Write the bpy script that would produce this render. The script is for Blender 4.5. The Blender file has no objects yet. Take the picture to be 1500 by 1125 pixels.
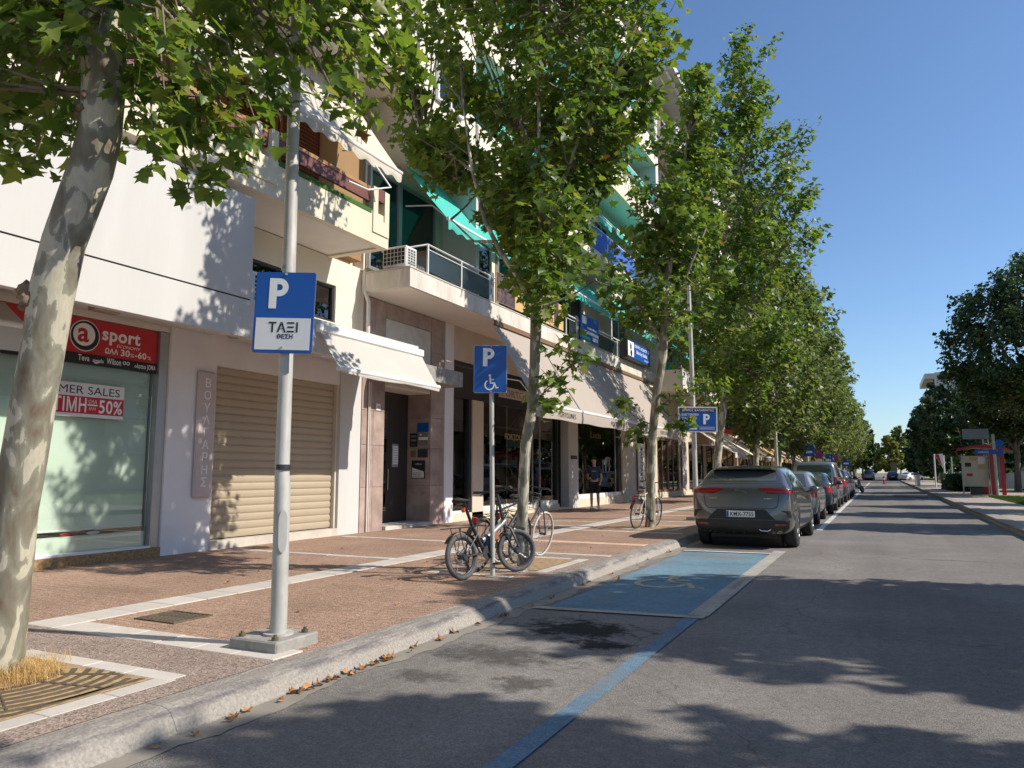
import bpy, bmesh, math, random
from mathutils import Vector, Matrix, Euler, noise
from mathutils.bvhtree import BVHTree

R = math.radians
PI = math.pi
SC = bpy.context.scene
COL = SC.collection
random.seed(11)

# ------------------------------------------------------------------ camera
cam = bpy.data.cameras.new('camera')
cam.sensor_width = 36.0
cam.lens = 26.16
cam.clip_start = 0.05
cam.clip_end = 4000
camo = bpy.data.objects.new('camera', cam)
COL.objects.link(camo)
camo.location = (0, 0, 1.42)
camo.rotation_euler = (R(90 + 6.775), 0, R(26.195))
SC.camera = camo

# ------------------------------------------------------------------ sky and sun
SUN_DIR = Vector((0.975, 0.223, 0)).normalized()
SUN_EL = R(38.5)
SUN_AZ = math.atan2(SUN_DIR.x, SUN_DIR.y)        # clockwise from +Y
world = bpy.data.worlds.new('World')
SC.world = world
world.use_nodes = True
wn = world.node_tree
sky = wn.nodes.new('ShaderNodeTexSky')
sky.sky_type = 'NISHITA'
sky.sun_disc = False
sky.sun_elevation = SUN_EL
sky.sun_rotation = SUN_AZ
sky.altitude = 20
sky.air_density = 1.0
sky.dust_density = 0.4
sky.ozone_density = 6.0
bg = wn.nodes['Background']
bg.inputs['Strength'].default_value = 0.138
wn.links.new(sky.outputs[0], bg.inputs['Color'])
sl = bpy.data.lights.new('sun', 'SUN')
sl.energy = 5.0
sl.angle = R(0.53)
sl.color = (1.0, 0.93, 0.82)
so = bpy.data.objects.new('sun', sl)
COL.objects.link(so)
sv = Vector((SUN_DIR.x * math.cos(SUN_EL), SUN_DIR.y * math.cos(SUN_EL), math.sin(SUN_EL)))
so.rotation_euler = sv.to_track_quat('Z', 'Y').to_euler()
so.location = sv * 60
SC.view_settings.view_transform = 'Standard'
SC.view_settings.look = 'None'
SC.view_settings.exposure = 0.24
SC.view_settings.gamma = 1.0

# ------------------------------------------------------------------ materials
MATS = {}

def nd(nt, kind, **kw):
    n = nt.nodes.new(kind)
    for k, v in kw.items():
        setattr(n, k, v)
    return n

def M(name, col, rough=.6, metal=0., var=.10, vs=3., bump=0., bs=60., spec=.5, dirt=0., dcol=(.12, .11, .10), coat=0., trans=0., stretch=None, emis=0., rnd=0.):
    """Principled material with colour grain, optional dirt patches and fine relief in object space"""
    if name in MATS:
        return MATS[name]
    m = bpy.data.materials.new(name)
    m.use_nodes = True
    nt = m.node_tree
    p = nt.nodes['Principled BSDF']
    p.inputs['Roughness'].default_value = rough
    p.inputs['Metallic'].default_value = metal
    p.inputs['Specular IOR Level'].default_value = spec
    p.inputs['Coat Weight'].default_value = coat
    p.inputs['Coat Roughness'].default_value = .05
    tc = nd(nt, 'ShaderNodeTexCoord')
    src = tc.outputs['Object']
    if stretch:
        mp = nd(nt, 'ShaderNodeMapping')
        mp.inputs['Scale'].default_value = stretch
        nt.links.new(src, mp.inputs['Vector'])
        src = mp.outputs[0]
    c = (col[0], col[1], col[2], 1)
    n1 = nd(nt, 'ShaderNodeTexNoise')
    n1.inputs['Scale'].default_value = vs
    n1.inputs['Detail'].default_value = 6
    n1.inputs['Roughness'].default_value = .62
    nt.links.new(src, n1.inputs['Vector'])
    mr = nd(nt, 'ShaderNodeMapRange')
    mr.inputs['From Min'].default_value = .3
    mr.inputs['From Max'].default_value = .7
    mr.inputs['To Min'].default_value = 1 - var
    mr.inputs['To Max'].default_value = 1 + var
    nt.links.new(n1.outputs['Fac'], mr.inputs['Value'])
    fac = mr.outputs[0]
    if rnd:
        oi = nd(nt, 'ShaderNodeObjectInfo')
        mr2 = nd(nt, 'ShaderNodeMapRange')
        mr2.inputs['To Min'].default_value = 1 - rnd
        mr2.inputs['To Max'].default_value = 1 + rnd
        nt.links.new(oi.outputs['Random'], mr2.inputs['Value'])
        mu = nd(nt, 'ShaderNodeMath', operation='MULTIPLY')
        nt.links.new(fac, mu.inputs[0]); nt.links.new(mr2.outputs[0], mu.inputs[1])
        fac = mu.outputs[0]
    vm = nd(nt, 'ShaderNodeVectorMath', operation='SCALE')
    vm.inputs[0].default_value = col[:3]
    nt.links.new(fac, vm.inputs['Scale'])
    out = vm.outputs[0]
    if dirt:
        n2 = nd(nt, 'ShaderNodeTexNoise')
        n2.inputs['Scale'].default_value = vs * .45
        n2.inputs['Detail'].default_value = 8
        n2.inputs['Roughness'].default_value = .7
        nt.links.new(src, n2.inputs['Vector'])
        r2 = nd(nt, 'ShaderNodeMapRange')
        r2.inputs['From Min'].default_value = .5 if dirt < .8 else .36
        r2.inputs['From Max'].default_value = .75 if dirt < .8 else .58
        r2.inputs['To Max'].default_value = dirt
        nt.links.new(n2.outputs['Fac'], r2.inputs['Value'])
        mx = nd(nt, 'ShaderNodeMix', data_type='RGBA')
        mx.inputs[7].default_value = (*dcol, 1)
        nt.links.new(r2.outputs[0], mx.inputs[0])
        nt.links.new(out, mx.inputs[6])
        out = mx.outputs[2]
    nt.links.new(out, p.inputs['Base Color'])
    if bump:
        nb = nd(nt, 'ShaderNodeTexNoise')
        nb.inputs['Scale'].default_value = bs
        nb.inputs['Detail'].default_value = 4
        nt.links.new(src, nb.inputs['Vector'])
        b = nd(nt, 'ShaderNodeBump')
        b.inputs['Strength'].default_value = bump
        b.inputs['Distance'].default_value = .01
        nt.links.new(nb.outputs['Fac'], b.inputs['Height'])
        nt.links.new(b.outputs[0], p.inputs['Normal'])
    if trans:
        tr = nd(nt, 'ShaderNodeBsdfTranslucent')
        nt.links.new(out, tr.inputs['Color'])
        ms = nd(nt, 'ShaderNodeMixShader')
        ms.inputs[0].default_value = trans
        nt.links.new(p.outputs[0], ms.inputs[1]); nt.links.new(tr.outputs[0], ms.inputs[2])
        nt.links.new(ms.outputs[0], nt.nodes['Material Output'].inputs['Surface'])
    if emis:
        p.inputs['Emission Color'].default_value = c
        p.inputs['Emission Strength'].default_value = emis
    MATS[name] = m
    return m

def glass_mat(name, tint=(.9, .95, .93), refl=1.0, base=.06, rough=.0):
    """thin pane: clear (tinted) transparency with a Fresnel mirror on top"""
    m = bpy.data.materials.new(name)
    m.use_nodes = True
    nt = m.node_tree
    nt.nodes.remove(nt.nodes['Principled BSDF'])
    t = nd(nt, 'ShaderNodeBsdfTransparent'); t.inputs[0].default_value = (*tint, 1)
    g = nd(nt, 'ShaderNodeBsdfGlossy'); g.inputs['Roughness'].default_value = rough
    g.inputs['Color'].default_value = (refl, refl, refl, 1)
    lw = nd(nt, 'ShaderNodeFresnel'); lw.inputs[0].default_value = 1.5
    ad = nd(nt, 'ShaderNodeMath', operation='ADD'); ad.inputs[1].default_value = base
    ad.use_clamp = True
    nt.links.new(lw.outputs[0], ad.inputs[0])
    mx = nd(nt, 'ShaderNodeMixShader')
    nt.links.new(ad.outputs[0], mx.inputs[0]); nt.links.new(t.outputs[0], mx.inputs[1]); nt.links.new(g.outputs[0], mx.inputs[2])
    nt.links.new(mx.outputs[0], nt.nodes['Material Output'].inputs['Surface'])
    MATS[name] = m
    return m

# ------------------------------------------------------------------ mesh builder
class MB:
    def __init__(s):
        s.v = []; s.f = []; s.sm = []
    def add(s, vs, fs, smooth=False):
        o = len(s.v)
        s.v += [tuple(p) for p in vs]
        s.f += [tuple(i + o for i in f) for f in fs]
        s.sm += [smooth] * len(fs)
        return s
    def box(s, x0, x1, y0, y1, z0, z1):
        if x0 > x1: x0, x1 = x1, x0
        if y0 > y1: y0, y1 = y1, y0
        if z0 > z1: z0, z1 = z1, z0
        return s.add([(x0, y0, z0), (x1, y0, z0), (x1, y1, z0), (x0, y1, z0), (x0, y0, z1), (x1, y0, z1), (x1, y1, z1), (x0, y1, z1)],
                     [(0, 3, 2, 1), (4, 5, 6, 7), (0, 1, 5, 4), (1, 2, 6, 5), (2, 3, 7, 6), (3, 0, 4, 7)])
    def bbox(s, x0, x1, y0, y1, z0, z1, b=.01):
        """box with chamfered edges"""
        bm = bmesh.new()
        bmesh.ops.create_cube(bm, size=1)
        for v in bm.verts:
            v.co = ((x0 + x1) / 2 + v.co.x * (x1 - x0), (y0 + y1) / 2 + v.co.y * (y1 - y0), (z0 + z1) / 2 + v.co.z * (z1 - z0))
        bmesh.ops.bevel(bm, geom=list(bm.edges), offset=b, segments=1, affect='EDGES')
        bm.verts.index_update()
        s.add([v.co[:] for v in bm.verts], [[v.index for v in f.verts] for f in bm.faces])
        bm.free()
        return s
    def quad(s, a, b, c, d):
        return s.add([a, b, c, d], [(0, 1, 2, 3)])
    def poly(s, pts, thick=None):
        """flat polygon, optionally extruded by the vector thick"""
        n = len(pts)
        if thick is None:
            return s.add(pts, [tuple(range(n))])
        t = Vector(thick)
        q = [tuple(Vector(p) + t) for p in pts]
        fs = [tuple(range(n - 1, -1, -1)), tuple(range(n, 2 * n))]
        for i in range(n):
            j = (i + 1) % n
            fs.append((i, j, n + j, n + i))
        return s.add(list(pts) + q, fs)
    def tube(s, path, r, n=8, cap=True, smooth=True):
        """swept tube; r a number or one per point"""
        pts = [Vector(p) for p in path]
        rs = r if isinstance(r, (list, tuple)) else [r] * len(pts)
        ring = []
        prev = None
        for i, p in enumerate(pts):
            a = pts[max(0, i - 1)]; b = pts[min(len(pts) - 1, i + 1)]
            d = (b - a)
            if d.length < 1e-9: d = Vector((0, 0, 1))
            d.normalize()
            if prev is None:
                up = Vector((0, 0, 1)) if abs(d.z) < .9 else Vector((1, 0, 0))
                u = d.cross(up).normalized()
            else:
                u = (prev - d * prev.dot(d))
                u = u.normalized() if u.length > 1e-6 else d.orthogonal().normalized()
            prev = u
            w = d.cross(u)
            ring.append([p + (u * math.cos(2 * PI * k / n) + w * math.sin(2 * PI * k / n)) * rs[i] for k in range(n)])
        vs = [q for rr in ring for q in rr]
        fs = []
        for i in range(len(pts) - 1):
            for k in range(n):
                fs.append((i * n + k, i * n + (k + 1) % n, (i + 1) * n + (k + 1) % n, (i + 1) * n + k))
        s.add(vs, fs, smooth)
        if cap:
            s.add(ring[0], [tuple(range(n - 1, -1, -1))]); s.add(ring[-1], [tuple(range(n))])
        return s
    def torus(s, c, axis, R0, r, n=28, k=8, flat=1.0):
        """ring about an axis; flat scales the section along the axis"""
        c = Vector(c); ax = Vector(axis).normalized(); u = ax.orthogonal().normalized(); w = ax.cross(u)
        vs = []; fs = []
        for i in range(n):
            a = 2 * PI * i / n
            d = u * math.cos(a) + w * math.sin(a)
            for j in range(k):
                b = 2 * PI * j / k
                vs.append(c + d * (R0 + r * math.cos(b)) + ax * (r * flat * math.sin(b)))
        for i in range(n):
            for j in range(k):
                fs.append((i * k + j, ((i + 1) % n) * k + j, ((i + 1) % n) * k + (j + 1) % k, i * k + (j + 1) % k))
        return s.add(vs, fs, True)
    def disc(s, c, axis, r, t=.01, n=24):
        c = Vector(c); ax = Vector(axis).normalized()
        return s.tube([c - ax * t / 2, c + ax * t / 2], r, n)
    def ball(s, c, r, nu=12, nv=8, sc=(1, 1, 1)):
        c = Vector(c)
        vs = [c + Vector((0, 0, -r * sc[2]))]
        for i in range(1, nv):
            t = -PI / 2 + PI * i / nv
            for k in range(nu):
                a = 2 * PI * k / nu
                vs.append(c + Vector((r * math.cos(t) * math.cos(a) * sc[0], r * math.cos(t) * math.sin(a) * sc[1], r * math.sin(t) * sc[2])))
        vs.append(c + Vector((0, 0, r * sc[2])))
        fs = [(0, 1 + (k + 1) % nu, 1 + k) for k in range(nu)]
        for i in range(nv - 2):
            for k in range(nu):
                a = 1 + i * nu
                fs.append((a + k, a + (k + 1) % nu, a + nu + (k + 1) % nu, a + nu + k))
        a = 1 + (nv - 2) * nu
        fs += [(a + k, a + (k + 1) % nu, len(vs) - 1) for k in range(nu)]
        return s.add(vs, fs, True)
    def mesh(s, name, off=(0, 0, 0)):
        me = bpy.data.meshes.new(name)
        ox, oy, oz = off
        me.from_pydata([(a - ox, b - oy, c - oz) for a, b, c in s.v], [], s.f)
        me.polygons.foreach_set('use_smooth', s.sm)
        me.update()
        return me
    def build(s, name, mat, parent=None, **props):
        off = (0, 0, 0)
        if parent is not None:
            off = BASE.get(parent.name_full, (0, 0, 0))
        me = s.mesh(name, off)
        if mat is not None: me.materials.append(MATS[mat] if isinstance(mat, str) else mat)
        return link(name, me, parent, **props)

BASE = {}        # world base point of every parent, so that parts are given in world coordinates

def link(name, data, parent=None, **props):
    o = bpy.data.objects.new(name, data)
    COL.objects.link(o)
    if parent is not None:
        o.parent = parent
        BASE[o.name_full] = BASE.get(parent.name_full, (0, 0, 0))
    for k, v in props.items(): o[k] = v
    return o

def thing(name, label, cat, loc=(0, 0, 0), group=None):
    o = bpy.data.objects.new(name, None)
    o.empty_display_size = .2
    COL.objects.link(o)
    o.location = loc
    BASE[o.name_full] = tuple(loc)
    o['label'] = label; o['category'] = cat
    if group: o['group'] = group
    return o

def single(mb, name, mat, label, cat, group=None):
    """a thing that is one mesh, with its origin at its own base"""
    xs = [p[0] for p in mb.v]; ys = [p[1] for p in mb.v]; zs = [p[2] for p in mb.v]
    off = ((min(xs) + max(xs)) / 2, (min(ys) + max(ys)) / 2, min(zs))
    me = mb.mesh(name, off)
    me.materials.append(MATS[mat] if isinstance(mat, str) else mat)
    o = link(name, me)
    o.location = off
    o['label'] = label; o['category'] = cat
    if group: o['group'] = group
    return o

def structure(mb, name, mat):
    return mb.build(name, mat, None, kind='structure')

def place_piece(name, me, parent, loc, rot=None, scale=None):
    """one more copy of a shared piece mesh (loc in world coordinates)"""
    o = bpy.data.objects.new(name, me)
    COL.objects.link(o)
    b = BASE.get(parent.name_full, (0, 0, 0)) if parent else (0, 0, 0)
    o.parent = parent
    o.location = (loc[0] - b[0], loc[1] - b[1], loc[2] - b[2])
    if rot: o.rotation_euler = rot
    if scale: o.scale = scale
    return o

def copy_tree(o, parent=None):
    c = o.copy(); COL.objects.link(c); c.parent = parent
    for ch in list(o.children): copy_tree(ch, c)
    return c

def text(s, size, mat, parent, origin, xdir, ydir, name='lettering', bold=0., width=None, align='LEFT', depth=.0006, proud=.0008, shear=0.):
    """lettering as thin mesh: origin = left end of the base line in world coordinates"""
    cu = bpy.data.curves.new('text', 'FONT')
    cu.body = s; cu.size = size; cu.offset = min(bold * .7, size * .028); cu.space_character = 1.07 if bold else 1.0; cu.extrude = depth; cu.align_x = align; cu.shear = shear
    cu.resolution_u = 3
    tmp = bpy.data.objects.new('text', cu)
    COL.objects.link(tmp)
    dg = bpy.context.evaluated_depsgraph_get()
    me = bpy.data.meshes.new_from_object(tmp.evaluated_get(dg))
    bpy.data.objects.remove(tmp); bpy.data.curves.remove(cu)
    x = Vector(xdir).normalized(); y = Vector(ydir).normalized(); z = x.cross(y)
    k = 1.0
    if width and len(me.vertices):
        w = max(v.co.x for v in me.vertices) - min(v.co.x for v in me.vertices)
        k = width / max(w, 1e-6)
    b = Vector(BASE.get(parent.name_full, (0, 0, 0)))
    o0 = Vector(origin) - b
    for v in me.vertices:
        v.co = o0 + x * (v.co.x * k) + y * v.co.y + z * (v.co.z + proud)
    me.materials.clear()
    me.materials.append(MATS[mat])
    me.name = name
    return link(name, me, parent)

def rp(a, b): return random.uniform(a, b)
# ------------------------------------------------------------------ material library
M('stucco_white', (.54, .532, .52), .85, var=.05, vs=1.6, bump=.2, bs=140, dirt=.28, dcol=(.46, .44, .41), stretch=(1, 1, .16))
M('stucco_lilac', (.72, .70, .71), .8, var=.05, vs=1.5, bump=.12, bs=150, dirt=.15, dcol=(.4, .38, .37))
M('stucco_cream', (.68, .61, .47), .85, var=.07, vs=1.8, bump=.2, bs=120, dirt=.45, stretch=(1, 1, .2), dcol=(.45, .38, .28))
M('stucco_pale', (.70, .64, .53), .85, var=.05, vs=.8, bump=.15, bs=120, dirt=.2, dcol=(.5, .45, .38))
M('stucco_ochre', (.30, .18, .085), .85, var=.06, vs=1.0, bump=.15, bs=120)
M('soffit', (.70, .64, .58), .9, var=.05, vs=1.2, dirt=.2, dcol=(.4, .36, .32))
M('beige_wall', (.58, .50, .42), .85, var=.06, vs=1.2, bump=.1, bs=120)
M('frieze_stone', (.62, .58, .52), .8, var=.18, vs=4, bump=.35, bs=60, dirt=.65, dcol=(.27, .22, .18), stretch=(1, 1, .25))
M('marble_rose', (.36, .27, .235), .35, var=.28, vs=2.6, dirt=.5, dcol=(.22, .145, .12), rnd=.10)
M('marble_pale', (.55, .50, .44), .4, var=.15, vs=3, dirt=.4, dcol=(.36, .30, .26), rnd=.06)
M('plinth_stone', (.66, .58, .46), .6, var=.14, vs=5, dirt=.35, dcol=(.40, .32, .22))
M('granite_brown', (.30, .19, .09), .45, var=.5, vs=26, dirt=.2)
M('dark_interior', (.018, .017, .017), .7)
M('shop_floor', (.15, .12, .10), .5)
M('mid_interior', (.13, .12, .105), .8, var=.2)
M('blind_green', (.66, .75, .65), .6, var=.03, vs=.6)
M('aluminium', (.48, .48, .48), .38, metal=.7, var=.06)
M('alu_white', (.74, .74, .73), .4, var=.03)
M('steel_galv', (.45, .435, .40), .55, metal=.1, var=.2, vs=9, dirt=.65, dcol=(.27, .265, .25), stretch=(1, 1, .3))
M('steel_grey', (.28, .29, .30), .4, metal=.5)
M('steel_dark', (.05, .05, .055), .4, metal=.3)
M('chrome', (.75, .76, .78), .12, metal=1.)
M('black_paint', (.015, .015, .017), .35)
M('black_matt', (.022, .022, .024), .75)
M('rubber', (.028, .028, .029), .85, var=.2, vs=20, bump=.2, bs=40)
M('shutter_slat', (.40, .33, .24), .5, var=.06, vs=3, dirt=.2, dcol=(.28, .21, .15), rnd=.03, stretch=(1, .4, 1))
M('shutter_base', (.55, .50, .42), .5)
M('wood_red', (.15, .052, .042), .5, var=.25, vs=6, stretch=(3, .4, 3))
M('wood_brown', (.20, .12, .07), .55, var=.25, vs=6, stretch=(3, 3, .5))
M('louvre_brown', (.26, .09, .035), .5)
M('wood_orange', (.36, .19, .075), .6, var=.12)
M('turf', (.045, .13, .02), .9, var=.35, vs=30, bump=.6, bs=80)
M('awning_teal', (.065, .50, .42), .75, var=.06, vs=2, trans=.12)
M('awning_taupe', (.43, .37, .32), .85, var=.04, vs=2, trans=.12)
M('awning_cream', (.78, .70, .56), .8, var=.05, vs=2, trans=.18)
M('awning_white', (.56, .535, .49), .8, var=.03, vs=1.5, trans=.15)
M('awning_yellow', (.72, .50, .22), .8, var=.05, vs=2, trans=.18)
M('awning_grey', (.16, .15, .15), .8, var=.05, vs=2, trans=.08)
M('blue_cloth', (.035, .13, .50), .75, var=.08)
M('sign_blue', (.008, .085, .36), .35, var=.04)
M('sign_white', (.72, .72, .72), .4, var=.03)
M('sign_red', (.48, .025, .035), .4, var=.03)
M('sign_black', (.018, .018, .02), .4)
M('ink_black', (.02, .02, .022), .5)
M('ink_white', (.80, .80, .80), .5, var=.02)
M('ink_red', (.42, .02, .03), .5)
M('ink_gold', (.45, .33, .16), .5)
M('plaque_pink', (.50, .43, .415), .6, var=.03)
M('banner_tan', (.58, .38, .16), .6, var=.06)
M('banner_dark', (.07, .045, .06), .6, var=.8, vs=7, dirt=.5, dcol=(.35, .2, .1))
M('banner_light', (.62, .52, .38), .6)
M('door_bronze', (.035, .028, .026), .4)
M('brass', (.45, .40, .30), .4, metal=.6)
M('pipe_white', (.66, .63, .58), .5, var=.08)
M('slab_pale', (.52, .475, .425), .75, var=.10, vs=6, bump=.25, bs=50, dirt=.3, dcol=(.36, .32, .28), rnd=.07)
M('slab_rose', (.56, .38, .28), .75, var=.10, vs=6, bump=.25, bs=50, rnd=.06)
M('concrete', (.29, .275, .25), .85, var=.25, vs=9, bump=.6, bs=26, dirt=.7, dcol=(.22, .20, .18))
M('gutter', (.25, .225, .19), .85, var=.16, vs=4, bump=.3, bs=40, dirt=.5, dcol=(.20, .18, .16))
M('iron', (.13, .10, .07), .6, metal=.3, var=.3, vs=12, dirt=.5, dcol=(.25, .19, .10))
M('soil', (.38, .26, .13), .95, var=.4, vs=18, bump=.8, bs=30)
M('soil_brown', (.34, .225, .125), .95, var=.45, vs=14, bump=1.0, bs=26, dirt=.5, dcol=(.16, .11, .07))
M('dry_grass', (.62, .42, .17), .9, var=.25, vs=8, trans=.25)
M('green_grass', (.12, .19, .035), .9, var=.3, vs=8, trans=.25)
M('dry_leaf', (.36, .17, .055), .8, var=.4, vs=6, rnd=.4)
M('paper', (.78, .74, .66), .8)
glass_mat('glass_shop', (.90, .93, .91), .95, .04)
glass_mat('glass_clear', (.97, .99, .98), .9, .0)
glass_mat('glass_dark', (.30, .34, .34), .95, .07)
glass_mat('glass_frost', (.50, .60, .62), .8, .10, .25)
glass_mat('glass_shop_dark', (.45, .48, .47), .95, .12)

def kerb_mat():
    m = bpy.data.materials.new('kerb_stone'); m.use_nodes = True; nt = m.node_tree; p = nt.nodes['Principled BSDF']; p.inputs['Roughness'].default_value = .9; p.inputs['Specular IOR Level'].default_value = .2
    geo = nd(nt, 'ShaderNodeNewGeometry'); mp = nd(nt, 'ShaderNodeMapping'); mp.inputs['Scale'].default_value = (1, .22, 1); nt.links.new(geo.outputs['Position'], mp.inputs['Vector'])
    n1 = nd(nt, 'ShaderNodeTexNoise'); n1.inputs['Scale'].default_value = 14; n1.inputs['Detail'].default_value = 9; n1.inputs['Roughness'].default_value = .7; nt.links.new(mp.outputs[0], n1.inputs['Vector'])
    n2 = nd(nt, 'ShaderNodeTexNoise'); n2.inputs['Scale'].default_value = 55; n2.inputs['Detail'].default_value = 5; nt.links.new(geo.outputs['Position'], n2.inputs['Vector'])
    n3 = nd(nt, 'ShaderNodeTexNoise'); n3.inputs['Scale'].default_value = 1.3; n3.inputs['Detail'].default_value = 5; nt.links.new(geo.outputs['Position'], n3.inputs['Vector'])
    # tyre scuffs and weathering run as a ragged band along the shoulder of the stone
    sx = nd(nt, 'ShaderNodeSeparateXYZ'); nt.links.new(geo.outputs['Position'], sx.inputs[0])
    d = nd(nt, 'ShaderNodeMath', operation='SUBTRACT'); d.inputs[1].default_value = .112; nt.links.new(sx.outputs['Z'], d.inputs[0])
    ab = nd(nt, 'ShaderNodeMath', operation='ABSOLUTE'); nt.links.new(d.outputs[0], ab.inputs[0])
    bnd = nd(nt, 'ShaderNodeMapRange'); bnd.inputs['From Min'].default_value = .040; bnd.inputs['From Max'].default_value = .004; nt.links.new(ab.outputs[0], bnd.inputs['Value'])
    th = nd(nt, 'ShaderNodeMapRange'); th.inputs['From Min'].default_value = .40; th.inputs['From Max'].default_value = .56; nt.links.new(n1.outputs['Fac'], th.inputs['Value'])
    mk = nd(nt, 'ShaderNodeMath', operation='MULTIPLY'); nt.links.new(bnd.outputs[0], mk.inputs[0]); nt.links.new(th.outputs[0], mk.inputs[1])
    c1 = nd(nt, 'ShaderNodeMix', data_type='RGBA'); c1.inputs[6].default_value = (.27, .245, .215, 1); c1.inputs[7].default_value = (.37, .335, .295, 1); nt.links.new(n3.outputs['Fac'], c1.inputs[0])
    c2 = nd(nt, 'ShaderNodeMix', data_type='RGBA'); c2.inputs[7].default_value = (.15, .137, .138, 1); nt.links.new(mk.outputs[0], c2.inputs[0]); nt.links.new(c1.outputs[2], c2.inputs[6])
    mr = nd(nt, 'ShaderNodeMapRange'); mr.inputs['From Min'].default_value = .3; mr.inputs['From Max'].default_value = .7; mr.inputs['To Min'].default_value = .78; mr.inputs['To Max'].default_value = 1.2; nt.links.new(n2.outputs['Fac'], mr.inputs['Value'])
    vs = nd(nt, 'ShaderNodeVectorMath', operation='SCALE'); nt.links.new(c2.outputs[2], vs.inputs[0]); nt.links.new(mr.outputs[0], vs.inputs['Scale']); nt.links.new(vs.outputs[0], p.inputs['Base Color'])
    b = nd(nt, 'ShaderNodeBump'); b.inputs['Strength'].default_value = .8; b.inputs['Distance'].default_value = .02
    ad = nd(nt, 'ShaderNodeMath', operation='MULTIPLY_ADD'); ad.inputs[1].default_value = .35; nt.links.new(n2.outputs['Fac'], ad.inputs[0]); nt.links.new(n1.outputs['Fac'], ad.inputs[2])
    nt.links.new(ad.outputs[0], b.inputs['Height']); nt.links.new(b.outputs[0], p.inputs['Normal'])
    MATS['kerb_stone'] = m
kerb_mat()
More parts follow.
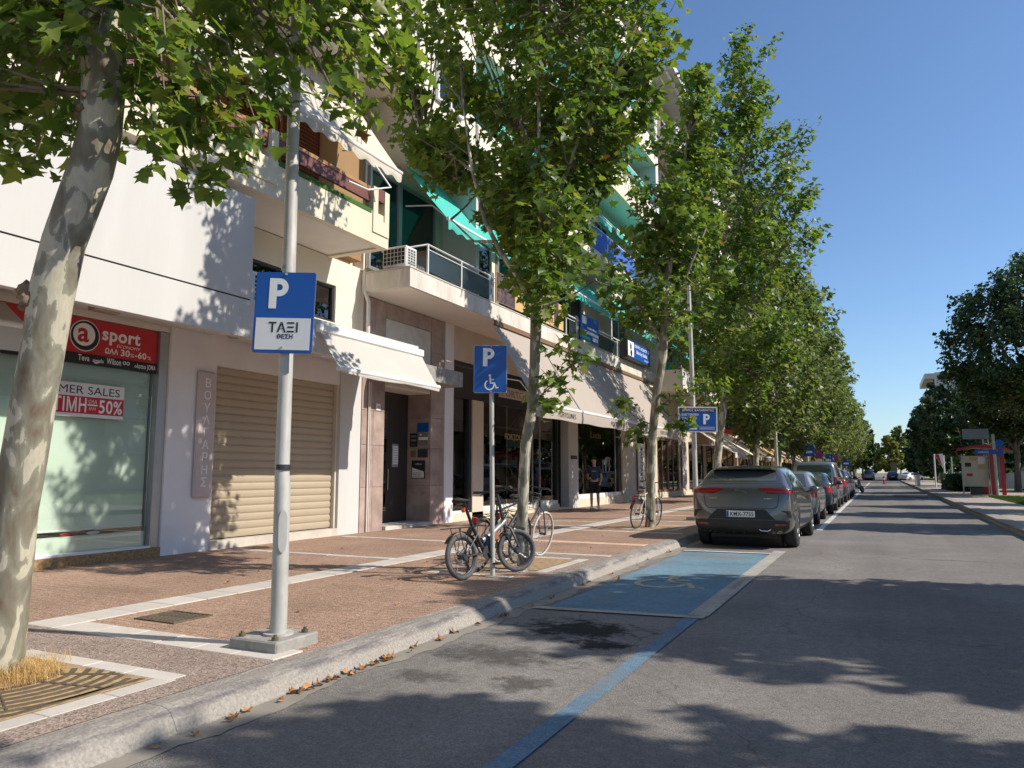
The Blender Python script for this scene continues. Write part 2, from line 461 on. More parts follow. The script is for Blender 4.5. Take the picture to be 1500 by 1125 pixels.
# ------------------------------------------------------------------ ground materials with their own markings of wear
def ground_mat(name, col, speck, dirt_col, specks=320., coarse=1.0, stains=(), rough=.85, bump=.5, rows=None, patch=.22, streak=0, cracks=0):
    m = bpy.data.materials.new(name); m.use_nodes = True
    nt = m.node_tree; p = nt.nodes['Principled BSDF']
    p.inputs['Roughness'].default_value = rough
    p.inputs['Specular IOR Level'].default_value = .22
    geo = nd(nt, 'ShaderNodeNewGeometry')
    pos = geo.outputs['Position']
    vo = nd(nt, 'ShaderNodeTexVoronoi'); vo.inputs['Scale'].default_value = specks
    nt.links.new(pos, vo.inputs['Vector'])
    sep = nd(nt, 'ShaderNodeSeparateColor'); nt.links.new(vo.outputs['Color'], sep.inputs[0])
    n1 = nd(nt, 'ShaderNodeTexNoise'); n1.inputs['Scale'].default_value = .55 * coarse; n1.inputs['Detail'].default_value = 9; n1.inputs['Roughness'].default_value = .65
    nt.links.new(pos, n1.inputs['Vector'])
    n3 = nd(nt, 'ShaderNodeTexNoise'); n3.inputs['Scale'].default_value = 14; n3.inputs['Detail'].default_value = 5
    nt.links.new(pos, n3.inputs['Vector'])
    # speck brightness
    mr = nd(nt, 'ShaderNodeMapRange'); mr.inputs['To Min'].default_value = 1 - speck; mr.inputs['To Max'].default_value = 1 + speck
    nt.links.new(sep.outputs[0], mr.inputs['Value'])
    mr2 = nd(nt, 'ShaderNodeMapRange'); mr2.inputs['From Min'].default_value = .3; mr2.inputs['From Max'].default_value = .7
    mr2.inputs['To Min'].default_value = 1 - patch; mr2.inputs['To Max'].default_value = 1 + patch
    nt.links.new(n1.outputs['Fac'], mr2.inputs['Value'])
    mr3 = nd(nt, 'ShaderNodeMapRange'); mr3.inputs['From Min'].default_value = .3; mr3.inputs['From Max'].default_value = .7
    mr3.inputs['To Min'].default_value = .88; mr3.inputs['To Max'].default_value = 1.12
    nt.links.new(n3.outputs['Fac'], mr3.inputs['Value'])
    a = nd(nt, 'ShaderNodeMath', operation='MULTIPLY'); nt.links.new(mr.outputs[0], a.inputs[0]); nt.links.new(mr2.outputs[0], a.inputs[1])
    a2 = nd(nt, 'ShaderNodeMath', operation='MULTIPLY'); nt.links.new(a.outputs[0], a2.inputs[0]); nt.links.new(mr3.outputs[0], a2.inputs[1])
    fin = a2.outputs[0]
    if streak:                                       # tyre polished lanes along the road and cross seams
        mp = nd(nt, 'ShaderNodeMapping'); mp.inputs['Scale'].default_value = (1.1, .035, 1); nt.links.new(pos, mp.inputs['Vector'])
        ns = nd(nt, 'ShaderNodeTexNoise'); ns.inputs['Scale'].default_value = 1.0; ns.inputs['Detail'].default_value = 4; nt.links.new(mp.outputs[0], ns.inputs['Vector'])
        ms = nd(nt, 'ShaderNodeMapRange'); ms.inputs['From Min'].default_value = .3; ms.inputs['From Max'].default_value = .7; ms.inputs['To Min'].default_value = 1 - streak; ms.inputs['To Max'].default_value = 1 + streak
        nt.links.new(ns.outputs['Fac'], ms.inputs['Value'])
        a3 = nd(nt, 'ShaderNodeMath', operation='MULTIPLY'); nt.links.new(fin, a3.inputs[0]); nt.links.new(ms.outputs[0], a3.inputs[1]); fin = a3.outputs[0]
    if cracks:                                       # a few long thin cracks
        nw = nd(nt, 'ShaderNodeTexNoise'); nw.inputs['Scale'].default_value = 1.6; nw.inputs['Detail'].default_value = 6; nt.links.new(pos, nw.inputs['Vector'])
        mv = nd(nt, 'ShaderNodeVectorMath', operation='MULTIPLY_ADD'); mv.inputs[1].default_value = (.9, .9, 0); nt.links.new(nw.outputs['Color'], mv.inputs[0]); nt.links.new(pos, mv.inputs[2])
        vc = nd(nt, 'ShaderNodeTexVoronoi', feature='DISTANCE_TO_EDGE'); vc.inputs['Scale'].default_value = .22; nt.links.new(mv.outputs[0], vc.inputs['Vector'])
        mc = nd(nt, 'ShaderNodeMapRange'); mc.inputs['From Min'].default_value = .0005; mc.inputs['From Max'].default_value = .0028; mc.inputs['To Min'].default_value = 1 - cracks; mc.inputs['To Max'].default_value = 1
        nt.links.new(vc.outputs['Distance'], mc.inputs['Value'])
        a4 = nd(nt, 'ShaderNodeMath', operation='MULTIPLY'); nt.links.new(fin, a4.inputs[0]); nt.links.new(mc.outputs[0], a4.inputs[1]); fin = a4.outputs[0]
    sc = nd(nt, 'ShaderNodeVectorMath', operation='SCALE'); sc.inputs[0].default_value = col
    nt.links.new(fin, sc.inputs['Scale'])
    out = sc.outputs[0]
    for (cx, cy, rx, ry, dens, sharp) in stains:      # oil, tar and burnt patches with ragged outlines
        mp = nd(nt, 'ShaderNodeMapping'); mp.vector_type = 'POINT'
        mp.inputs['Location'].default_value = (-cx / rx, -cy / ry, 0); mp.inputs['Scale'].default_value = (1 / rx, 1 / ry, 0)
        nt.links.new(pos, mp.inputs['Vector'])
        ln = nd(nt, 'ShaderNodeVectorMath', operation='LENGTH'); nt.links.new(mp.outputs[0], ln.inputs[0])
        nn = nd(nt, 'ShaderNodeTexNoise'); nn.inputs['Scale'].default_value = 5.5; nn.inputs['Detail'].default_value = 10; nn.inputs['Roughness'].default_value = .72
        nt.links.new(pos, nn.inputs['Vector'])
        s2 = nd(nt, 'ShaderNodeMath', operation='MULTIPLY_ADD'); s2.inputs[1].default_value = 3.4; s2.inputs[2].default_value = -1.7
        nt.links.new(nn.outputs['Fac'], s2.inputs[0])
        ad = nd(nt, 'ShaderNodeMath', operation='ADD'); nt.links.new(ln.outputs['Value'], ad.inputs[0]); nt.links.new(s2.outputs[0], ad.inputs[1])
        rg = nd(nt, 'ShaderNodeMapRange'); rg.inputs['From Min'].default_value = 1.0; rg.inputs['From Max'].default_value = 1.0 - sharp
        rg.inputs['To Min'].default_value = 0; rg.inputs['To Max'].default_value = dens
        nt.links.new(ad.outputs[0], rg.inputs['Value'])
        mx = nd(nt, 'ShaderNodeMix', data_type='RGBA'); mx.inputs[7].default_value = (*dirt_col, 1)
        nt.links.new(rg.outputs[0], mx.inputs[0]); nt.links.new(out, mx.inputs[6])
        out = mx.outputs[2]
    if rows:                                         # fine joints of the small rows
        w = nd(nt, 'ShaderNodeTexBrick')
        w.inputs['Scale'].default_value = 1; w.inputs['Brick Width'].default_value = rows[0]; w.inputs['Row Height'].default_value = rows[1]
        w.inputs['Mortar Size'].default_value = .006; w.inputs['Mortar Smooth'].default_value = .6
        w.inputs['Color1'].default_value = (1, 1, 1, 1); w.inputs['Color2'].default_value = (.93, .93, .93, 1); w.inputs['Mortar'].default_value = (.60, .58, .56, 1)
        nt.links.new(pos, w.inputs['Vector'])
        mm = nd(nt, 'ShaderNodeMix', data_type='RGBA', blend_type='MULTIPLY'); mm.inputs[0].default_value = 1
        nt.links.new(out, mm.inputs[6]); nt.links.new(w.outputs['Color'], mm.inputs[7])
        out = mm.outputs[2]
    nt.links.new(out, p.inputs['Base Color'])
    b = nd(nt, 'ShaderNodeBump'); b.inputs['Strength'].default_value = bump; b.inputs['Distance'].default_value = .006
    nt.links.new(vo.outputs['Distance'], b.inputs['Height']); nt.links.new(b.outputs[0], p.inputs['Normal'])
    MATS[name] = m
    return m

ground_mat('asphalt', (.188, .173, .160), .28, (.012, .012, .013), 130, 1.0,
           stains=((-2.55, 6.55, .62, .50, .96, .55), (-2.15, 6.05, .30, .22, .95, .5), (-2.75, 5.35, .70, .38, .62, .7), (-2.25, 4.72, .24, .22, .6, .6), (-2.95, 4.6, .32, .2, .5, .6), (-1.9, 12.3, .5, .2, .3, .7),
                   (.9, 14.2, .9, .12, .35, .6), (1.4, 27, 1.1, .5, .5, .4)), patch=.20, streak=.14, cracks=.3)
ground_mat('asphalt_dark', (.10, .095, .095), .3, (.05, .05, .05), 130, 1.0)
ground_mat('aggregate', (.335, .222, .163), .50, (.13, .09, .07), 110, 1.3, stains=((-7.6, 5.6, .7, .3, .25, .7), (-5.2, 6.9, .6, .25, .25, .7), (-8.6, 12.4, .9, .4, .2, .7)), rows=(1.2, .105))
ground_mat('aggregate_grey', (.275, .212, .178), .5, (.12, .10, .09), 95, 1.3)
ground_mat('blue_paint', (.135, .225, .285), .22, (.19, .185, .175), 150, 2.2, stains=((-2.55, 13.0, .75, .34, .8, .5), (-2.9, 8.3, .22, .5, .4, .9), (-2.0, 10.8, .15, .8, .4, .9), (-3.1, 11.5, .10, 1.2, .5, .9)), bump=.3)
ground_mat('blue_line', (.12, .19, .26), .24, (.18, .17, .16), 150, 2.2, stains=((-1.75, 3.0, .12, .4, .5, .9), (-1.75, 5.0, .08, .5, .6, .9), (-1.72, 6.6, .09, .3, .6, .9)), bump=.3)
ground_mat('pale_line', (.36, .335, .30), .2, (.17, .16, .15), 150, 2.2, stains=((-1.7, 10, .05, 1.0, .6, .9), (-2.6, 7.6, .5, .1, .4, .9)), bump=.3)
ground_mat('white_line', (.55, .54, .52), .2, (.18, .17, .16), 150, 2.2, bump=.3)
ground_mat('cream_mark', (.48, .43, .29), .2, (.10, .22, .30), 150, 3.2, stains=((-2.45, 9.7, .5, .3, .7, .9), (-2.3, 10.2, .3, .3, .5, .9),), bump=.3)
ground_mat('park_paving', (.40, .34, .285), .3, (.2, .17, .14), 60, 1.0, rows=(.6, .6))
ground_mat('earth', (.20, .17, .12), .3, (.1, .09, .06), 40, .6)

# ------------------------------------------------------------------ the ground sheets
structure(MB().quad((-900, -300, -.06), (900, -300, -.06), (900, 1600, -.06), (-900, 1600, -.06)), 'ground', 'earth')
structure(MB().quad((-3.9, -14, 0), (3.0, -14, 0), (3.0, 420, 0), (-3.9, 420, 0)), 'road', 'asphalt')
ZP = .135
def slab_sheet(name, x0, x1, y0, y1, z, mat):
    return structure(MB().box(x0, x1, y0, y1, z - .10, z), name, mat)
slab_sheet('pavement', -10.9, -3.768, -14, 300, ZP, 'aggregate')
slab_sheet('park_pavement', 3.1, 30, -14, 300, .14, 'park_paving')
structure(MB().box(-60, -10.9, -14, 300, -.05, .10), 'building_plot', 'earth')
# grey aggregate bays round the tree pits (flush sheets, 4 mm up)
mb = MB()
for y0, y1 in ((1.6, 4.10),):
    mb.quad((-6.62, y0, ZP + .004), (-3.77, y0, ZP + .004), (-3.77, y1, ZP + .004), (-6.62, y1, ZP + .004))
for y0, y1 in ((8.85, 11.05),):
    mb.quad((-5.25, y0, ZP + .004), (-3.77, y0, ZP + .004), (-3.77, y1, ZP + .004), (-5.25, y1, ZP + .004))
mb.build('tree_bay_paving', 'aggregate_grey', None, kind='structure')
# gutter with a ragged edge
mb = MB()
ys = [-2 + .07 * i for i in range(700)]
ed = [-3.33 + .17 * noise.noise((0, y * .8, 3)) + .07 * noise.noise((1, y * 4, 7)) + .03 * noise.noise((2, y * 13, 1)) for y in ys]
vs = []
for y, e in zip(ys, ed): vs += [(-3.55, y, .004), (e, y, .004)]
mb.add(vs, [(2 * i, 2 * i + 1, 2 * i + 3, 2 * i + 2) for i in range(len(ys) - 1)])
mb.build('gutter', 'gutter', None, kind='structure')

# ------------------------------------------------------------------ road markings (thin sheets)
def sheet(name, pts, z, mat):
    return MB().add([(x, y, z) for x, y in pts], [tuple(range(len(pts)))]).build(name, mat, None, kind='structure')
sheet('blue_parking_bay', [(-3.22, 7.42), (-1.80, 7.62), (-1.80, 13.75), (-3.22, 13.62)], .008, 'blue_paint')
sheet('blue_road_line', [(-1.795, -6), (-1.665, -6), (-1.665, 7.5), (-1.795, 7.5)], .008, 'blue_line')
sheet('pale_bay_line', [(-3.35, 7.28), (-1.62, 7.50), (-1.62, 7.62), (-3.35, 7.42)], .012, 'pale_line')
sheet('pale_bay_edge', [(-1.80, 7.625), (-1.60, 7.625), (-1.60, 14.4), (-1.80, 14.4)], .012, 'pale_line')
sheet('pale_bay_end', [(-3.3, 13.72), (-1.80, 13.85), (-1.80, 13.97), (-3.3, 13.84)], .012, 'white_line')
sheet('asphalt_patch', [(.64, 49.1), (.68, 52), (2.35, 49.3), (2.23, 46.3)], .006, 'asphalt_dark')
sheet('white_edge_line', [(-1.50, 20), (-1.36, 20), (-1.36, 120), (-1.50, 120)], .008, 'white_line')
# wheelchair emblem painted in the bay, read from the road side
def emblem_polys(k=1.0):
    """wheelchair figure as flat outlines in a unit box: head, body stroke, wheel arc"""
    out = []
    def stroke(pts, w):
        P = [Vector((a, b, 0)) for a, b in pts]
        L = []; Rr = []
        for i, p in enumerate(P):
            d = (P[min(i + 1, len(P) - 1)] - P[max(i - 1, 0)]).normalized(); n = Vector((-d.y, d.x, 0))
            L.append(p + n * w / 2); Rr.append(p - n * w / 2)
        for i in range(len(P) - 1): out.append([L[i], Rr[i], Rr[i + 1], L[i + 1]])
    out.append([Vector((.42 + .085 * math.cos(t * PI / 8), .90 + .085 * math.sin(t * PI / 8), 0)) for t in range(16)])
    stroke([(.44, .80), (.47, .44)], .12)
    stroke([(.45, .64), (.70, .64)], .07)
    stroke([(.42, .42), (.74, .42), (.86, .10), (1.0, .15)], .085)
    stroke([(.40 + .30 * math.cos(R(a)), .30 + .30 * math.sin(R(a))) for a in range(118, 372, 10)], .085)
    return out
mb = MB()
for q in emblem_polys():
    mb.add([(-2.50 + (v.x - .5) * .98, 9.25 + v.y * 1.12, .013) for v in q], [tuple(range(len(q)))])
mb.build('wheelchair_marking', 'cream_mark', None, kind='structure')

# ------------------------------------------------------------------ kerbs: one stone after another
def kerb_mesh(name, L, prof):
    b = MB(); n = len(prof)
    vs = [(x, 0, z) for x, z in prof] + [(x, L, z) for x, z in prof]
    fs = [tuple(range(n)), tuple(range(2 * n - 1, n - 1, -1))]
    for i in range(n):
        j = (i + 1) % n; fs.append((j, i, n + i, n + j))
    b.add(vs, fs); me = b.mesh(name); me.materials.append(MATS['kerb_stone']); return me
prof = [(-3.5, -.05), (-3.5, .012), (-3.535, .075), (-3.565, .112), (-3.60, .130), (-3.64, .137), (-3.762, .139), (-3.762, -.05)]
kl = bpy.data.objects.new('kerb', None); COL.objects.link(kl); kl['kind'] = 'structure'
km = kerb_mesh('kerb_stone', .9985, prof)
for i in range(-5, 75):
    place_piece('kerb_stone', km, kl, (rp(-.001, .001), i * 1.0, rp(-.001, .001)))
kerb_mesh_far = kerb_mesh('kerb', 200, prof)
far = bpy.data.objects.new('far_kerb', kerb_mesh_far); COL.objects.link(far); far.location = (0, 75, 0); far['kind'] = 'structure'
prof = [(2.75, -.05), (2.755, .13), (2.785, .155), (3.10, .16), (3.10, -.05)]
kr = bpy.data.objects.new('park_kerb', None); COL.objects.link(kr); kr['kind'] = 'structure'
km = kerb_mesh('kerb_stone', .994, prof[::-1])
for i in range(14, 84):
    place_piece('kerb_stone', km, kr, (rp(-.004, .004), i * 1.0, rp(-.004, .003)))
near = bpy.data.objects.new('near_park_kerb', kerb_mesh('kerb', 28, prof[::-1])); COL.objects.link(near); near.location = (0, -14, 0); near['kind'] = 'structure'
far = bpy.data.objects.new('far_park_kerb', kerb_mesh('kerb', 200, prof[::-1])); COL.objects.link(far); far.location = (0, 84, 0); far['kind'] = 'structure'

# ------------------------------------------------------------------ pale paving bands, slab by slab
band = bpy.data.objects.new('paving_band', None); COL.objects.link(band); band['kind'] = 'structure'
def slab_mesh(a, b, mat):
    q = MB().bbox(-a / 2, a / 2, -b / 2, b / 2, -.03, .010, .004); me = q.mesh('paving_slab'); me.materials.append(MATS[mat]); return me
s_long = slab_mesh(.40, .392, 'slab_pale')
s_cross = slab_mesh(.392, .30, 'slab_pale')
s_rose = slab_mesh(.392, .32, 'slab_rose')
s_thin = slab_mesh(.392, .15, 'slab_pale')
s_thinl = slab_mesh(.15, .392, 'slab_pale')
def run_long(x, y0, y1, me):
    n = int((y1 - y0) / .4)
    for i in range(n): place_piece('paving_slab', me, band, (x + rp(-.004, .004), y0 + .2 + .4 * i, ZP - .003 + rp(-.002, .002)), (rp(-.003, .003), rp(-.003, .003), rp(-.006, .006)))
def run_cross(y, x0, x1, me):
    n = int(round((x1 - x0) / .4))
    for i in range(n): place_piece('paving_slab', me, band, (x0 + .2 + .4 * i, y + rp(-.004, .004), ZP - .003 + rp(-.002, .002)), (rp(-.003, .003), rp(-.003, .003), rp(-.006, .006)))
run_long(-6.42, 4.02, 34.0, s_long)
run_cross(4.17, -6.2, -3.8, s_cross)
run_cross(8.42, -5.35, -3.95, s_thin)
run_cross(11.15, -6.2, -3.95, s_thin)
run_cross(13.1, -6.2, -3.95, s_rose)
run_cross(15.9, -6.2, -3.95, s_thin)
run_cross(17.0, -9.8, -6.6, s_thin)
run_cross(18.6, -9.8, -6.6, s_thin)
run_cross(19.6, -6.2, -3.95, s_thin)
run_cross(22.4, -6.2, -3.95, s_rose)
run_cross(26.0, -9.8, -3.95, s_thin)
run_cross(9.4, -9.8, -6.6, s_thin)
run_cross(12.2, -9.8, -6.6, s_thin)
# frames of the tree pits
for x0, x1, y0, y1 in ((-5.62, -4.15, 2.2, 3.42), (-5.02, -4.1, 9.0, 10.55), (-5.4, -4.3, 16.7, 18.1)):
    run_cross(y1 + .0, x0, x0 + .4 * round((x1 - x0) / .4), s_thin)
    run_cross(y0 - .0, x0, x0 + .4 * round((x1 - x0) / .4), s_thin)
    run_long(x1 + .08, y0, y1 + .2, s_thinl)
# ------------------------------------------------------------------ tree pits
for x0, x1, y0, y1 in ((-5.02, -4.1, 9.08, 10.47), (-5.4, -4.3, 16.78, 18.02)):
    sheet('tree_pit_soil', [(x0, y0), (x1, y0), (x1, y1), (x0, y1)], ZP + .009, 'soil_brown')
sheet('tree_pit_soil', [(-6.0, 1.9), (-4.15, 1.9), (-4.15, 3.34), (-6.0, 3.34)], ZP + .006, 'soil')
gr = thing('tree_grate', 'rusty cast iron tree grate of curved ribs round the big leaning trunk', 'tree grate', (-5.07, 2.9, ZP))
for i, rr in enumerate([.36 + .085 * k for k in range(9)]):
    pts = []
    for a in range(-90, 60, 6):
        x = -5.07 + rr * math.cos(R(a)); y = 2.92 + rr * math.sin(R(a))
        if x < -4.17 and 2.27 < y < 3.34 : pts.append((x, y))
    if len(pts) < 3: continue
    b = MB(); n = len(pts)
    vs = []
    for x, y in pts:
        d = Vector((x + 5.07, y - 2.92, 0)).normalized() * .017
        vs += [(x - d.x, y - d.y, ZP + .004), (x + d.x, y + d.y, ZP + .004), (x + d.x, y + d.y, ZP + .012), (x - d.x, y - d.y, ZP + .012)]
    fs = [(0, 1, 2, 3)]
    for k in range(n - 1):
        o = 4 * k
        for q in range(4): fs.append((o + q, o + (q + 1) % 4, o + 4 + (q + 1) % 4, o + 4 + q))
    fs.append(tuple(4 * (n - 1) + q for q in (3, 2, 1, 0)))
    b.add(vs, fs).build('rib', 'iron', gr)
for a in (-60, -25, 10, 40):
    ca, sa = math.cos(R(a)), math.sin(R(a))
    MB().tube([(-5.07 + .3 * ca, 2.92 + .3 * sa, ZP + .006), (-5.07 + .85 * ca, 2.92 + .62 * sa if abs(sa) > .5 else 2.92 + .85 * sa, ZP + .006)], .009, 6).build('spoke', 'iron', gr)
# dry grass tuft
def tuft(mb, cx, cy, z, n, r, h0, h1, w=.004):
    for i in range(n):
        a = rp(0, 2 * PI); d = r * math.sqrt(random.random()); x = cx + d * math.cos(a); y = cy + d * math.sin(a)
        h = rp(h0, h1); b = rp(0, 2 * PI); le = rp(.3, 1.2) * h
        p1 = Vector((x + le * .4 * math.cos(b), y + le * .4 * math.sin(b), z + h * .7)); p2 = Vector((x + le * math.cos(b), y + le * math.sin(b), z + h * rp(.5, 1)))
        s = Vector((-math.sin(b), math.cos(b), 0)) * w
        q = Vector((x, y, z))
        mb.add([q - s, q + s, p1 + s * .8, p1 - s * .8, p2], [(0, 1, 2, 3), (3, 2, 4)])
mb = MB(); tuft(mb, -4.98, 2.92, ZP, 1500, .34, .03, .12, .0014); tuft(mb, -5.25, 3.2, ZP, 300, .3, .03, .09, .0014); tuft(mb, -4.93, 3.02, ZP, 500, .16, .04, .16, .0014)
mb.build('dry_grass', 'dry_grass', None, kind='stuff')

# ------------------------------------------------------------------ gully cover in the pavement
g = thing('gully_cover', 'small rusty square drain cover with grid slots in the brown pavement', 'drain cover', (-5.72, 4.78, ZP))
gx0, gy0 = -5.72, 4.80
MB().box(gx0 - .24, gx0 + .24, gy0 - .2, gy0 + .2, ZP - .02, ZP + .004).build('tray', 'black_matt', g)
b = MB(); b.box(gx0 - .25, gx0 + .25, gy0 - .21, gy0 - .185, ZP, ZP + .012); b.box(gx0 - .25, gx0 + .25, gy0 + .185, gy0 + .21, ZP, ZP + .012)
b.box(gx0 - .25, gx0 - .225, gy0 - .185, gy0 + .185, ZP, ZP + .012); b.box(gx0 + .225, gx0 + .25, gy0 - .185, gy0 + .185, ZP, ZP + .012); b.build('rim', 'iron', g)
bm_ = MB().box(-.011, .011, -.184, .184, 0, .009).mesh('bar'); bm_.materials.append(MATS['iron'])
for k in range(8): place_piece('bar', bm_, g, (gx0 - .19 + k * .054, gy0, ZP))
bm2 = MB().box(-.224, .224, -.011, .011, 0, .007).mesh('cross_bar'); bm2.materials.append(MATS['iron'])
for k in range(4): place_piece('cross_bar', bm2, g, (gx0, gy0 - .12 + k * .08, ZP))

# ------------------------------------------------------------------ fallen leaves along the gutter and on the pavement
def curled(seed):
    rr = random.Random(seed); b = MB()
    n = 10; L = []
    for i in range(n):
        a = 2 * PI * i / n; r_ = .045 * (1 if i % 2 == 0 else .6) * rr.uniform(.7, 1.2)
        L.append((r_ * math.cos(a), r_ * math.sin(a), abs(math.cos(a)) ** 2 * rr.uniform(.01, .05)))
    b.add([(0, 0, .004)] + L, [(0, 1 + i, 1 + (i + 1) % n) for i in range(n)])
    me = b.mesh('fallen_leaf'); me.materials.append(MATS['dry_leaf']); return me
lm = [curled(k) for k in range(4)]
def leaf_at(x, y, z, s=1.0, label=None):
    o = bpy.data.objects.new('fallen_leaf', random.choice(lm)); COL.objects.link(o)
    o.location = (x, y, z); o.rotation_euler = (rp(-.3, .3), rp(-.3, .3), rp(0, 6.28)); o.scale = (s, s, s)
    o['label'] = label or 'small curled brown leaf lying in the gutter by the kerb'; o['category'] = 'leaf'; o['group'] = 'dry leaves fallen along the gutter' if not label else 'dry leaves scattered on the pavement'
for y in [3.35, 3.4, 3.42, 3.9, 3.95, 4.2, 4.25, 4.3, 4.34, 4.38, 4.8, 4.85, 4.9, 4.92, 4.98, 5.05, 2.9, 3.05, 3.3, 3.62, 3.8, 4.0, 4.12, 4.55, 4.6, 4.64, 4.72, 4.78, 5.2, 5.5, 5.6, 5.9, 6.3, 6.75, 6.8, 6.85, 7.1, 7.5, 7.9, 8.1, 9.0, 9.3, 9.36, 10.2, 11.2, 12.1, 13.3, 13.4]:
    leaf_at(-3.46 + rp(-.02, .06), y + rp(-.1, .1), .012, rp(.5, 1.0))
leaf_at(-3.17, 9.55, .012, 1.5, 'large curled dry leaf lying at the edge of the blue bay')
for x, y in ((-4.9, 5.5), (-6.9, 6.5), (-7.3, 7.4), (-5.9, 9.2), (-6.2, 12.5), (-5.1, 14.5), (-7.4, 16.2), (-4.5, 12.2), (-8.2, 10.2), (-4.3, 6.2)):
    leaf_at(x, y, ZP + .01, rp(.5, .85), 'single small dry brown leaf lying on the brown pavement')
# ================================================================== buildings
XW = -10.06
def wallbox(o, name, mat, *boxes, **kw):
    b = MB()
    for q in boxes: b.box(*q)
    return b.build(name, mat, o, **kw)

def window(o, x, y0, y1, z0, z1, frame='steel_dark', pane='glass_dark', fw=.06, mull=0, back=True, depth=.05):
    """window facing the street: pane with its frame as a sub-part and a dark sheet standing in for the dim room behind"""
    p = MB().box(x - .008, x, y0 + fw, y1 - fw, z0 + fw, z1 - fw).build('window', pane, o)
    b = MB()
    b.box(x - .03, x + depth, y0, y0 + fw, z0, z1); b.box(x - .03, x + depth, y1 - fw, y1, z0, z1)
    b.box(x - .03, x + depth, y0 + fw, y1 - fw, z0, z0 + fw); b.box(x - .03, x + depth, y0 + fw, y1 - fw, z1 - fw, z1)
    for k in range(mull):
        y = y0 + (y1 - y0) * (k + 1) / (mull + 1)
        b.box(x - .02, x + depth - .01, y - fw / 2, y + fw / 2, z0 + fw, z1 - fw)
    b.build('frame', frame, p)
    if not back: MB().box(x - .030, x - .022, y0 + .01, y1 - .01, z0 + .01, z1 - .01).build('dark_panel', 'mid_interior', p)  # dark sheet added close behind the pane to make the window look unlit
    if back:
        MB().box(x - .30, x - .28, y0 + .01, y1 - .01, z0 + .01, z1 - .01).build('dark_panel', 'mid_interior', p)
    return p

def awning(label, y0, y1, xt, zt, xb, zb, mat, val=.2, bar='alu_white', group=None, wave=0, arms=True, stripe=None, nseg=10, box=False, valtext=None):
    """canvas sloping from (xt,zt) at the wall to (xb,zb), with valance, front bar and side arms"""
    t = thing('awning', label, 'awning', (xt, (y0 + y1) / 2, zt), group)
    b = MB(); n = nseg; m = max(2, int((y1 - y0) / .5))
    vs = []; fs = []
    for i in range(m + 1):
        y = y0 + (y1 - y0) * i / m
        for k in range(n + 1):
            u = k / n
            sag = -.05 * math.sin(PI * u) * (.6 + .4 * math.sin(i * 2.1))
            vs.append((xt + (xb - xt) * u, y, zt + (zb - zt) * u + sag))
    for i in range(m):
        for k in range(n):
            a = i * (n + 1) + k
            fs.append((a, a + 1, a + n + 2, a + n + 1))
    b.add(vs, fs, True).build('canvas', mat, t)
    MB().tube([(xb, y0 - .02, zb), (xb, y1 + .02, zb)], .045, 10).build('front_bar', bar, t)
    if val:
        b = MB(); m2 = max(4, int((y1 - y0) * (20 if wave else 3)))
        vs = []; fs = []
        for i in range(m2 + 1):
            y = y0 + (y1 - y0) * i / m2
            wv = wave * (.5 + .5 * math.cos(2 * PI * (y - y0) / .42)) if wave else .012 * math.sin(y * 3)
            dx = .03 + .012 * math.sin(y * 7)
            vs += [(xb + .02, y, zb - .03), (xb + dx, y, zb - .03 - val * .5), (xb + .02 + .012 * math.sin(y * 5 + 1), y, zb - .03 - val - wv)]
        for i in range(m2):
            a = 3 * i
            fs += [(a, a + 1, a + 4, a + 3), (a + 1, a + 2, a + 5, a + 4)]
        b.add(vs, fs, True).build('valance', mat, t)
    if box:
        MB().bbox(xt - .06, xt + .07, y0 - .04, y1 + .04, zt - .07, zt + .08, .02).build('cassette', bar, t)
    if arms:
        k = max(2, int((y1 - y0) / 3) + 1)
        for i in range(k):
            y = y0 + .1 + (y1 - y0 - .2) * i / (k - 1)
            MB().tube([(xt - .02, y, zt - .65 * (zt - zb)), (xt + .6 * (xb - xt), y, zt - .72 * (zt - zb)), (xb, y, zb)], .018, 6).build('arm', bar, t)
    return t

M('awning_pale', (.62, .57, .48), .8, var=.03, vs=1.5, trans=.15)
# ------------------------------------------------------------------ the white corner building with the sports shop and the shuttered shop
B1 = thing('apartment_building', 'white fronted building with the red sports shop and the beige roller shutter, cream balcony above', 'building', (XW, 3, 0))
wallbox(B1, 'wall', 'stucco_cream', (-24, -10.36, -14, 13.02, .1, 21.5))
wallbox(B1, 'pillar', 'stucco_lilac', (-10.36, XW, 8.12, 8.555, .13, 3.79), (-10.36, XW - .012, 8.555, 9.06, .13, 3.79))
wallbox(B1, 'pillar', 'stucco_white', (-10.36, XW, 12.33, 12.62, .13, 3.79), (-10.36, XW - .012, 12.62, 13.03, .13, 3.79))
wallbox(B1, 'lintel', 'stucco_lilac', (-10.36, -10.10, 9.06, 12.33, 3.24, 3.79))
wallbox(B1, 'lintel', 'soffit', (-10.36, -10.09, -14, 8.12, 3.64, 3.79))
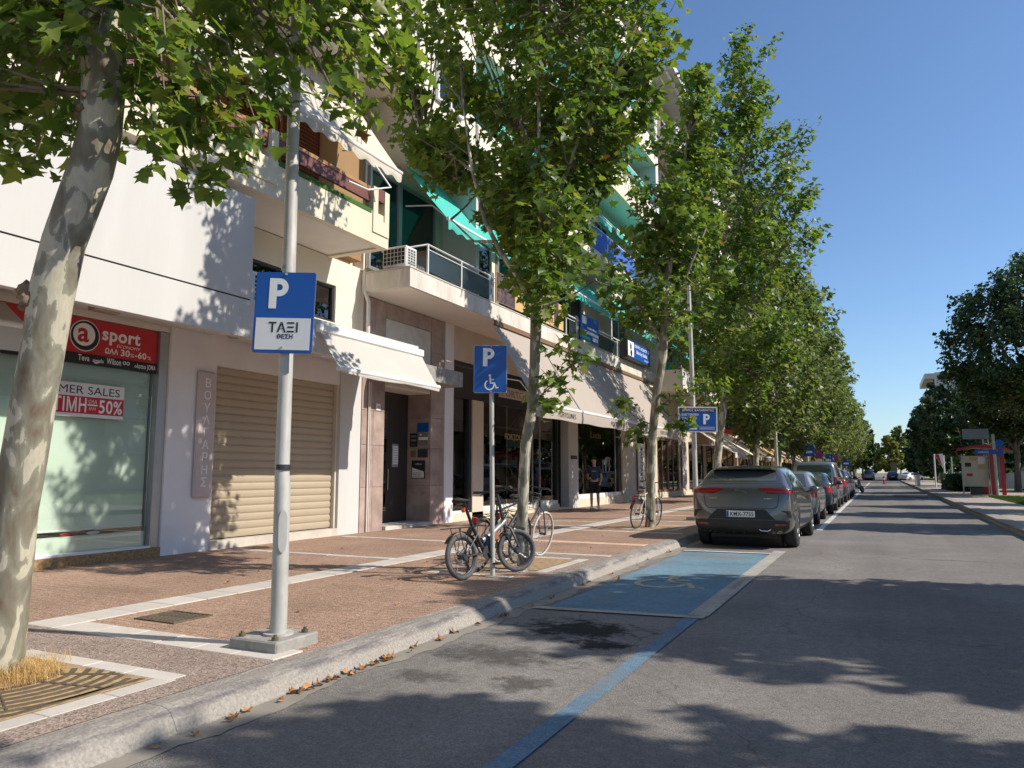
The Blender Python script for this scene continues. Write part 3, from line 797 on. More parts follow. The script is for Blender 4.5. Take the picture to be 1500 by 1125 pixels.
# shop front
wallbox(B1, 'shop_base', 'granite_brown', (-10.36, -10.05, -14, 8.115, .12, .275))
wallbox(B1, 'sill', 'alu_white', (-10.36, -10.07, -14, 7.95, .277, .31))
wallbox(B1, 'sill_band', 'blind_green', (-10.30, -10.215, -14, 7.93, .31, .53))
MB().box(-10.27, -10.262, -14, 7.92, .615, 3.62).build('window_blind', 'blind_green', B1)
MB().tube([(-10.262, -14, .61), (-10.262, 7.92, .61)], .016, 6).build('blind_rod', 'alu_white', B1)
wallbox(B1, 'dark_backing', 'dark_interior', (-10.35, -10.30, -14, 7.95, .3, 3.62))  # upright near-black sheet standing in for the unlit shop interior
for k, (y, m) in enumerate(((6.4, 'black_matt'), (6.75, 'sign_red'), (7.15, 'alu_white'), (7.45, 'black_matt'))):
    b = MB(); b.ball((-10.282, y, .555), .07, 10, 6, (.14, 1.6, .35)); b.build('shoe', m, B1)
for y0, y1 in ((-14, -6), (-5.96, -1.0), (-.96, 3.4), (3.44, 7.93)):
    MB().box(-10.200, -10.192, y0, y1, .312, 3.635).build('shop_pane', 'glass_clear', B1)
wallbox(B1, 'window_frame', 'aluminium', (-10.30, -10.10, 7.955, 8.115, .277, 3.63), (-10.205, -10.187, 3.40, 3.44, .315, 3.63), (-10.205, -10.187, -1.0, -.96, .315, 3.63))
# roller shutter
wallbox(B1, 'shutter_recess', 'dark_interior', (-10.36, -10.30, 9.06, 12.33, .12, 3.24))
wallbox(B1, 'shutter_rail', 'shutter_base', (-10.30, -10.12, 9.06, 9.12, .29, 3.24)); wallbox(B1, 'shutter_rail', 'shutter_base', (-10.30, -10.12, 12.27, 12.33, .29, 3.24))
wallbox(B1, 'threshold', 'marble_pale', (-10.36, -10.06, 9.062, 12.328, .12, .285))
b = MB(); pr = [(0, 0), (.012, .004), (.022, .03), (.026, .07), (.022, .105), (.006, .121), (.006, .134), (0, .134)]
vs = [(x, -1.57, z) for x, z in pr] + [(x, 1.57, z) for x, z in pr]; n = len(pr)
b.add(vs, [tuple(range(n)), tuple(range(2 * n - 1, n - 1, -1))] + [(i + 1 if i + 1 < n else 0, i, n + i, n + (i + 1) % n) for i in range(n)])
sm = b.mesh('shutter_slat'); sm.materials.append(MATS['shutter_slat'])
for k in range(22):
    place_piece('shutter_slat', sm, B1, (-10.22 + rp(-.002, .002), 10.695, .30 + k * .1345))
# canopy, blank upper panel
XF = -8.62
wallbox(B1, 'canopy', 'stucco_white', (XF - .14, XF, -14, 13.05, 3.48, 4.06))
wallbox(B1, 'canopy_soffit', 'soffit', (-10.36, XF - .14, -14, 13.05, 3.79, 4.05))
wallbox(B1, 'soffit_panel', 'stucco_white', (-10.05, -9.0, -14, 8.9, 3.735, 3.789), (-10.05, -8.95, 9.3, 13.02, 3.72, 3.789))
wallbox(B1, 'upper_panel', 'stucco_white', (-10.36, XF, -14, 8.36, 4.085, 5.70))
wallbox(B1, 'panel_joint', 'black_matt', (-10.30, XF - .02, -14, 8.34, 4.06, 4.085))
MB().bbox(-9.7, -9.55, 6.45, 6.85, 3.64, 3.733, .01).build('ceiling_lamp', 'brass', B1)
wallbox(B1, 'mezzanine_wall', 'stucco_pale', (-10.359, XW, 8.37, 9.5, 4.06, 5.88), (-10.359, XW, 12.08, 13.02, 4.06, 5.88), (-10.359, XW, 9.5, 12.08, 5.31, 5.88), (-10.359, XW, 9.5, 12.08, 4.06, 4.52))
window(B1, -10.16, 9.5, 12.08, 4.52, 5.31, mull=1, fw=.05)
# cream balcony with its slotted uprights, turf, wine red beam
wallbox(B1, 'balcony_slab', 'soffit', (-10.36, -8.80, -14, 11.90, 5.90, 6.05))
wallbox(B1, 'balcony_parapet', 'stucco_cream', (-8.80, -8.64, -14, 11.93, 5.86, 6.50), (-10.06, -8.80, 11.78, 11.93, 5.86, 6.50))
for y in (-4.2, 2.2, 8.55, 11.65):
    wallbox(B1, 'balcony_upright', 'stucco_cream', (-8.83, -8.615, y - .26, y - .11, 6.36, 7.0), (-8.83, -8.615, y + .11, y + .26, 6.36, 7.0), (-8.83, -8.615, y - .26, y + .26, 6.08, 6.36))
wallbox(B1, 'beam', 'wood_red', (-8.76, -8.70, -14, 11.45, 6.70, 6.93), (-8.755, -8.63, 11.45, 11.85, 6.76, 7.02))
wallbox(B1, 'beam_cap', 'wood_orange', (-8.77, -8.69, -14, 11.4, 6.93, 7.0))
for y0, y1 in ((-14, -4.5), (-3.9, 1.9), (2.5, 8.25), (8.85, 11.35)):
    b = MB()
    for k in range(int((y1 - y0) * 260)):
        y = rp(y0, y1); x = rp(-8.80, -8.66); h = rp(.05, .13); a = rp(0, 6.28)
        b.add([(x, y - .008, 6.47), (x, y + .008, 6.47), (x + .03 * math.cos(a) + rp(0, .03), y + .03 * math.sin(a), 6.48 + h)], [(0, 1, 2)])
    b.box(-8.82, -8.628, y0, y1, 6.44, 6.52)
    b.build('turf_strip', 'turf', B1, kind='stuff')
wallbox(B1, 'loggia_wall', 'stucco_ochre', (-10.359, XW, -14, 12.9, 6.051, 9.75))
# brown louvred shutters: frame and slats
for y0, y1 in ((9.0, 10.2), (10.25, 11.45), (5.2, 6.4), (6.45, 7.65)):
    sh = wallbox(B1, 'window_shutter', 'louvre_brown', (XW, XW + .05, y0, y0 + .07, 6.3, 8.6), (XW, XW + .05, y1 - .07, y1, 6.3, 8.6), (XW, XW + .05, y0 + .07, y1 - .07, 8.5, 8.6), (XW, XW + .05, y0 + .07, y1 - .07, 6.3, 6.4), (XW + .001, XW + .012, y0 + .07, y1 - .07, 6.4, 8.5))
    lm_ = MB().add([(0, 0, 0), (.045, 0, -.035), (.045, y1 - y0 - .14, -.035), (0, y1 - y0 - .14, 0), (0, 0, .008), (.045, 0, -.027), (.045, y1 - y0 - .14, -.027), (0, y1 - y0 - .14, .008)], [(0, 1, 2, 3), (7, 6, 5, 4), (0, 4, 5, 1), (1, 5, 6, 2), (2, 6, 7, 3), (3, 7, 4, 0)]).mesh('slat')
    lm_.materials.append(MATS['louvre_brown'])
    for k in range(26): place_piece('slat', lm_, sh, (XW + .012, y0 + .07, 6.47 + k * .08))
# storeys above: bright parapet walls with shaded loggias
for k in range(3):
    z = 9.75 + 3.2 * k
    wallbox(B1, 'parapet_wall', 'stucco_pale', (-8.86, -8.66, -14, 12.85, z, z + 1.62), (-10.36, -8.86, 12.70, 12.85, z, z + 1.62))
    wallbox(B1, 'floor_slab', 'soffit', (-10.36, -8.86, -14, 12.70, z, z + .2))
    wallbox(B1, 'loggia_wall', 'stucco_cream', (-10.359, XW, -14, 12.7, z + .2, z + 3.25))
    for y in (-8, -3, 1.0, 5.0, 9.0):
        window(B1, XW + .03, y, y + 1.5, z + .6, z + 2.8, frame='alu_white', mull=1, back=False)
    for y in (-6, -.2, 6.0, 11.2):
        wallbox(B1, 'post', 'stucco_pale', (-8.86, -8.68, y, y + .25, z + 1.62, z + 3.25))
for y in (10.9, 11.02): MB().tube([(-8.64, y, 7.6), (-8.62, y - .3, 9.6), (-8.62, y - .3, 13)], .012, 6).build('cable', 'pipe_white', B1)
MB().tube([(-9.98, 12.94, 5.86), (-9.98, 12.94, 5.4), (-9.80, 12.86, 5.1), (-9.80, 12.86, 4.4), (-9.95, 12.86, 4.2), (-9.95, 12.86, 4.07)], .045, 10).build('drain_pipe', 'pipe_white', B1)
MB().tube([(-8.55, 11.2, 7.45), (-8.3, 11.5, 6.95), (-8.45, 11.0, 6.75), (-8.6, 10.6, 6.8)], .02, 6).build('awning_crank', 'alu_white', B1)

awning('long cream awning with scalloped edge lowered over the wine red beam of the cream balcony', -14, 12.15, -9.95, 9.62, -8.52, 7.52, 'awning_pale', val=.13, wave=.07, arms=True, bar='pipe_white')
awning('cream box awning half lowered over the roller shutter and the marble doorway', 9.88, 13.06, -8.57, 3.90, -8.12, 3.17, 'awning_white', val=.05, box=True, arms=True, nseg=6)
awning('white shop awning in shade at the far left behind the leaning trunk', -6.0, 5.55, -10.02, 3.60, -9.45, 3.22, 'awning_white', val=.30, nseg=6)

# ------------------------------------------------------------------ signs of building one
sg = thing('shop_sign', 'red shop fascia sign reading a sport economy above the green blind', 'sign', (-10.16, 6.2, 2.96))
MB().bbox(-10.185, -10.150, 4.4, 7.945, 3.115, 3.625, .006).build('panel', 'sign_red', sg)
MB().bbox(-10.185, -10.149, 4.4, 7.945, 2.96, 3.113, .006).build('brand_strip', 'sign_black', sg)
fx = -10.149
def fy(s, size, mat, y, z, par, x=fx, **kw): return text(s, size, mat, par, (x, y, z), (0, 1, 0), (0, 0, 1), **kw)
MB().disc((fx, 6.74, 3.37), (1, 0, 0), .225, .006, 40).build('badge_ring', 'ink_white', sg)
MB().disc((fx + .003, 6.74, 3.37), (1, 0, 0), .212, .006, 40).build('badge_band', 'sign_black', sg)
MB().disc((fx + .006, 6.725, 3.385), (1, 0, 0), .165, .006, 40).build('badge_disc', 'ink_white', sg)
fy('a', .40, 'ink_red', 6.625, 3.285, sg, x=fx + .009, bold=.012, name='badge_letter')
fy('sport', .27, 'ink_white', 7.0, 3.36, sg, bold=.012, width=.63)
fy('ECONOMY', .065, 'ink_white', 7.24, 3.275, sg, width=.40, shear=.25)
fy('ΩΛΑ', .105, 'ink_white', 7.06, 3.165, sg, bold=.004, width=.21)
fy('30', .135, 'ink_white', 7.31, 3.16, sg, bold=.004, width=.15); fy('%', .08, 'ink_white', 7.47, 3.16, sg, width=.065)
fy('-60', .135, 'ink_white', 7.55, 3.16, sg, bold=.004, width=.20); fy('%', .08, 'ink_white', 7.77, 3.16, sg, width=.065)
for s, y, w, hgt in (('Teva', 6.66, .17, .12), ('speedo', 6.88, .17, .08), ('Wilson', 7.10, .23, .13), ('lotto', 7.60, .15, .10), ('JOMA', 7.78, .15, .10)):
    fy(s, hgt, 'ink_white', y, 3.01, sg, width=w, bold=.002)
b = MB(); b.poly([(fx + .002, 6.90, 3.005), (fx + .002, 7.02, 3.02), (fx + .002, 6.93, 2.985)], (.003, 0, 0)); b.build('swoosh', 'ink_white', sg)
b = MB(); b.torus((fx + .003, 7.385, 3.055), (1, 0, 0), .022, .006, 14, 6); b.torus((fx + .003, 7.445, 3.055), (1, 0, 0), .022, .006, 14, 6); b.torus((fx + .003, 7.575, 3.03), (1, 0, 0), .014, .005, 12, 6); b.build('emblem', 'ink_white', sg)
st = thing('sale_poster', 'red and white sales poster reading 50% stuck on the green shop window', 'poster', (-10.18, 6.6, 2.2))
MB().box(-10.189, -10.182, 5.98, 7.44, 2.50, 2.69).build('header', 'sign_white', st)
MB().box(-10.189, -10.182, 5.98, 7.44, 2.255, 2.498).build('body', 'sign_red', st)
MB().box(-10.189, -10.182, 5.98, 7.44, 2.205, 2.253).build('footer', 'sign_white', st)
fy('SUMMER SALES', .165, 'ink_black', 6.03, 2.535, st, x=-10.182, width=1.33)
fy('2Η ΤΙΜΗ', .27, 'ink_white', 6.06, 2.28, st, x=-10.182, bold=.006, width=.79)
fy('ΟΛΑ', .07, 'ink_white', 6.88, 2.41, st, x=-10.182, width=.13); MB().box(-10.181, -10.178, 6.87, 7.02, 2.375, 2.395).build('dash', 'ink_white', st); fy('ΑΛΛΑ', .055, 'ink_white', 6.89, 2.315, st, x=-10.182, width=.11)
fy('50%', .27, 'ink_white', 7.04, 2.28, st, x=-10.182, bold=.006, width=.37)
pl = thing('name_plaque', 'pink upright plaque lettered ΒΟΥΛΓΑΡΗΣ between shop window and roller shutter', 'sign', (-10.04, 8.83, 1.0))
MB().bbox(-10.075, -10.0, 8.65, 9.02, 1.0, 3.10, .03).build('board', 'plaque_pink', pl)
for i, ch in enumerate('ΒΟΥΛΓΑΡΗΣ'):
    text(ch, .205, 'ink_white', pl, (-10.0, 8.835, 2.83 - i * .205), (0, 1, 0), (0, 0, 1), name='letter', align='CENTER')

def ac_unit(label, x0, x1, y0, y1, z0, z1):
    t = thing('air_conditioner', label, 'air conditioner', ((x0 + x1) / 2, (y0 + y1) / 2, z0), 'outdoor air conditioner units on the facades')
    MB().bbox(x0, x1, y0, y1, z0 + .04, z1, .015).build('casing', 'alu_white', t)
    MB().box(x0 + .03, x1 - .03, y0 - .004, y0 + .01, z0 + .09, z1 - .05).build('grille_backing', 'black_matt', t)
    b = MB()
    n = 6
    for k in range(n + 1):
        xx = x0 + .03 + (x1 - x0 - .06) * k / n; b.box(xx - .004, xx + .004, y0 - .014, y0 - .004, z0 + .09, z1 - .05)
    for k in range(5):
        zz = z0 + .09 + (z1 - z0 - .14) * k / 4; b.box(x0 + .03, x1 - .03, y0 - .012, y0 - .005, zz - .004, zz + .004)
    b.build('wire_grille', 'alu_white', t)
    MB().box(x1 - .001, x1 + .004, y0 + .05, y1 - .06, z0 + .09, z1 - .05).build('vent_backing', 'black_matt', t)
    b = MB()
    for k in range(7): b.box(x1 + .001, x1 + .010, y0 + .05, y1 - .06, z0 + .085 + (z1 - z0 - .14) * k / 6 - .008, z0 + .085 + (z1 - z0 - .14) * k / 6 + .008)
    for k in range(4): b.box(x1 + .001, x1 + .010, y0 + .05 + (y1 - y0 - .11) * k / 3 - .008, y0 + .05 + (y1 - y0 - .11) * k / 3 + .008, z0 + .09, z1 - .05)
    b.build('vent_bars', 'alu_white', t)
    for xx in (x0 + .1, x1 - .1): MB().box(xx - .03, xx + .03, y0 + .05, y1 - .05, z0, z0 + .04).build('foot', 'rubber', t)
ac_unit('white air conditioner half hidden behind the blue taxi sign on the white canopy', -9.55, -8.82, 8.55, 8.88, 4.06, 4.62)

# ------------------------------------------------------------------ the marble entrance and the fashion shop
B2 = thing('apartment_building', 'tall cream apartment block with marble doorway, frosted glass balcony and many teal awnings', 'building', (XW, 23, 0))
wallbox(B2, 'wall', 'stucco_pale', (-24, -14.0, 13.03, 33, .1, 21.6), (-14, -10.36, 13.03, 33, 5.3, 21.6), (-14, -10.36, 13.03, 13.2, .1, 5.3), (-14, -10.36, 16.5, 16.86, .1, 5.3), (-14, -10.36, 32.4, 33, .1, 5.3))
wallbox(B2, 'back_wall', 'stucco_pale', (-13.98, -13.9, 16.9, 25.0, .2, 4.5))
wallbox(B2, 'shop_ceiling', 'soffit', (-13.99, -10.37, 16.86, 32.4, 4.55, 4.7))
wallbox(B2, 'shop_floor', 'shop_floor', (-13.99, -10.37, 13.2, 32.4, .1, .20))
wallbox(B2, 'entrance_back', 'door_bronze', (-11.1, -10.76, 13.2, 16.5, .1, 5.3))
def panel_grid(y0, y1, x0, x1, zs, mat, g=.006):
    for z0, z1 in zip(zs[:-1], zs[1:]):
        MB().bbox(x0, x1, y0 + g / 2, y1 - g / 2, z0 + g / 2, z1 - g / 2, .003).build('marble_panel', mat, B2)
zs = [.13, 1.10, 2.02, 2.78, 3.60, 4.45, 5.33]
wallbox(B2, 'jamb_core', 'mid_interior', (-10.75, -10.09, 13.035, 13.87, .13, 5.34), (-10.36, -10.09, 13.87, 15.83, 3.42, 5.34), (-10.75, -10.09, 15.845, 16.46, .13, 5.34))
panel_grid(13.04, 13.47, -10.088, XW, zs, 'marble_rose'); panel_grid(13.47, 13.88, -10.088, XW, zs, 'marble_rose')
panel_grid(15.83, 16.46, -10.088, XW, zs, 'marble_rose')
for y0, y1 in ((13.88, 14.5), (14.5, 15.2), (15.2, 15.83)):
    panel_grid(y0, y1, -10.088, XW, [4.97, 5.33], 'marble_rose')
panel_grid(13.88, 15.83, -10.118, -10.085, [3.42, 4.97], 'marble_pale')
# reveal panels facing the camera side
for z0, z1 in zip(zs[:4], zs[1:5]):
    MB().bbox(-10.75, -10.092, 15.828, 15.843, z0 + .003, min(z1, 3.4) - .003, .002).build('marble_panel', 'marble_rose', B2)
wallbox(B2, 'doorway_ceiling', 'soffit', (-10.75, -10.09, 13.87, 15.83, 3.38, 3.42))
wallbox(B2, 'door_step', 'marble_pale', (-10.76, -9.98, 13.89, 15.82, .12, .22))
dr = wallbox(B2, 'door', 'door_bronze', (-10.755, -10.73, 13.92, 15.02, .22, 3.1))
MB().box(-10.729, -10.722, 14.05, 14.9, .5, 2.9).build('door_glass', 'glass_dark', dr)
MB().tube([(-10.70, 14.95, 1.0), (-10.70, 14.95, 1.5)], .015, 6).build('handle', 'brass', dr)
ic = thing('intercom_panel', 'tall aluminium intercom panel inside the dark marble doorway', 'intercom', (-10.75, 15.3, 1.5))
MB().bbox(-10.758, -10.735, 15.17, 15.42, 1.55, 2.12, .005).build('plate', 'aluminium', ic)
bt = MB().box(-.003, .003, -.05, .05, -.02, .02).mesh('bell_button'); bt.materials.append(MATS['ink_white'])
for k in range(8):
    for j in range(2): place_piece('bell_button', bt, ic, (-10.732, 15.24 + j * .115, 1.64 + k * .058))
def reveal_plate(label, x0, x1, z0, z1, mat, lines=(), inkm='ink_white', extra=None):
    t = thing('door_plate', label, 'plate', ((x0 + x1) / 2, 15.82, z0), 'office plates beside the marble doorway')
    MB().bbox(x0, x1, 15.812, 15.827, z0, z1, .003).build('plate', mat, t)
    for (a, z, w, h) in lines:
        MB().box(x0 + a, x0 + a + w, 15.809, 15.8125, z0 + z, z0 + z + h).build('print', inkm, t)
    if extra: extra(t)
    return t
reveal_plate('plain dark blue office plate, topmost beside the marble doorway', -10.45, -10.11, 2.43, 2.66, 'sign_blue')
reveal_plate('black office plate with three grey lines, left beside the marble doorway', -10.66, -10.44, 2.06, 2.40, 'sign_black', ((.03, .24, .16, .05), (.03, .14, .16, .05), (.03, .06, .16, .012)), 'steel_grey')
reveal_plate('grey glass office plate with a white bar under the dark blue one', -10.42, -10.12, 2.10, 2.40, 'steel_grey', ((.02, .13, .27, .07), (.05, .24, .05, .04)))
reveal_plate('small brown office plate beside the dark grey one in the doorway', -10.64, -10.47, 1.80, 1.97, 'wood_brown')
reveal_plate('dark grey office plate right of the small brown one', -10.43, -10.13, 1.79, 2.0, 'steel_dark')
def slant(t):
    MB().poly([(-10.58, 15.811, 1.29), (-10.23, 15.811, 1.29), (-10.23, 15.811, 1.44), (-10.58, 15.811, 1.54)], (0, -.003, 0)).build('white_field', 'sign_white', t)
    text('office', .06, 'ink_white', t, (-10.5, 15.812, 1.61), (1, 0, 0), (0, 0, 1), width=.2)
    for k in range(3): MB().box(-10.55, -10.30, 15.805, 15.8075, 1.32 + k * .04, 1.332 + k * .04).build('print', 'steel_grey', t)
reveal_plate('black and white slanted poster plate, lowest in the marble doorway', -10.60, -10.20, 1.27, 1.72, 'sign_black', extra=slant)
hn = thing('house_number', 'small square white house number plate on the left marble jamb', 'number plate', (-10.05, 13.62, 2.8))
MB().bbox(-10.059, -10.045, 13.55, 13.70, 2.80, 2.95, .004).build('plate', 'ink_white', hn)
text('43', .09, 'ink_black', hn, (-10.045, 13.625, 2.845), (0, 1, 0), (0, 0, 1), align='CENTER', bold=.002)
MB().tube([(-10.03, 13.25, .14), (-10.03, 13.25, 3.4)], .016, 6).build('conduit', 'pipe_white', B2)
MB().tube([(-10.02, 13.30, .14), (-10.02, 13.30, 3.4)], .010, 6).build('conduit', 'pipe_white', B2)
wallbox(B2, 'door_canopy', 'concrete', (-10.05, -9.2, 13.3, 15.93, 3.52, 3.88))
wallbox(B2, 'pillar', 'stucco_lilac', (-10.36, XW + .02, 16.47, 16.91, .13, 5.34))
# fashion shop front
wallbox(B2, 'shop_base', 'plinth_stone', (-10.36, XW, 16.915, 24.18, .12, .34), (-10.36, XW, 26.0, 31.3, .12, .44), (-10.36, XW + .01, 31.3, 32.98, .12, .40), (-10.9, XW, 24.18, 25.05, .12, .2))
wallbox(B2, 'shop_sill', 'alu_white', (-10.32, XW - .03, 18.62, 24.1, .342, .47), (-10.32, XW - .03, 26.02, 31.2, .442, .60), (-10.32, XW - .03, 16.95, 17.85, .342, .40))
wallbox(B2, 'frontage_wall', 'beige_wall', (-10.36, XW - .01, 16.915, 32.4, 4.42, 5.34))
wallbox(B2, 'black_fascia', 'black_paint', (-10.36, XW - .03, 16.915, 25.05, 3.42, 4.42))
wallbox(B2, 'tan_fascia', 'beige_wall', (-10.36, XW - .03, 25.05, 32.4, 3.72, 4.42))
wallbox(B2, 'pillar', 'beige_wall', (-10.36, XW, 17.99, 18.62, .13, 3.42))
wallbox(B2, 'pillar', 'stucco_white', (-10.36, XW + .01, 25.05, 26.0, .13, 3.72))
wallbox(B2, 'pillar', 'beige_wall', (-10.36, XW + .01, 31.3, 32.4, .40, 3.72), (-10.36, XW + .012, 32.4, 32.98, .40, 5.34))
wallbox(B2, 'black_post', 'black_paint', (-10.34, XW - .04, 17.83, 17.99, .34, 3.42), (-10.34, XW - .04, 24.12, 24.2, .3, 3.42), (-10.34, XW - .04, 30.9, 31.3, .6, 3.72))
for y0, y1, z0, z1 in ((16.915, 17.83, .41, 3.42), (18.62, 20.4, .47, 3.42), (20.42, 22.2, .47, 3.42), (22.24, 22.8, .47, 3.42), (22.84, 24.12, .47, 3.42), (26.0, 30.9, .6, 3.72)):
    MB().box(-10.20, -10.19, y0, y1, z0, z1).build('shop_pane', 'glass_shop', B2)
wallbox(B2, 'pane_bar', 'aluminium', (-10.215, -10.175, 22.2, 22.24, .47, 3.42), (-10.215, -10.175, 22.8, 22.84, .47, 3.42), (-10.215, -10.175, 30.72, 30.78, .6, 3.72))
dr = wallbox(B2, 'shop_door', 'black_paint', (-10.42, -10.36, 24.2, 24.28, .2, 3.42), (-10.42, -10.36, 24.97, 25.05, .2, 3.42), (-10.42, -10.36, 24.28, 24.97, 3.3, 3.42), (-10.42, -10.36, 24.28, 24.97, .2, .32))
MB().box(-10.40, -10.39, 24.28, 24.97, .32, 3.3).build('door_glass', 'glass_shop_dark', dr)
ls = thing('shop_sign', 'pinkish copper letters on the black fascia of the fashion shop', 'sign', (-10.08, 21.0, 3.6))
MB().bbox(-10.095, -10.06, 19.6, 22.6, 3.66, 4.0, .006).build('panel', 'plaque_pink', ls)
fy("FORTOUNI'S", .30, 'wood_brown', 19.75, 3.71, ls, x=-10.06, width=2.7)
# things in the windows
def mannequin(y, x, mat, label, z=.25):
    t = thing('mannequin', label, 'mannequin', (x, y, z), 'mannequins in the shop windows')
    b = MB(); b.tube([(x, y, z + .95), (x, y, z + 1.05), (x, y, z + 1.25), (x, y, z + 1.42), (x, y, z + 1.5)], [.16, .15, .17, .19, .06], 12); b.tube([(x, y - .2, z + 1.40), (x + .03, y - .25, z + 1.1), (x + .1, y - .22, z + .9)], [.06, .05, .04], 8); b.tube([(x, y + .2, z + 1.40), (x + .03, y + .25, z + 1.1), (x + .1, y + .22, z + .9)], [.06, .05, .04], 8)
    b.build('shirt', mat, t)
    MB().tube([(x, y, z + .42), (x, y, z + .7), (x, y, z + .97)], [.19, .18, .16], 12).build('skirt', 'black_matt', t)
    MB().tube([(x, y, z + 1.48), (x, y, z + 1.58)], .04, 8).ball((x, y, z + 1.66), .085, 10, 8, (1, .8, 1.2)).build('head', 'plaque_pink', t)
    MB().tube([(x, y, z), (x, y, z + .45)], .02, 6).disc((x, y, z + .01), (0, 0, 1), .16, .02).build('stand', 'steel_grey', t)
mannequin(19.3, -10.55, 'sign_white', 'mannequin in a white shirt, left of the large fashion shop window')
mannequin(20.1, -10.6, 'blue_cloth', 'mannequin in a blue top in the large fashion shop window')
mannequin(26.7, -10.6, 'blue_cloth', 'mannequin in a blue top behind the man in the window')
mannequin(29.4, -10.6, 'black_matt', 'mannequin in a black dress at the right of the far window')
mannequin(17.35, -10.7, 'plaque_pink', 'mannequin in a pale blouse in the narrow shop window')
hb = thing('straw_hat', 'round straw hat hanging in the narrow shop window', 'hat', (-10.5, 17.25, 2.3))
MB().disc((-10.48, 17.28, 2.5), (1, .1, 0), .24, .015, 28).build('brim', 'wood_orange', hb); MB().ball((-10.48, 17.28, 2.5), .12, 14, 8, (.8, 1, 1)).build('crown', 'wood_orange', hb)
wallbox(B2, 'display_panel', 'beige_wall', (-10.72, -10.70, 17.0, 17.8, .4, 3.3), (-10.72, -10.70, 18.7, 19.4, 1.9, 3.3))
for k, (y, w, h, m, lab) in enumerate(((20.9, .9, .75, 'alu_white', 'white display table with folded clothes behind the glass'), (22.2, .7, .6, 'sign_white', 'low white display table near the glass door strips'), (28.2, 1.1, .7, 'wood_brown', 'brown display table in the far shop window'))):
    t = thing('display_table', lab, 'table', (-11.2, y, .2))
    MB().bbox(-11.05, -10.40, y - w / 2, y + w / 2, .2 + h - .04, .2 + h, .005).build('top', m, t)
    for dx in (-11.0, -10.45):
        for dy in (y - w / 2 + .05, y + w / 2 - .05): MB().box(dx - .02, dx + .02, dy - .02, dy + .02, .2, .2 + h - .04).build('leg', 'steel_grey', t)
    b = MB()
    for q in range(5): b.bbox(-10.9 + q % 2 * .25, -10.7 + q % 2 * .25, y - w / 2 + .08 + q * .15, y - w / 2 + .2 + q * .15, .2 + h, .2 + h + rp(.06, .2), .01)
    b.build('folded_clothes', ('blue_cloth', 'sign_red', 'wood_orange')[k], t)
rk = thing('clothes_rail', 'clothes rail with dark and red garments at the back of the fashion shop', 'clothes rail', (-12.8, 21.5, .2))
MB().tube([(-12.8, 19.8, .2), (-12.8, 19.8, 1.7), (-12.8, 23.4, 1.7), (-12.8, 23.4, .2)], .02, 6).build('rail', 'chrome', rk)
for k in range(26):
    y = 19.95 + k * .13
    MB().bbox(-13.0, -12.6, y - .03, y + .03, .75 + rp(-.1, .2), 1.66, .02).build('garment', random.choice(['blue_cloth', 'black_matt', 'sign_red', 'sign_white', 'steel_grey', 'black_matt']), rk)
wallbox(B2, 'back_shelf', 'wood_brown', *[(-13.95, -13.6, 18, 31, z, z + .04) for z in (1.9, 2.4, 2.9)])
b = MB()
for k in range(50):
    y = rp(18, 30.5); z = random.choice((1.94, 2.44, 2.94)); b.box(-13.9, -13.65, y, y + rp(.1, .4), z, z + rp(.08, .3))
b.build('shelf_goods', 'paper', B2, kind='stuff')
wallbox(B2, 'back_wall', 'stucco_white', (-12.6, -12.5, 25.2, 32.4, .2, 4.5)); wallbox(B2, 'reflection_panel', 'banner_light', (-10.42, -10.36, 26.0, 30.85, 2.62, 3.71))  # tan panel imitates the ceiling reflected in the upper pane
for k in range(9): MB().poly([(-10.355, 26.4 + k * .5, 3.66), (-10.355, 26.6 + k * .5, 3.66), (-10.355, 26.2 + k * .42, 2.75), (-10.355, 26.15 + k * .42, 2.75)], (.004, 0, 0)).build('reflection_streak', 'wood_brown', B2)  # brown streaks paint the pattern of that reflection
wallbox(B2, 'hanging_board', 'paper', (-10.9, -10.88, 26.4, 30.0, 2.35, 2.50)); wallbox(B2, 'back_wall', 'stucco_white', (-12.6, -12.5, 25.2, 32.4, .2, 4.5)); wallbox(B2, 'hanging_board', 'sign_black', (-10.91, -10.875, 26.2, 30.2, 2.50, 2.56))
ws = thing('window_lettering', 'brown lettering on the upper pane of the far shop window', 'sign', (-10.185, 28.1, 2.8))
fy('Lucia', .38, 'wood_brown', 27.7, 2.78, ws, x=-10.188, width=1.2)
ws = thing('window_lettering', 'gold lettering across the dark pane of the large shop window', 'sign', (-10.185, 20.6, 2.3))
fy("FORTOUNI'S", .26, 'ink_gold', 20.2, 2.42, ws, x=-10.188, width=1.7)
nm = thing('name_plate', 'small black name plate on the white pillar beside the man', 'plate', (-10.04, 25.5, 1.9))
MB().bbox(-10.048, -10.03, 25.25, 25.85, 1.90, 2.03, .004).build('plate', 'sign_black', nm); fy('LUCIA', .07, 'steel_grey', 25.4, 1.935, nm, x=-10.03, width=.3)
for k, y in enumerate((19.4, 20.6, 21.8)):
    t = thing('spot_lamp', ('white ceiling spot behind the left pane of the large shop window', 'white ceiling spot behind the middle pane of the large shop window', 'white ceiling spot nearest the glass strips of the large shop window')[k], 'lamp', (-10.6, y, 4.2))
    MB().tube([(-10.6, y, 3.55), (-10.6, y, 3.3)], .012, 6).build('stem', 'alu_white', t); MB().tube([(-10.6, y, 3.32), (-10.55, y, 3.2)], [.05, .06], 10).build('head', 'alu_white', t)

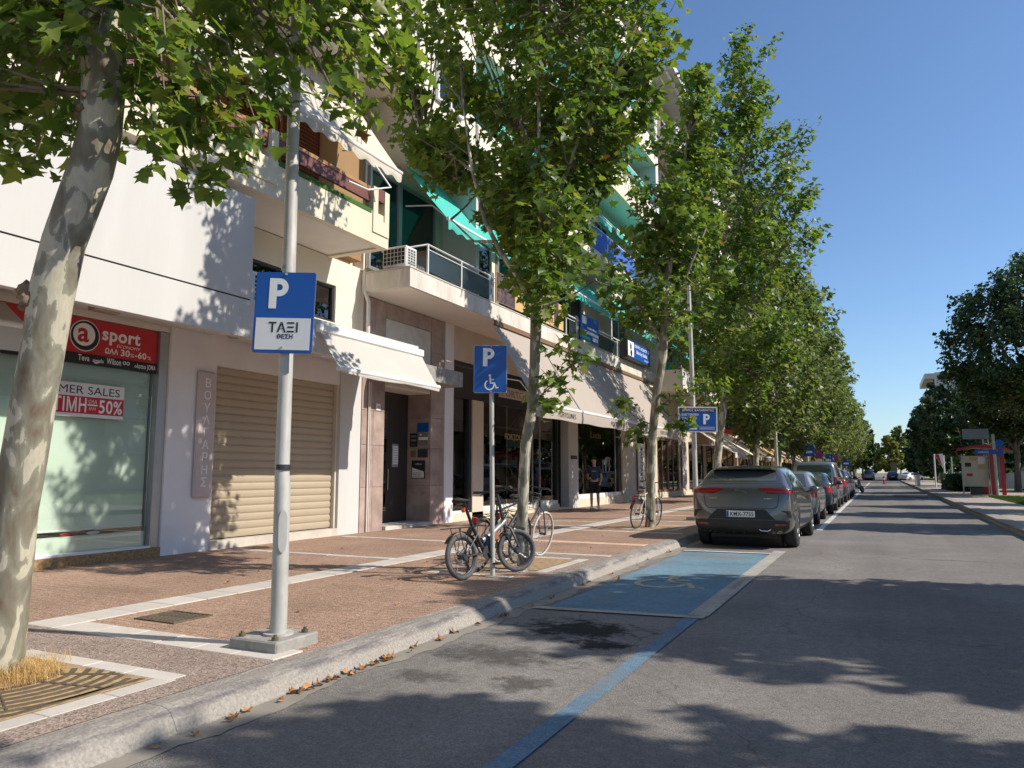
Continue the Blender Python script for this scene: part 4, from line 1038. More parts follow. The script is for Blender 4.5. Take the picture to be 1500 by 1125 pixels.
# big taupe awnings
T = awning('large taupe awning over the fashion shop, the longer one with white front bar', 16.75, 25.9, -8.80, 5.24, -7.58, 3.13, 'awning_taupe', val=.30, bar='alu_white')
fy("FORTOUNI'S", .19, 'ink_black', 22.4, 2.89, T, x=-7.535, width=1.25, name='valance_lettering')
fy("FORTOUNI'S", .19, 'ink_black', 18.1, 2.89, T, x=-7.535, width=1.25, name='valance_lettering')
T = awning('shorter taupe awning beyond the longer one, half hidden by the slim trunk', 26.0, 31.2, -8.80, 5.24, -7.58, 3.13, 'awning_taupe', val=.30, bar='alu_white')
fy("FORTOUNI'S", .19, 'ink_black', 28.3, 2.89, T, x=-7.535, width=1.25, name='valance_lettering')

# first balcony with stone frieze
wallbox(B2, 'balcony_slab', 'soffit', (-10.40, -8.81, 12.95, 32.9, 5.345, 5.77))
fr = MB().bbox(-.015, .015, -.622, .622, 0, .41, .004).mesh('frieze_panel'); fr.materials.append(MATS['frieze_stone'])
for k in range(16): place_piece('frieze_panel', fr, B2, (-8.795, 13.55 + k * 1.25, 5.36))
fe = MB().bbox(-.62, .62, -.015, .015, 0, .41, .004).mesh('frieze_panel'); fe.materials.append(MATS['frieze_stone'])
place_piece('frieze_panel', fe, B2, (-9.43, 12.935, 5.36))
wallbox(B2, 'balcony_coping', 'marble_pale', (-10.40, -8.765, 12.91, 32.9, 5.775, 5.80))
wallbox(B2, 'awning_housing', 'wood_brown', (-8.79, -8.73, 16.8, 32.9, 5.22, 5.34))
for y0, y1 in ((13.66, 15.1), (15.14, 16.55), (22.1, 22.8), (24.75, 26.9)):
    MB().box(-8.805, -8.795, y0, y1, 5.86, 6.34).build('glass_panel', 'glass_frost', B2)
MB().box(-9.9, -8.84, 13.645, 13.655, 5.86, 6.34).build('glass_panel', 'glass_frost', B2)
MB().tube([(-10.05, 13.64, 6.47), (-8.80, 13.64, 6.47), (-8.80, 32.5, 6.47)], .022, 8).build('handrail', 'alu_white', B2)
MB().tube([(-8.80, 13.64, 6.36), (-8.80, 32.5, 6.36)], .012, 6).build('mid_rail', 'alu_white', B2)
for y in (13.64, 15.12, 16.57, 19.2, 21.8, 24.7, 27.0, 30.8): MB().box(-8.82, -8.78, y - .018, y + .018, 5.80, 6.47).build('baluster', 'alu_white', B2)
for y in (16.68, 22.75): MB().bbox(-8.87, -8.77, y - .10, y + .10, 5.80, 6.58, .006).build('balcony_post', 'steel_grey', B2)
sp = MB()
for k in range(60):
    y = 12.95 + k * .02 if k < 30 else 12.93; x = -8.80 if k < 30 else -10.0 + (k - 30) * .04
    sp.tube([(x, y, 5.80), (x + rp(-.03, .03), y + rp(-.03, .03), 5.90)], .003, 4)
sp.build('bird_spikes', 'steel_galv', B2, kind='stuff')
ac_unit('white air conditioner with wire grille on the corner of the stone balcony', -9.55, -8.93, 12.99, 13.40, 5.80, 6.30)
def storey(o, z0, z1, y0, y1, seed, pitch=3.2, frame='alu_white', wallm='stucco_pale'):
    rr = random.Random(seed)
    wallbox(o, 'storey_wall', wallm, (-10.359, XW - .02, y0, y1, z0, z1))
    y = y0 + .3
    while y + 2.0 < y1:
        w = rr.choice((1.7, 2.1, 2.5))
        window(o, XW + .0, y, min(y + w, y1 - .2), z0 + .12, z1 - .45, frame=frame, mull=1, back=False)
        y += w + rr.uniform(.4, 1.1)
wallbox(B2, 'storey_wall', 'stucco_pale', (-10.359, XW - .04, 13.03, 33, 5.8, 8.95))
for y0, y1, m, fr_ in ((13.1, 14.3, 0, 'aluminium'), (14.3, 15.9, 0, 'aluminium'), (16.6, 19.0, 2, 'alu_white'), (19.4, 22.6, 2, 'aluminium'), (23.0, 26.4, 2, 'aluminium'), (27, 29.4, 1, 'alu_white'), (29.9, 32.2, 1, 'alu_white')):
    window(B2, XW, y0, y1, 5.95, 8.35, frame=fr_, mull=m, fw=.07, back=False)
wallbox(B2, 'partition', 'stucco_white', (-10.0, -9.0, 16.2, 16.32, 5.8, 8.9)); wallbox(B2, 'partition', 'stucco_white', (-10.0, -8.95, 26.8, 26.9, 5.8, 8.9))
levels = [8.95, 12.25, 15.5, 18.75]
wallbox(B2, 'corner_bay', 'stucco_pale', (-10.36, -8.70, 13.05, 15.6, 8.78, 21.5))
for k in range(4): window(B2, -8.66, 13.7, 14.9, 9.9 + 3.25 * k, 11.3 + 3.25 * k, frame='alu_white', mull=1, back=False)
for i, z in enumerate(levels):
    wallbox(B2, 'balcony_slab', 'soffit', (-10.36, -8.80, 15.6, 29.2 if i == 0 else 32.5, z, z + .18))
    wallbox(B2, 'slab_edge', 'stucco_cream', (-8.80, -8.58, 15.61, 29.3 if i == 0 else 32.5, z - .04, z + .25))
    for y0, y1, m in (((15.62, 17.9, 'stucco_pale'), (17.95, 23.8, 'stucco_pale'), (24.0, 28.9, 'blue_cloth')) if i == 0 else ((15.62, 19.4, 'stucco_pale'), (19.6, 25.4, 'stucco_white'), (25.6, 32.4, 'stucco_pale'))):
        wallbox(B2, 'balcony_front', m, (-8.70, -8.62, y0, y1, z + .25, z + 1.12))
    MB().tube([(-8.66, 15.6, z + 1.16), (-8.66, 32.4 if i else 29.1, z + 1.16)], .025, 6).build('handrail', 'alu_white', B2)
    storey(B2, z + .18, (levels[i + 1] if i < 3 else 21.6), 15.6, 32.5, 40 + i)
wallbox(B2, 'end_fin', 'stucco_white', (-10.3, -8.60, 32.5, 32.95, 5.8, 18.6))
wallbox(B2, 'roof_slab', 'stucco_white', (-24, -8.9, 13.03, 33.0, 21.6, 21.9))
lab = ['lowest teal awning with scalloped edge above the frosted glass balcony', 'teal awning behind the upper limbs of the slim plane tree, first floor', 'teal awning above the blue boxed sign, first floor',
       'teal awning on the second floor nearest the white building', 'teal awning on the second floor above the blue balcony cloth', 'teal awning on the third floor nearest the white building', 'teal awning on the third floor, middle of the block', 'teal awning on the fourth floor behind the leaves', 'teal awning on the fourth floor at the far end of the block', 'teal awning on the third floor at the far end of the block', 'teal awning on the second floor at the far end of the block']
G = 'teal awnings on the cream apartment block'
for k, (y0, y1, zt, zb) in enumerate(((14.2, 19.3, 8.52, 7.22), (20.6, 26.6, 8.52, 7.28), (27.4, 32.2, 8.52, 7.3), (15.9, 18.8, 11.9, 10.5), (19.2, 26.0, 11.9, 10.6), (15.9, 18.2, 15.2, 13.9), (18.6, 25.6, 15.2, 13.9), (15.9, 22.0, 18.4, 17.0), (23.0, 31.0, 18.4, 17.2), (26.2, 32.0, 15.2, 13.9), (26.6, 32.0, 11.9, 10.7))):
    awning(lab[k], y0, y1, -9.85, zt + .22, -8.63, zb, 'awning_teal', val=.17, wave=.06 if k < 3 else .03, group=G, bar='alu_white')
# banner and boards on the balcony
bn = thing('balcony_banner', 'tan and brown restaurant style banner tied to the balcony rail behind the forked trunk', 'banner', (-8.76, 19.2, 5.86))
MB().box(-8.775, -8.765, 16.88, 21.5, 5.86, 6.66).build('cloth', 'banner_tan', bn)
MB().box(-8.764, -8.760, 16.9, 18.0, 5.87, 6.65).build('photo_left', 'banner_dark', bn); MB().box(-8.764, -8.760, 20.75, 21.1, 5.87, 6.65).build('photo_right', 'banner_dark', bn)
MB().box(-8.7645, -8.7615, 18.3, 20.6, 6.22, 6.38).build('band', 'wood_brown', bn)
fy('27210 95360', .21, 'ink_black', 18.5, 5.96, bn, x=-8.764, width=1.45, bold=.004); fy('- 93868', .19, 'ink_black', 19.98, 5.95, bn, x=-8.764, width=.7, bold=.003)
fy('ΣΑΝ', .26, 'wood_red', 18.1, 6.40, bn, x=-8.764, width=.85, bold=.006); fy('ΝΗΣΙΑ', .22, 'wood_red', 19.3, 6.42, bn, x=-8.764, width=1.0, bold=.004); fy('ΚΟΥΖΙΝΑ', .12, 'banner_light', 18.4, 6.25, bn, x=-8.761, width=2.0)
gb = thing('office_board', 'square blue and green office board on the balcony rail', 'sign', (-8.72, 23.8, 5.85))
MB().bbox(-8.74, -8.70, 22.9, 24.65, 5.85, 6.72, .005).build('board', 'sign_blue', gb)
for y0, y1, z0, z1, m in ((23.0, 23.4, 6.4, 6.66, 'paper'), (22.95, 24.6, 6.1, 6.2, 'sign_white'), (23.5, 24.4, 6.28, 6.34, 'sign_white'), (23.0, 23.8, 5.9, 6.0, 'awning_teal'), (24.0, 24.55, 5.93, 6.06, 'sign_white')):
    MB().box(-8.6995, -8.696, y0, y1, z0, z1).build('print', m, gb)
bb = thing('box_sign', 'blue light box sign with white lettering jutting from the stone balcony', 'sign', (-8.6, 29, 5.8))
MB().bbox(-8.80, -8.50, 27.3, 30.5, 5.83, 6.58, .01).build('box', 'steel_dark', bb); MB().box(-8.50, -8.492, 27.36, 30.44, 5.88, 6.53).build('face', 'sign_blue', bb)
MB().box(-8.492, -8.486, 27.4, 28.15, 5.92, 6.50).build('picture', 'paper', bb); b = MB(); b.ball((-8.486, 27.75, 6.3), .11, 10, 8, (.03, 1, 1.2)); b.ball((-8.486, 27.8, 6.05), .13, 10, 8, (.03, 1.1, 1)); b.build('portrait', 'ink_black', bb)
fy('ΚΕΝΤΡΟ ΑΙΣΘΗΤΙΚΗΣ', .16, 'ink_white', 28.25, 6.34, bb, x=-8.492, width=2.05, bold=.003); fy('Skin by Stella', .20, 'ink_white', 28.5, 6.12, bb, x=-8.492, width=1.5, bold=.005); fy('27210', .10, 'ink_white', 29.6, 5.95, bb, x=-8.492, width=.6)

# ------------------------------------------------------------------ the pharmacy building
B3 = thing('apartment_building', 'beige apartment block above the pharmacy with flat overhanging roof slab against the sky', 'building', (XW, 46, 0))
wallbox(B3, 'wall', 'stucco_cream', (-24, -10.36, 33.02, 60, .1, 22.4))
wallbox(B3, 'frontage_wall', 'beige_wall', (-10.359, XW - .02, 33.02, 60, 3.2, 5.5), (-10.359, XW, 33.02, 33.5, .4, 3.2), (-10.359, XW, 36.2, 37.0, .4, 3.2), (-10.359, XW, 41.5, 43.9, .4, 3.2), (-10.359, XW, 48, 48.8, .4, 3.2), (-10.359, XW, 53, 54, .4, 3.2), (-10.359, XW, 59, 60, .4, 3.2))
wallbox(B3, 'shop_base', 'plinth_stone', (-10.36, XW + .02, 33.02, 60, .12, .42))
for y0, y1, fr_ in ((33.5, 36.2, 'wood_brown'), (37.0, 39.2, 'wood_brown'), (39.2, 41.5, 'wood_brown'), (43.9, 48, 'steel_dark'), (48.8, 53, 'steel_dark'), (54, 59, 'steel_dark')):
    window(B3, XW - .05, y0, y1, .42, 3.2, frame=fr_, mull=1, fw=.12, pane='glass_dark')
for i, z in enumerate((5.5, 8.8, 12.0, 15.2, 18.4)):
    y0 = 36.8
    wallbox(B3, 'balcony_slab', 'soffit', (-10.36, -8.82, y0, 58, z, z + .18)); wallbox(B3, 'slab_edge', 'stucco_cream', (-8.82, -8.60, y0 - .02, 58, z - .03, z + .25))
    wallbox(B3, 'balcony_front', 'stucco_pale' if i % 2 else 'stucco_white', (-8.72, -8.62, y0, 57.9, z + .25, z + 1.05)); wallbox(B3, 'balcony_side', 'stucco_pale', (-10.36, -8.72, y0 + .02, y0 + .12, z + .18, z + 1.05))
    MB().tube([(-8.67, y0, z + 1.12), (-8.67, 57.9, z + 1.12)], .025, 6).build('handrail', 'alu_white', B3)
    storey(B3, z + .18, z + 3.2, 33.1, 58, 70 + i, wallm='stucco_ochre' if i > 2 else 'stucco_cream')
wallbox(B3, 'roof_slab', 'stucco_white', (-24, -8.62, 36.6, 60, 22.4, 22.75), (-24, -10.2, 33.02, 36.6, 22.4, 22.75)); wallbox(B3, 'roof_gutter', 'alu_white', (-9.05, -8.95, 36.8, 59.5, 22.28, 22.4))
for k, (y0, y1, zt, zb, l) in enumerate(((36.9, 42, 8.5, 7.4, 'teal awning over the first floor balcony above the pharmacy'), (43, 49, 8.5, 7.4, 'teal awning further along the first floor above the pharmacy'), (37.2, 44, 14.9, 13.9, 'teal awning on the third floor of the block above the pharmacy'))):
    awning(l, y0, y1, -9.92, zt, -8.55, zb, 'awning_teal', val=.17, wave=.04, group='teal awnings on the pharmacy block')
for lab_, y0, txt, sz in (('white vertical pharmacy sign lettered ΦΑΡΜΑΚΕΙΟ on the wood front', 33.35, 'ΦΑΡΜΑΚΕΙΟ', .30), ('narrow white vertical sign lettered ΟΜΟΙΟΠΑΘΗΤΙΚΑ beside the pharmacy door', 41.9, 'ΟΜΟΙΟΠΑΘΗΤΙΚΑ', .24)):
    t = thing('vertical_sign', lab_, 'sign', (-9.95, y0, .6)); zt = 2.75 if len(txt) < 10 else 2.9
    MB().bbox(-9.98, -9.93, y0, y0 + .95, .62, zt, .006).build('board', 'sign_white', t)
    text(txt, .46, 'ink_black', t, (-9.93, y0 + .3, zt - .1), (0, 0, -1), (0, 1, 0), width=zt - .62 - .2, bold=.004)
# further shops and blocks along the row
far = ((60.1, 84, 14.5, 'stucco_pale', 'white block beyond the pharmacy block, behind the row of crowns'), (84.1, 112, 17.5, 'stucco_cream', 'cream block further down the row behind the crowns'), (112.1, 150, 13.5, 'stucco_white', 'low white block near the far end of the row'), (150.1, 200, 16, 'stucco_cream', 'farthest cream block at the end of the left row'))
for y0, y1, h, m, l in far:
    o = thing('apartment_building', l, 'building', (XW, (y0 + y1) / 2, 0))
    wallbox(o, 'wall', m, (-24, XW, y0, y1, .1, h))
    z = 4.2
    while z + 3 < h:
        wallbox(o, 'balcony_slab', 'stucco_white', (XW, -8.7, y0 + 1, y1 - 1, z, z + .2)); wallbox(o, 'balcony_front', 'stucco_pale', (-8.78, -8.7, y0 + 1, y1 - 1, z + .2, z + 1.1))
        y = y0 + 1.5
        while y + 2 < y1 - 1: window(o, XW + .06, y, y + 2, z + .3, z + 2.6, frame='alu_white', back=False, mull=1); y += 4.2
        z += 3.1
    y = y0 + .8
    while y + 4 < y1: window(o, XW + .06, y, y + 4, .3, 3.2, frame='steel_dark', back=False, mull=1, fw=.15); y += 5
    wallbox(o, 'roof_slab', 'stucco_white', (-24, -9.4, y0, y1, h, h + .3))
for k, (y0, y1, m, l) in enumerate(((45, 50.5, 'awning_cream', 'cream shop awning in sun beyond the parking notice'), (52, 57, 'awning_cream', 'second cream shop awning striped by leaf shade'), (57.6, 61, 'awning_grey', 'dark grey shop awning between the cream and yellow ones'), (62, 69, 'awning_yellow', 'yellow ochre shop awning glowing in the sun'), (70.5, 77, 'awning_yellow', 'paler yellow shop awning beyond the first yellow one'), (79, 86, 'awning_white', 'white shop awning at the far end of the awning row'), (90, 100, 'awning_cream', 'farthest cream shop awning under the round red sign'))):
    awning(l, y0, y1, -10.0, 4.1, -7.6, 2.55, m, val=.25, group='shop awnings further down the street')
rs = thing('round_sign', 'round red and white shop sign with a letter G far down the row', 'sign', (-8.6, 100, 4.0))
MB().disc((-7.6, 92, 4.6), (.3, -1, 0), .75, .12, 28).build('disc', 'sign_white', rs); text('G', 1.3, 'ink_red', rs, (-7.6, 91.9, 4.15), (1, .3, 0), (0, 0, 1), align='CENTER', bold=.05)
# far buildings beyond the park on the right
o = thing('apartment_building', 'distant grey apartment tower with balconies peeping over the park trees', 'building', (15, 150, 0))
wallbox(o, 'wall', 'soffit', (9.5, 24, 150, 170, 0, 19))
for k in range(6): wallbox(o, 'balcony_slab', 'stucco_cream', (7.9, 9.5, 150.5, 169, 3 + k * 3, 3.9 + k * 3)); wallbox(o, 'balcony_slab', 'stucco_cream', (10, 22, 148.8, 150, 3 + k * 3, 3.9 + k * 3))
for k in range(5):
    for j in range(3): window(o, 9.4, 152 + j * 5, 154 + j * 5, 4.2 + 3 * k, 5.9 + 3 * k, back=False); 
o = thing('apartment_building', 'long pale building across the park behind the dark trees', 'building', (38, 90, 0))
wallbox(o, 'wall', 'stucco_cream', (38, 50, 20, 140, 0, 15))
for k in range(4):
    wallbox(o, 'balcony_slab', 'stucco_white', (36.6, 38, 22, 138, 3 + k * 3, 3.9 + k * 3))
    for j in range(16): MB().box(37.9, 37.99, 24 + j * 7, 27 + j * 7, 4.1 + 3 * k, 5.9 + 3 * k).build('window', 'glass_dark', o)
# blocks behind the camera's right side that stand in the shop windows' reflections
# ================================================================== trees
import numpy as np
TREE_ONE = [(-5.06, 2.16, 3.4), (-4.97, 2.1, 3.67), (-6.35, 2.7, 4.57), (-5.87, 2.41, 4.78), (-4.96, 2.21, 3.41), (-6.26, 2.85, 4.21), (-5.09, 2.24, 4.0), (-6.03, 2.68, 4.92), (-4.77, 2.29, 3.29), (-5.58, 2.6, 3.98), (-4.7, 2.24, 3.95), (-5.61, 2.57, 4.68), (-5.49, 2.81, 3.64), (-5.41, 2.69, 3.95), (-5.28, 2.56, 4.26), (-5.97, 2.84, 5.07), (-5.51, 2.88, 3.83), (-5.21, 2.71, 3.97), (-4.7, 2.43, 3.97), (-5.46, 2.77, 4.89), (-5.57, 3.08, 3.83), (-5.85, 3.18, 4.3), (-4.59, 2.54, 4.11), (-4.64, 2.5, 4.35), (-4.97, 2.86, 3.55), (-5.57, 3.32, 4.17), (-5.78, 3.28, 4.61), (-5.67, 3.28, 5.1), (-5.54, 3.45, 4.0), (-4.52, 2.74, 3.76), (-4.23, 2.55, 3.99), (-4.57, 2.7, 4.42), (-5.13, 3.29, 4.42), (-3.97, 2.59, 4.07), (-4.23, 2.63, 4.47), (-4.84, 3.23, 4.38), (-4.52, 3.01, 4.57), (-3.92, 2.63, 4.34), (-4.22, 3.13, 3.62), (-4.02, 2.88, 3.85), (-4.28, 3.01, 4.41), (-4.85, 3.43, 5.07), (-3.95, 2.98, 3.48), (-3.83, 2.96, 3.75), (-3.55, 2.73, 3.9), (-4.93, 3.68, 5.14), (-4.32, 3.56, 3.53), (-4.16, 3.29, 3.79), (-4.57, 3.72, 4.58), (-3.85, 3.08, 4.29), (-4.16, 3.62, 3.53), (-4.17, 3.58, 3.95), (-4.46, 3.86, 4.61), (-4.5, 3.86, 5.09), (-3.82, 3.52, 3.62), (-4.94, 4.47, 4.82), (-3.96, 3.55, 4.53), (-4.6, 4.16, 5.4), (-3.62, 3.52, 3.79), (-4.72, 4.4, 4.93), (-4.49, 4.32, 5.11), (-4.67, 4.33, 5.69), (-3.84, 3.95, 4.19), (-4.02, 4.05, 4.68), (-3.5, 3.51, 4.75), (-4.4, 4.4, 5.97), (-3.71, 4.02, 4.59), (-3.32, 3.58, 4.55), (-3.41, 3.62, 4.93), (-4.17, 4.34, 6.21), (-3.65, 4.24, 4.77), (-3.3, 3.75, 4.81), (-3.72, 4.17, 5.47), (-4.02, 4.4, 6.19), (-3.31, 3.98, 4.09), (-3.45, 4.24, 4.67), (-3.96, 4.67, 5.66), (-3.54, 4.2, 5.65), (-3.79, 4.97, 4.46), (-3.23, 4.18, 4.48), (-3.6, 4.63, 5.17), (-3.09, 4.04, 5.15), (-3.43, 4.87, 4.68), (-3.38, 4.69, 4.97), (-3.59, 4.92, 5.69), (-2.98, 4.18, 5.32), (-3.2, 4.71, 4.63), (-3.32, 4.85, 5.32), (-2.79, 4.01, 4.95), (-3.33, 4.79, 6.22)]
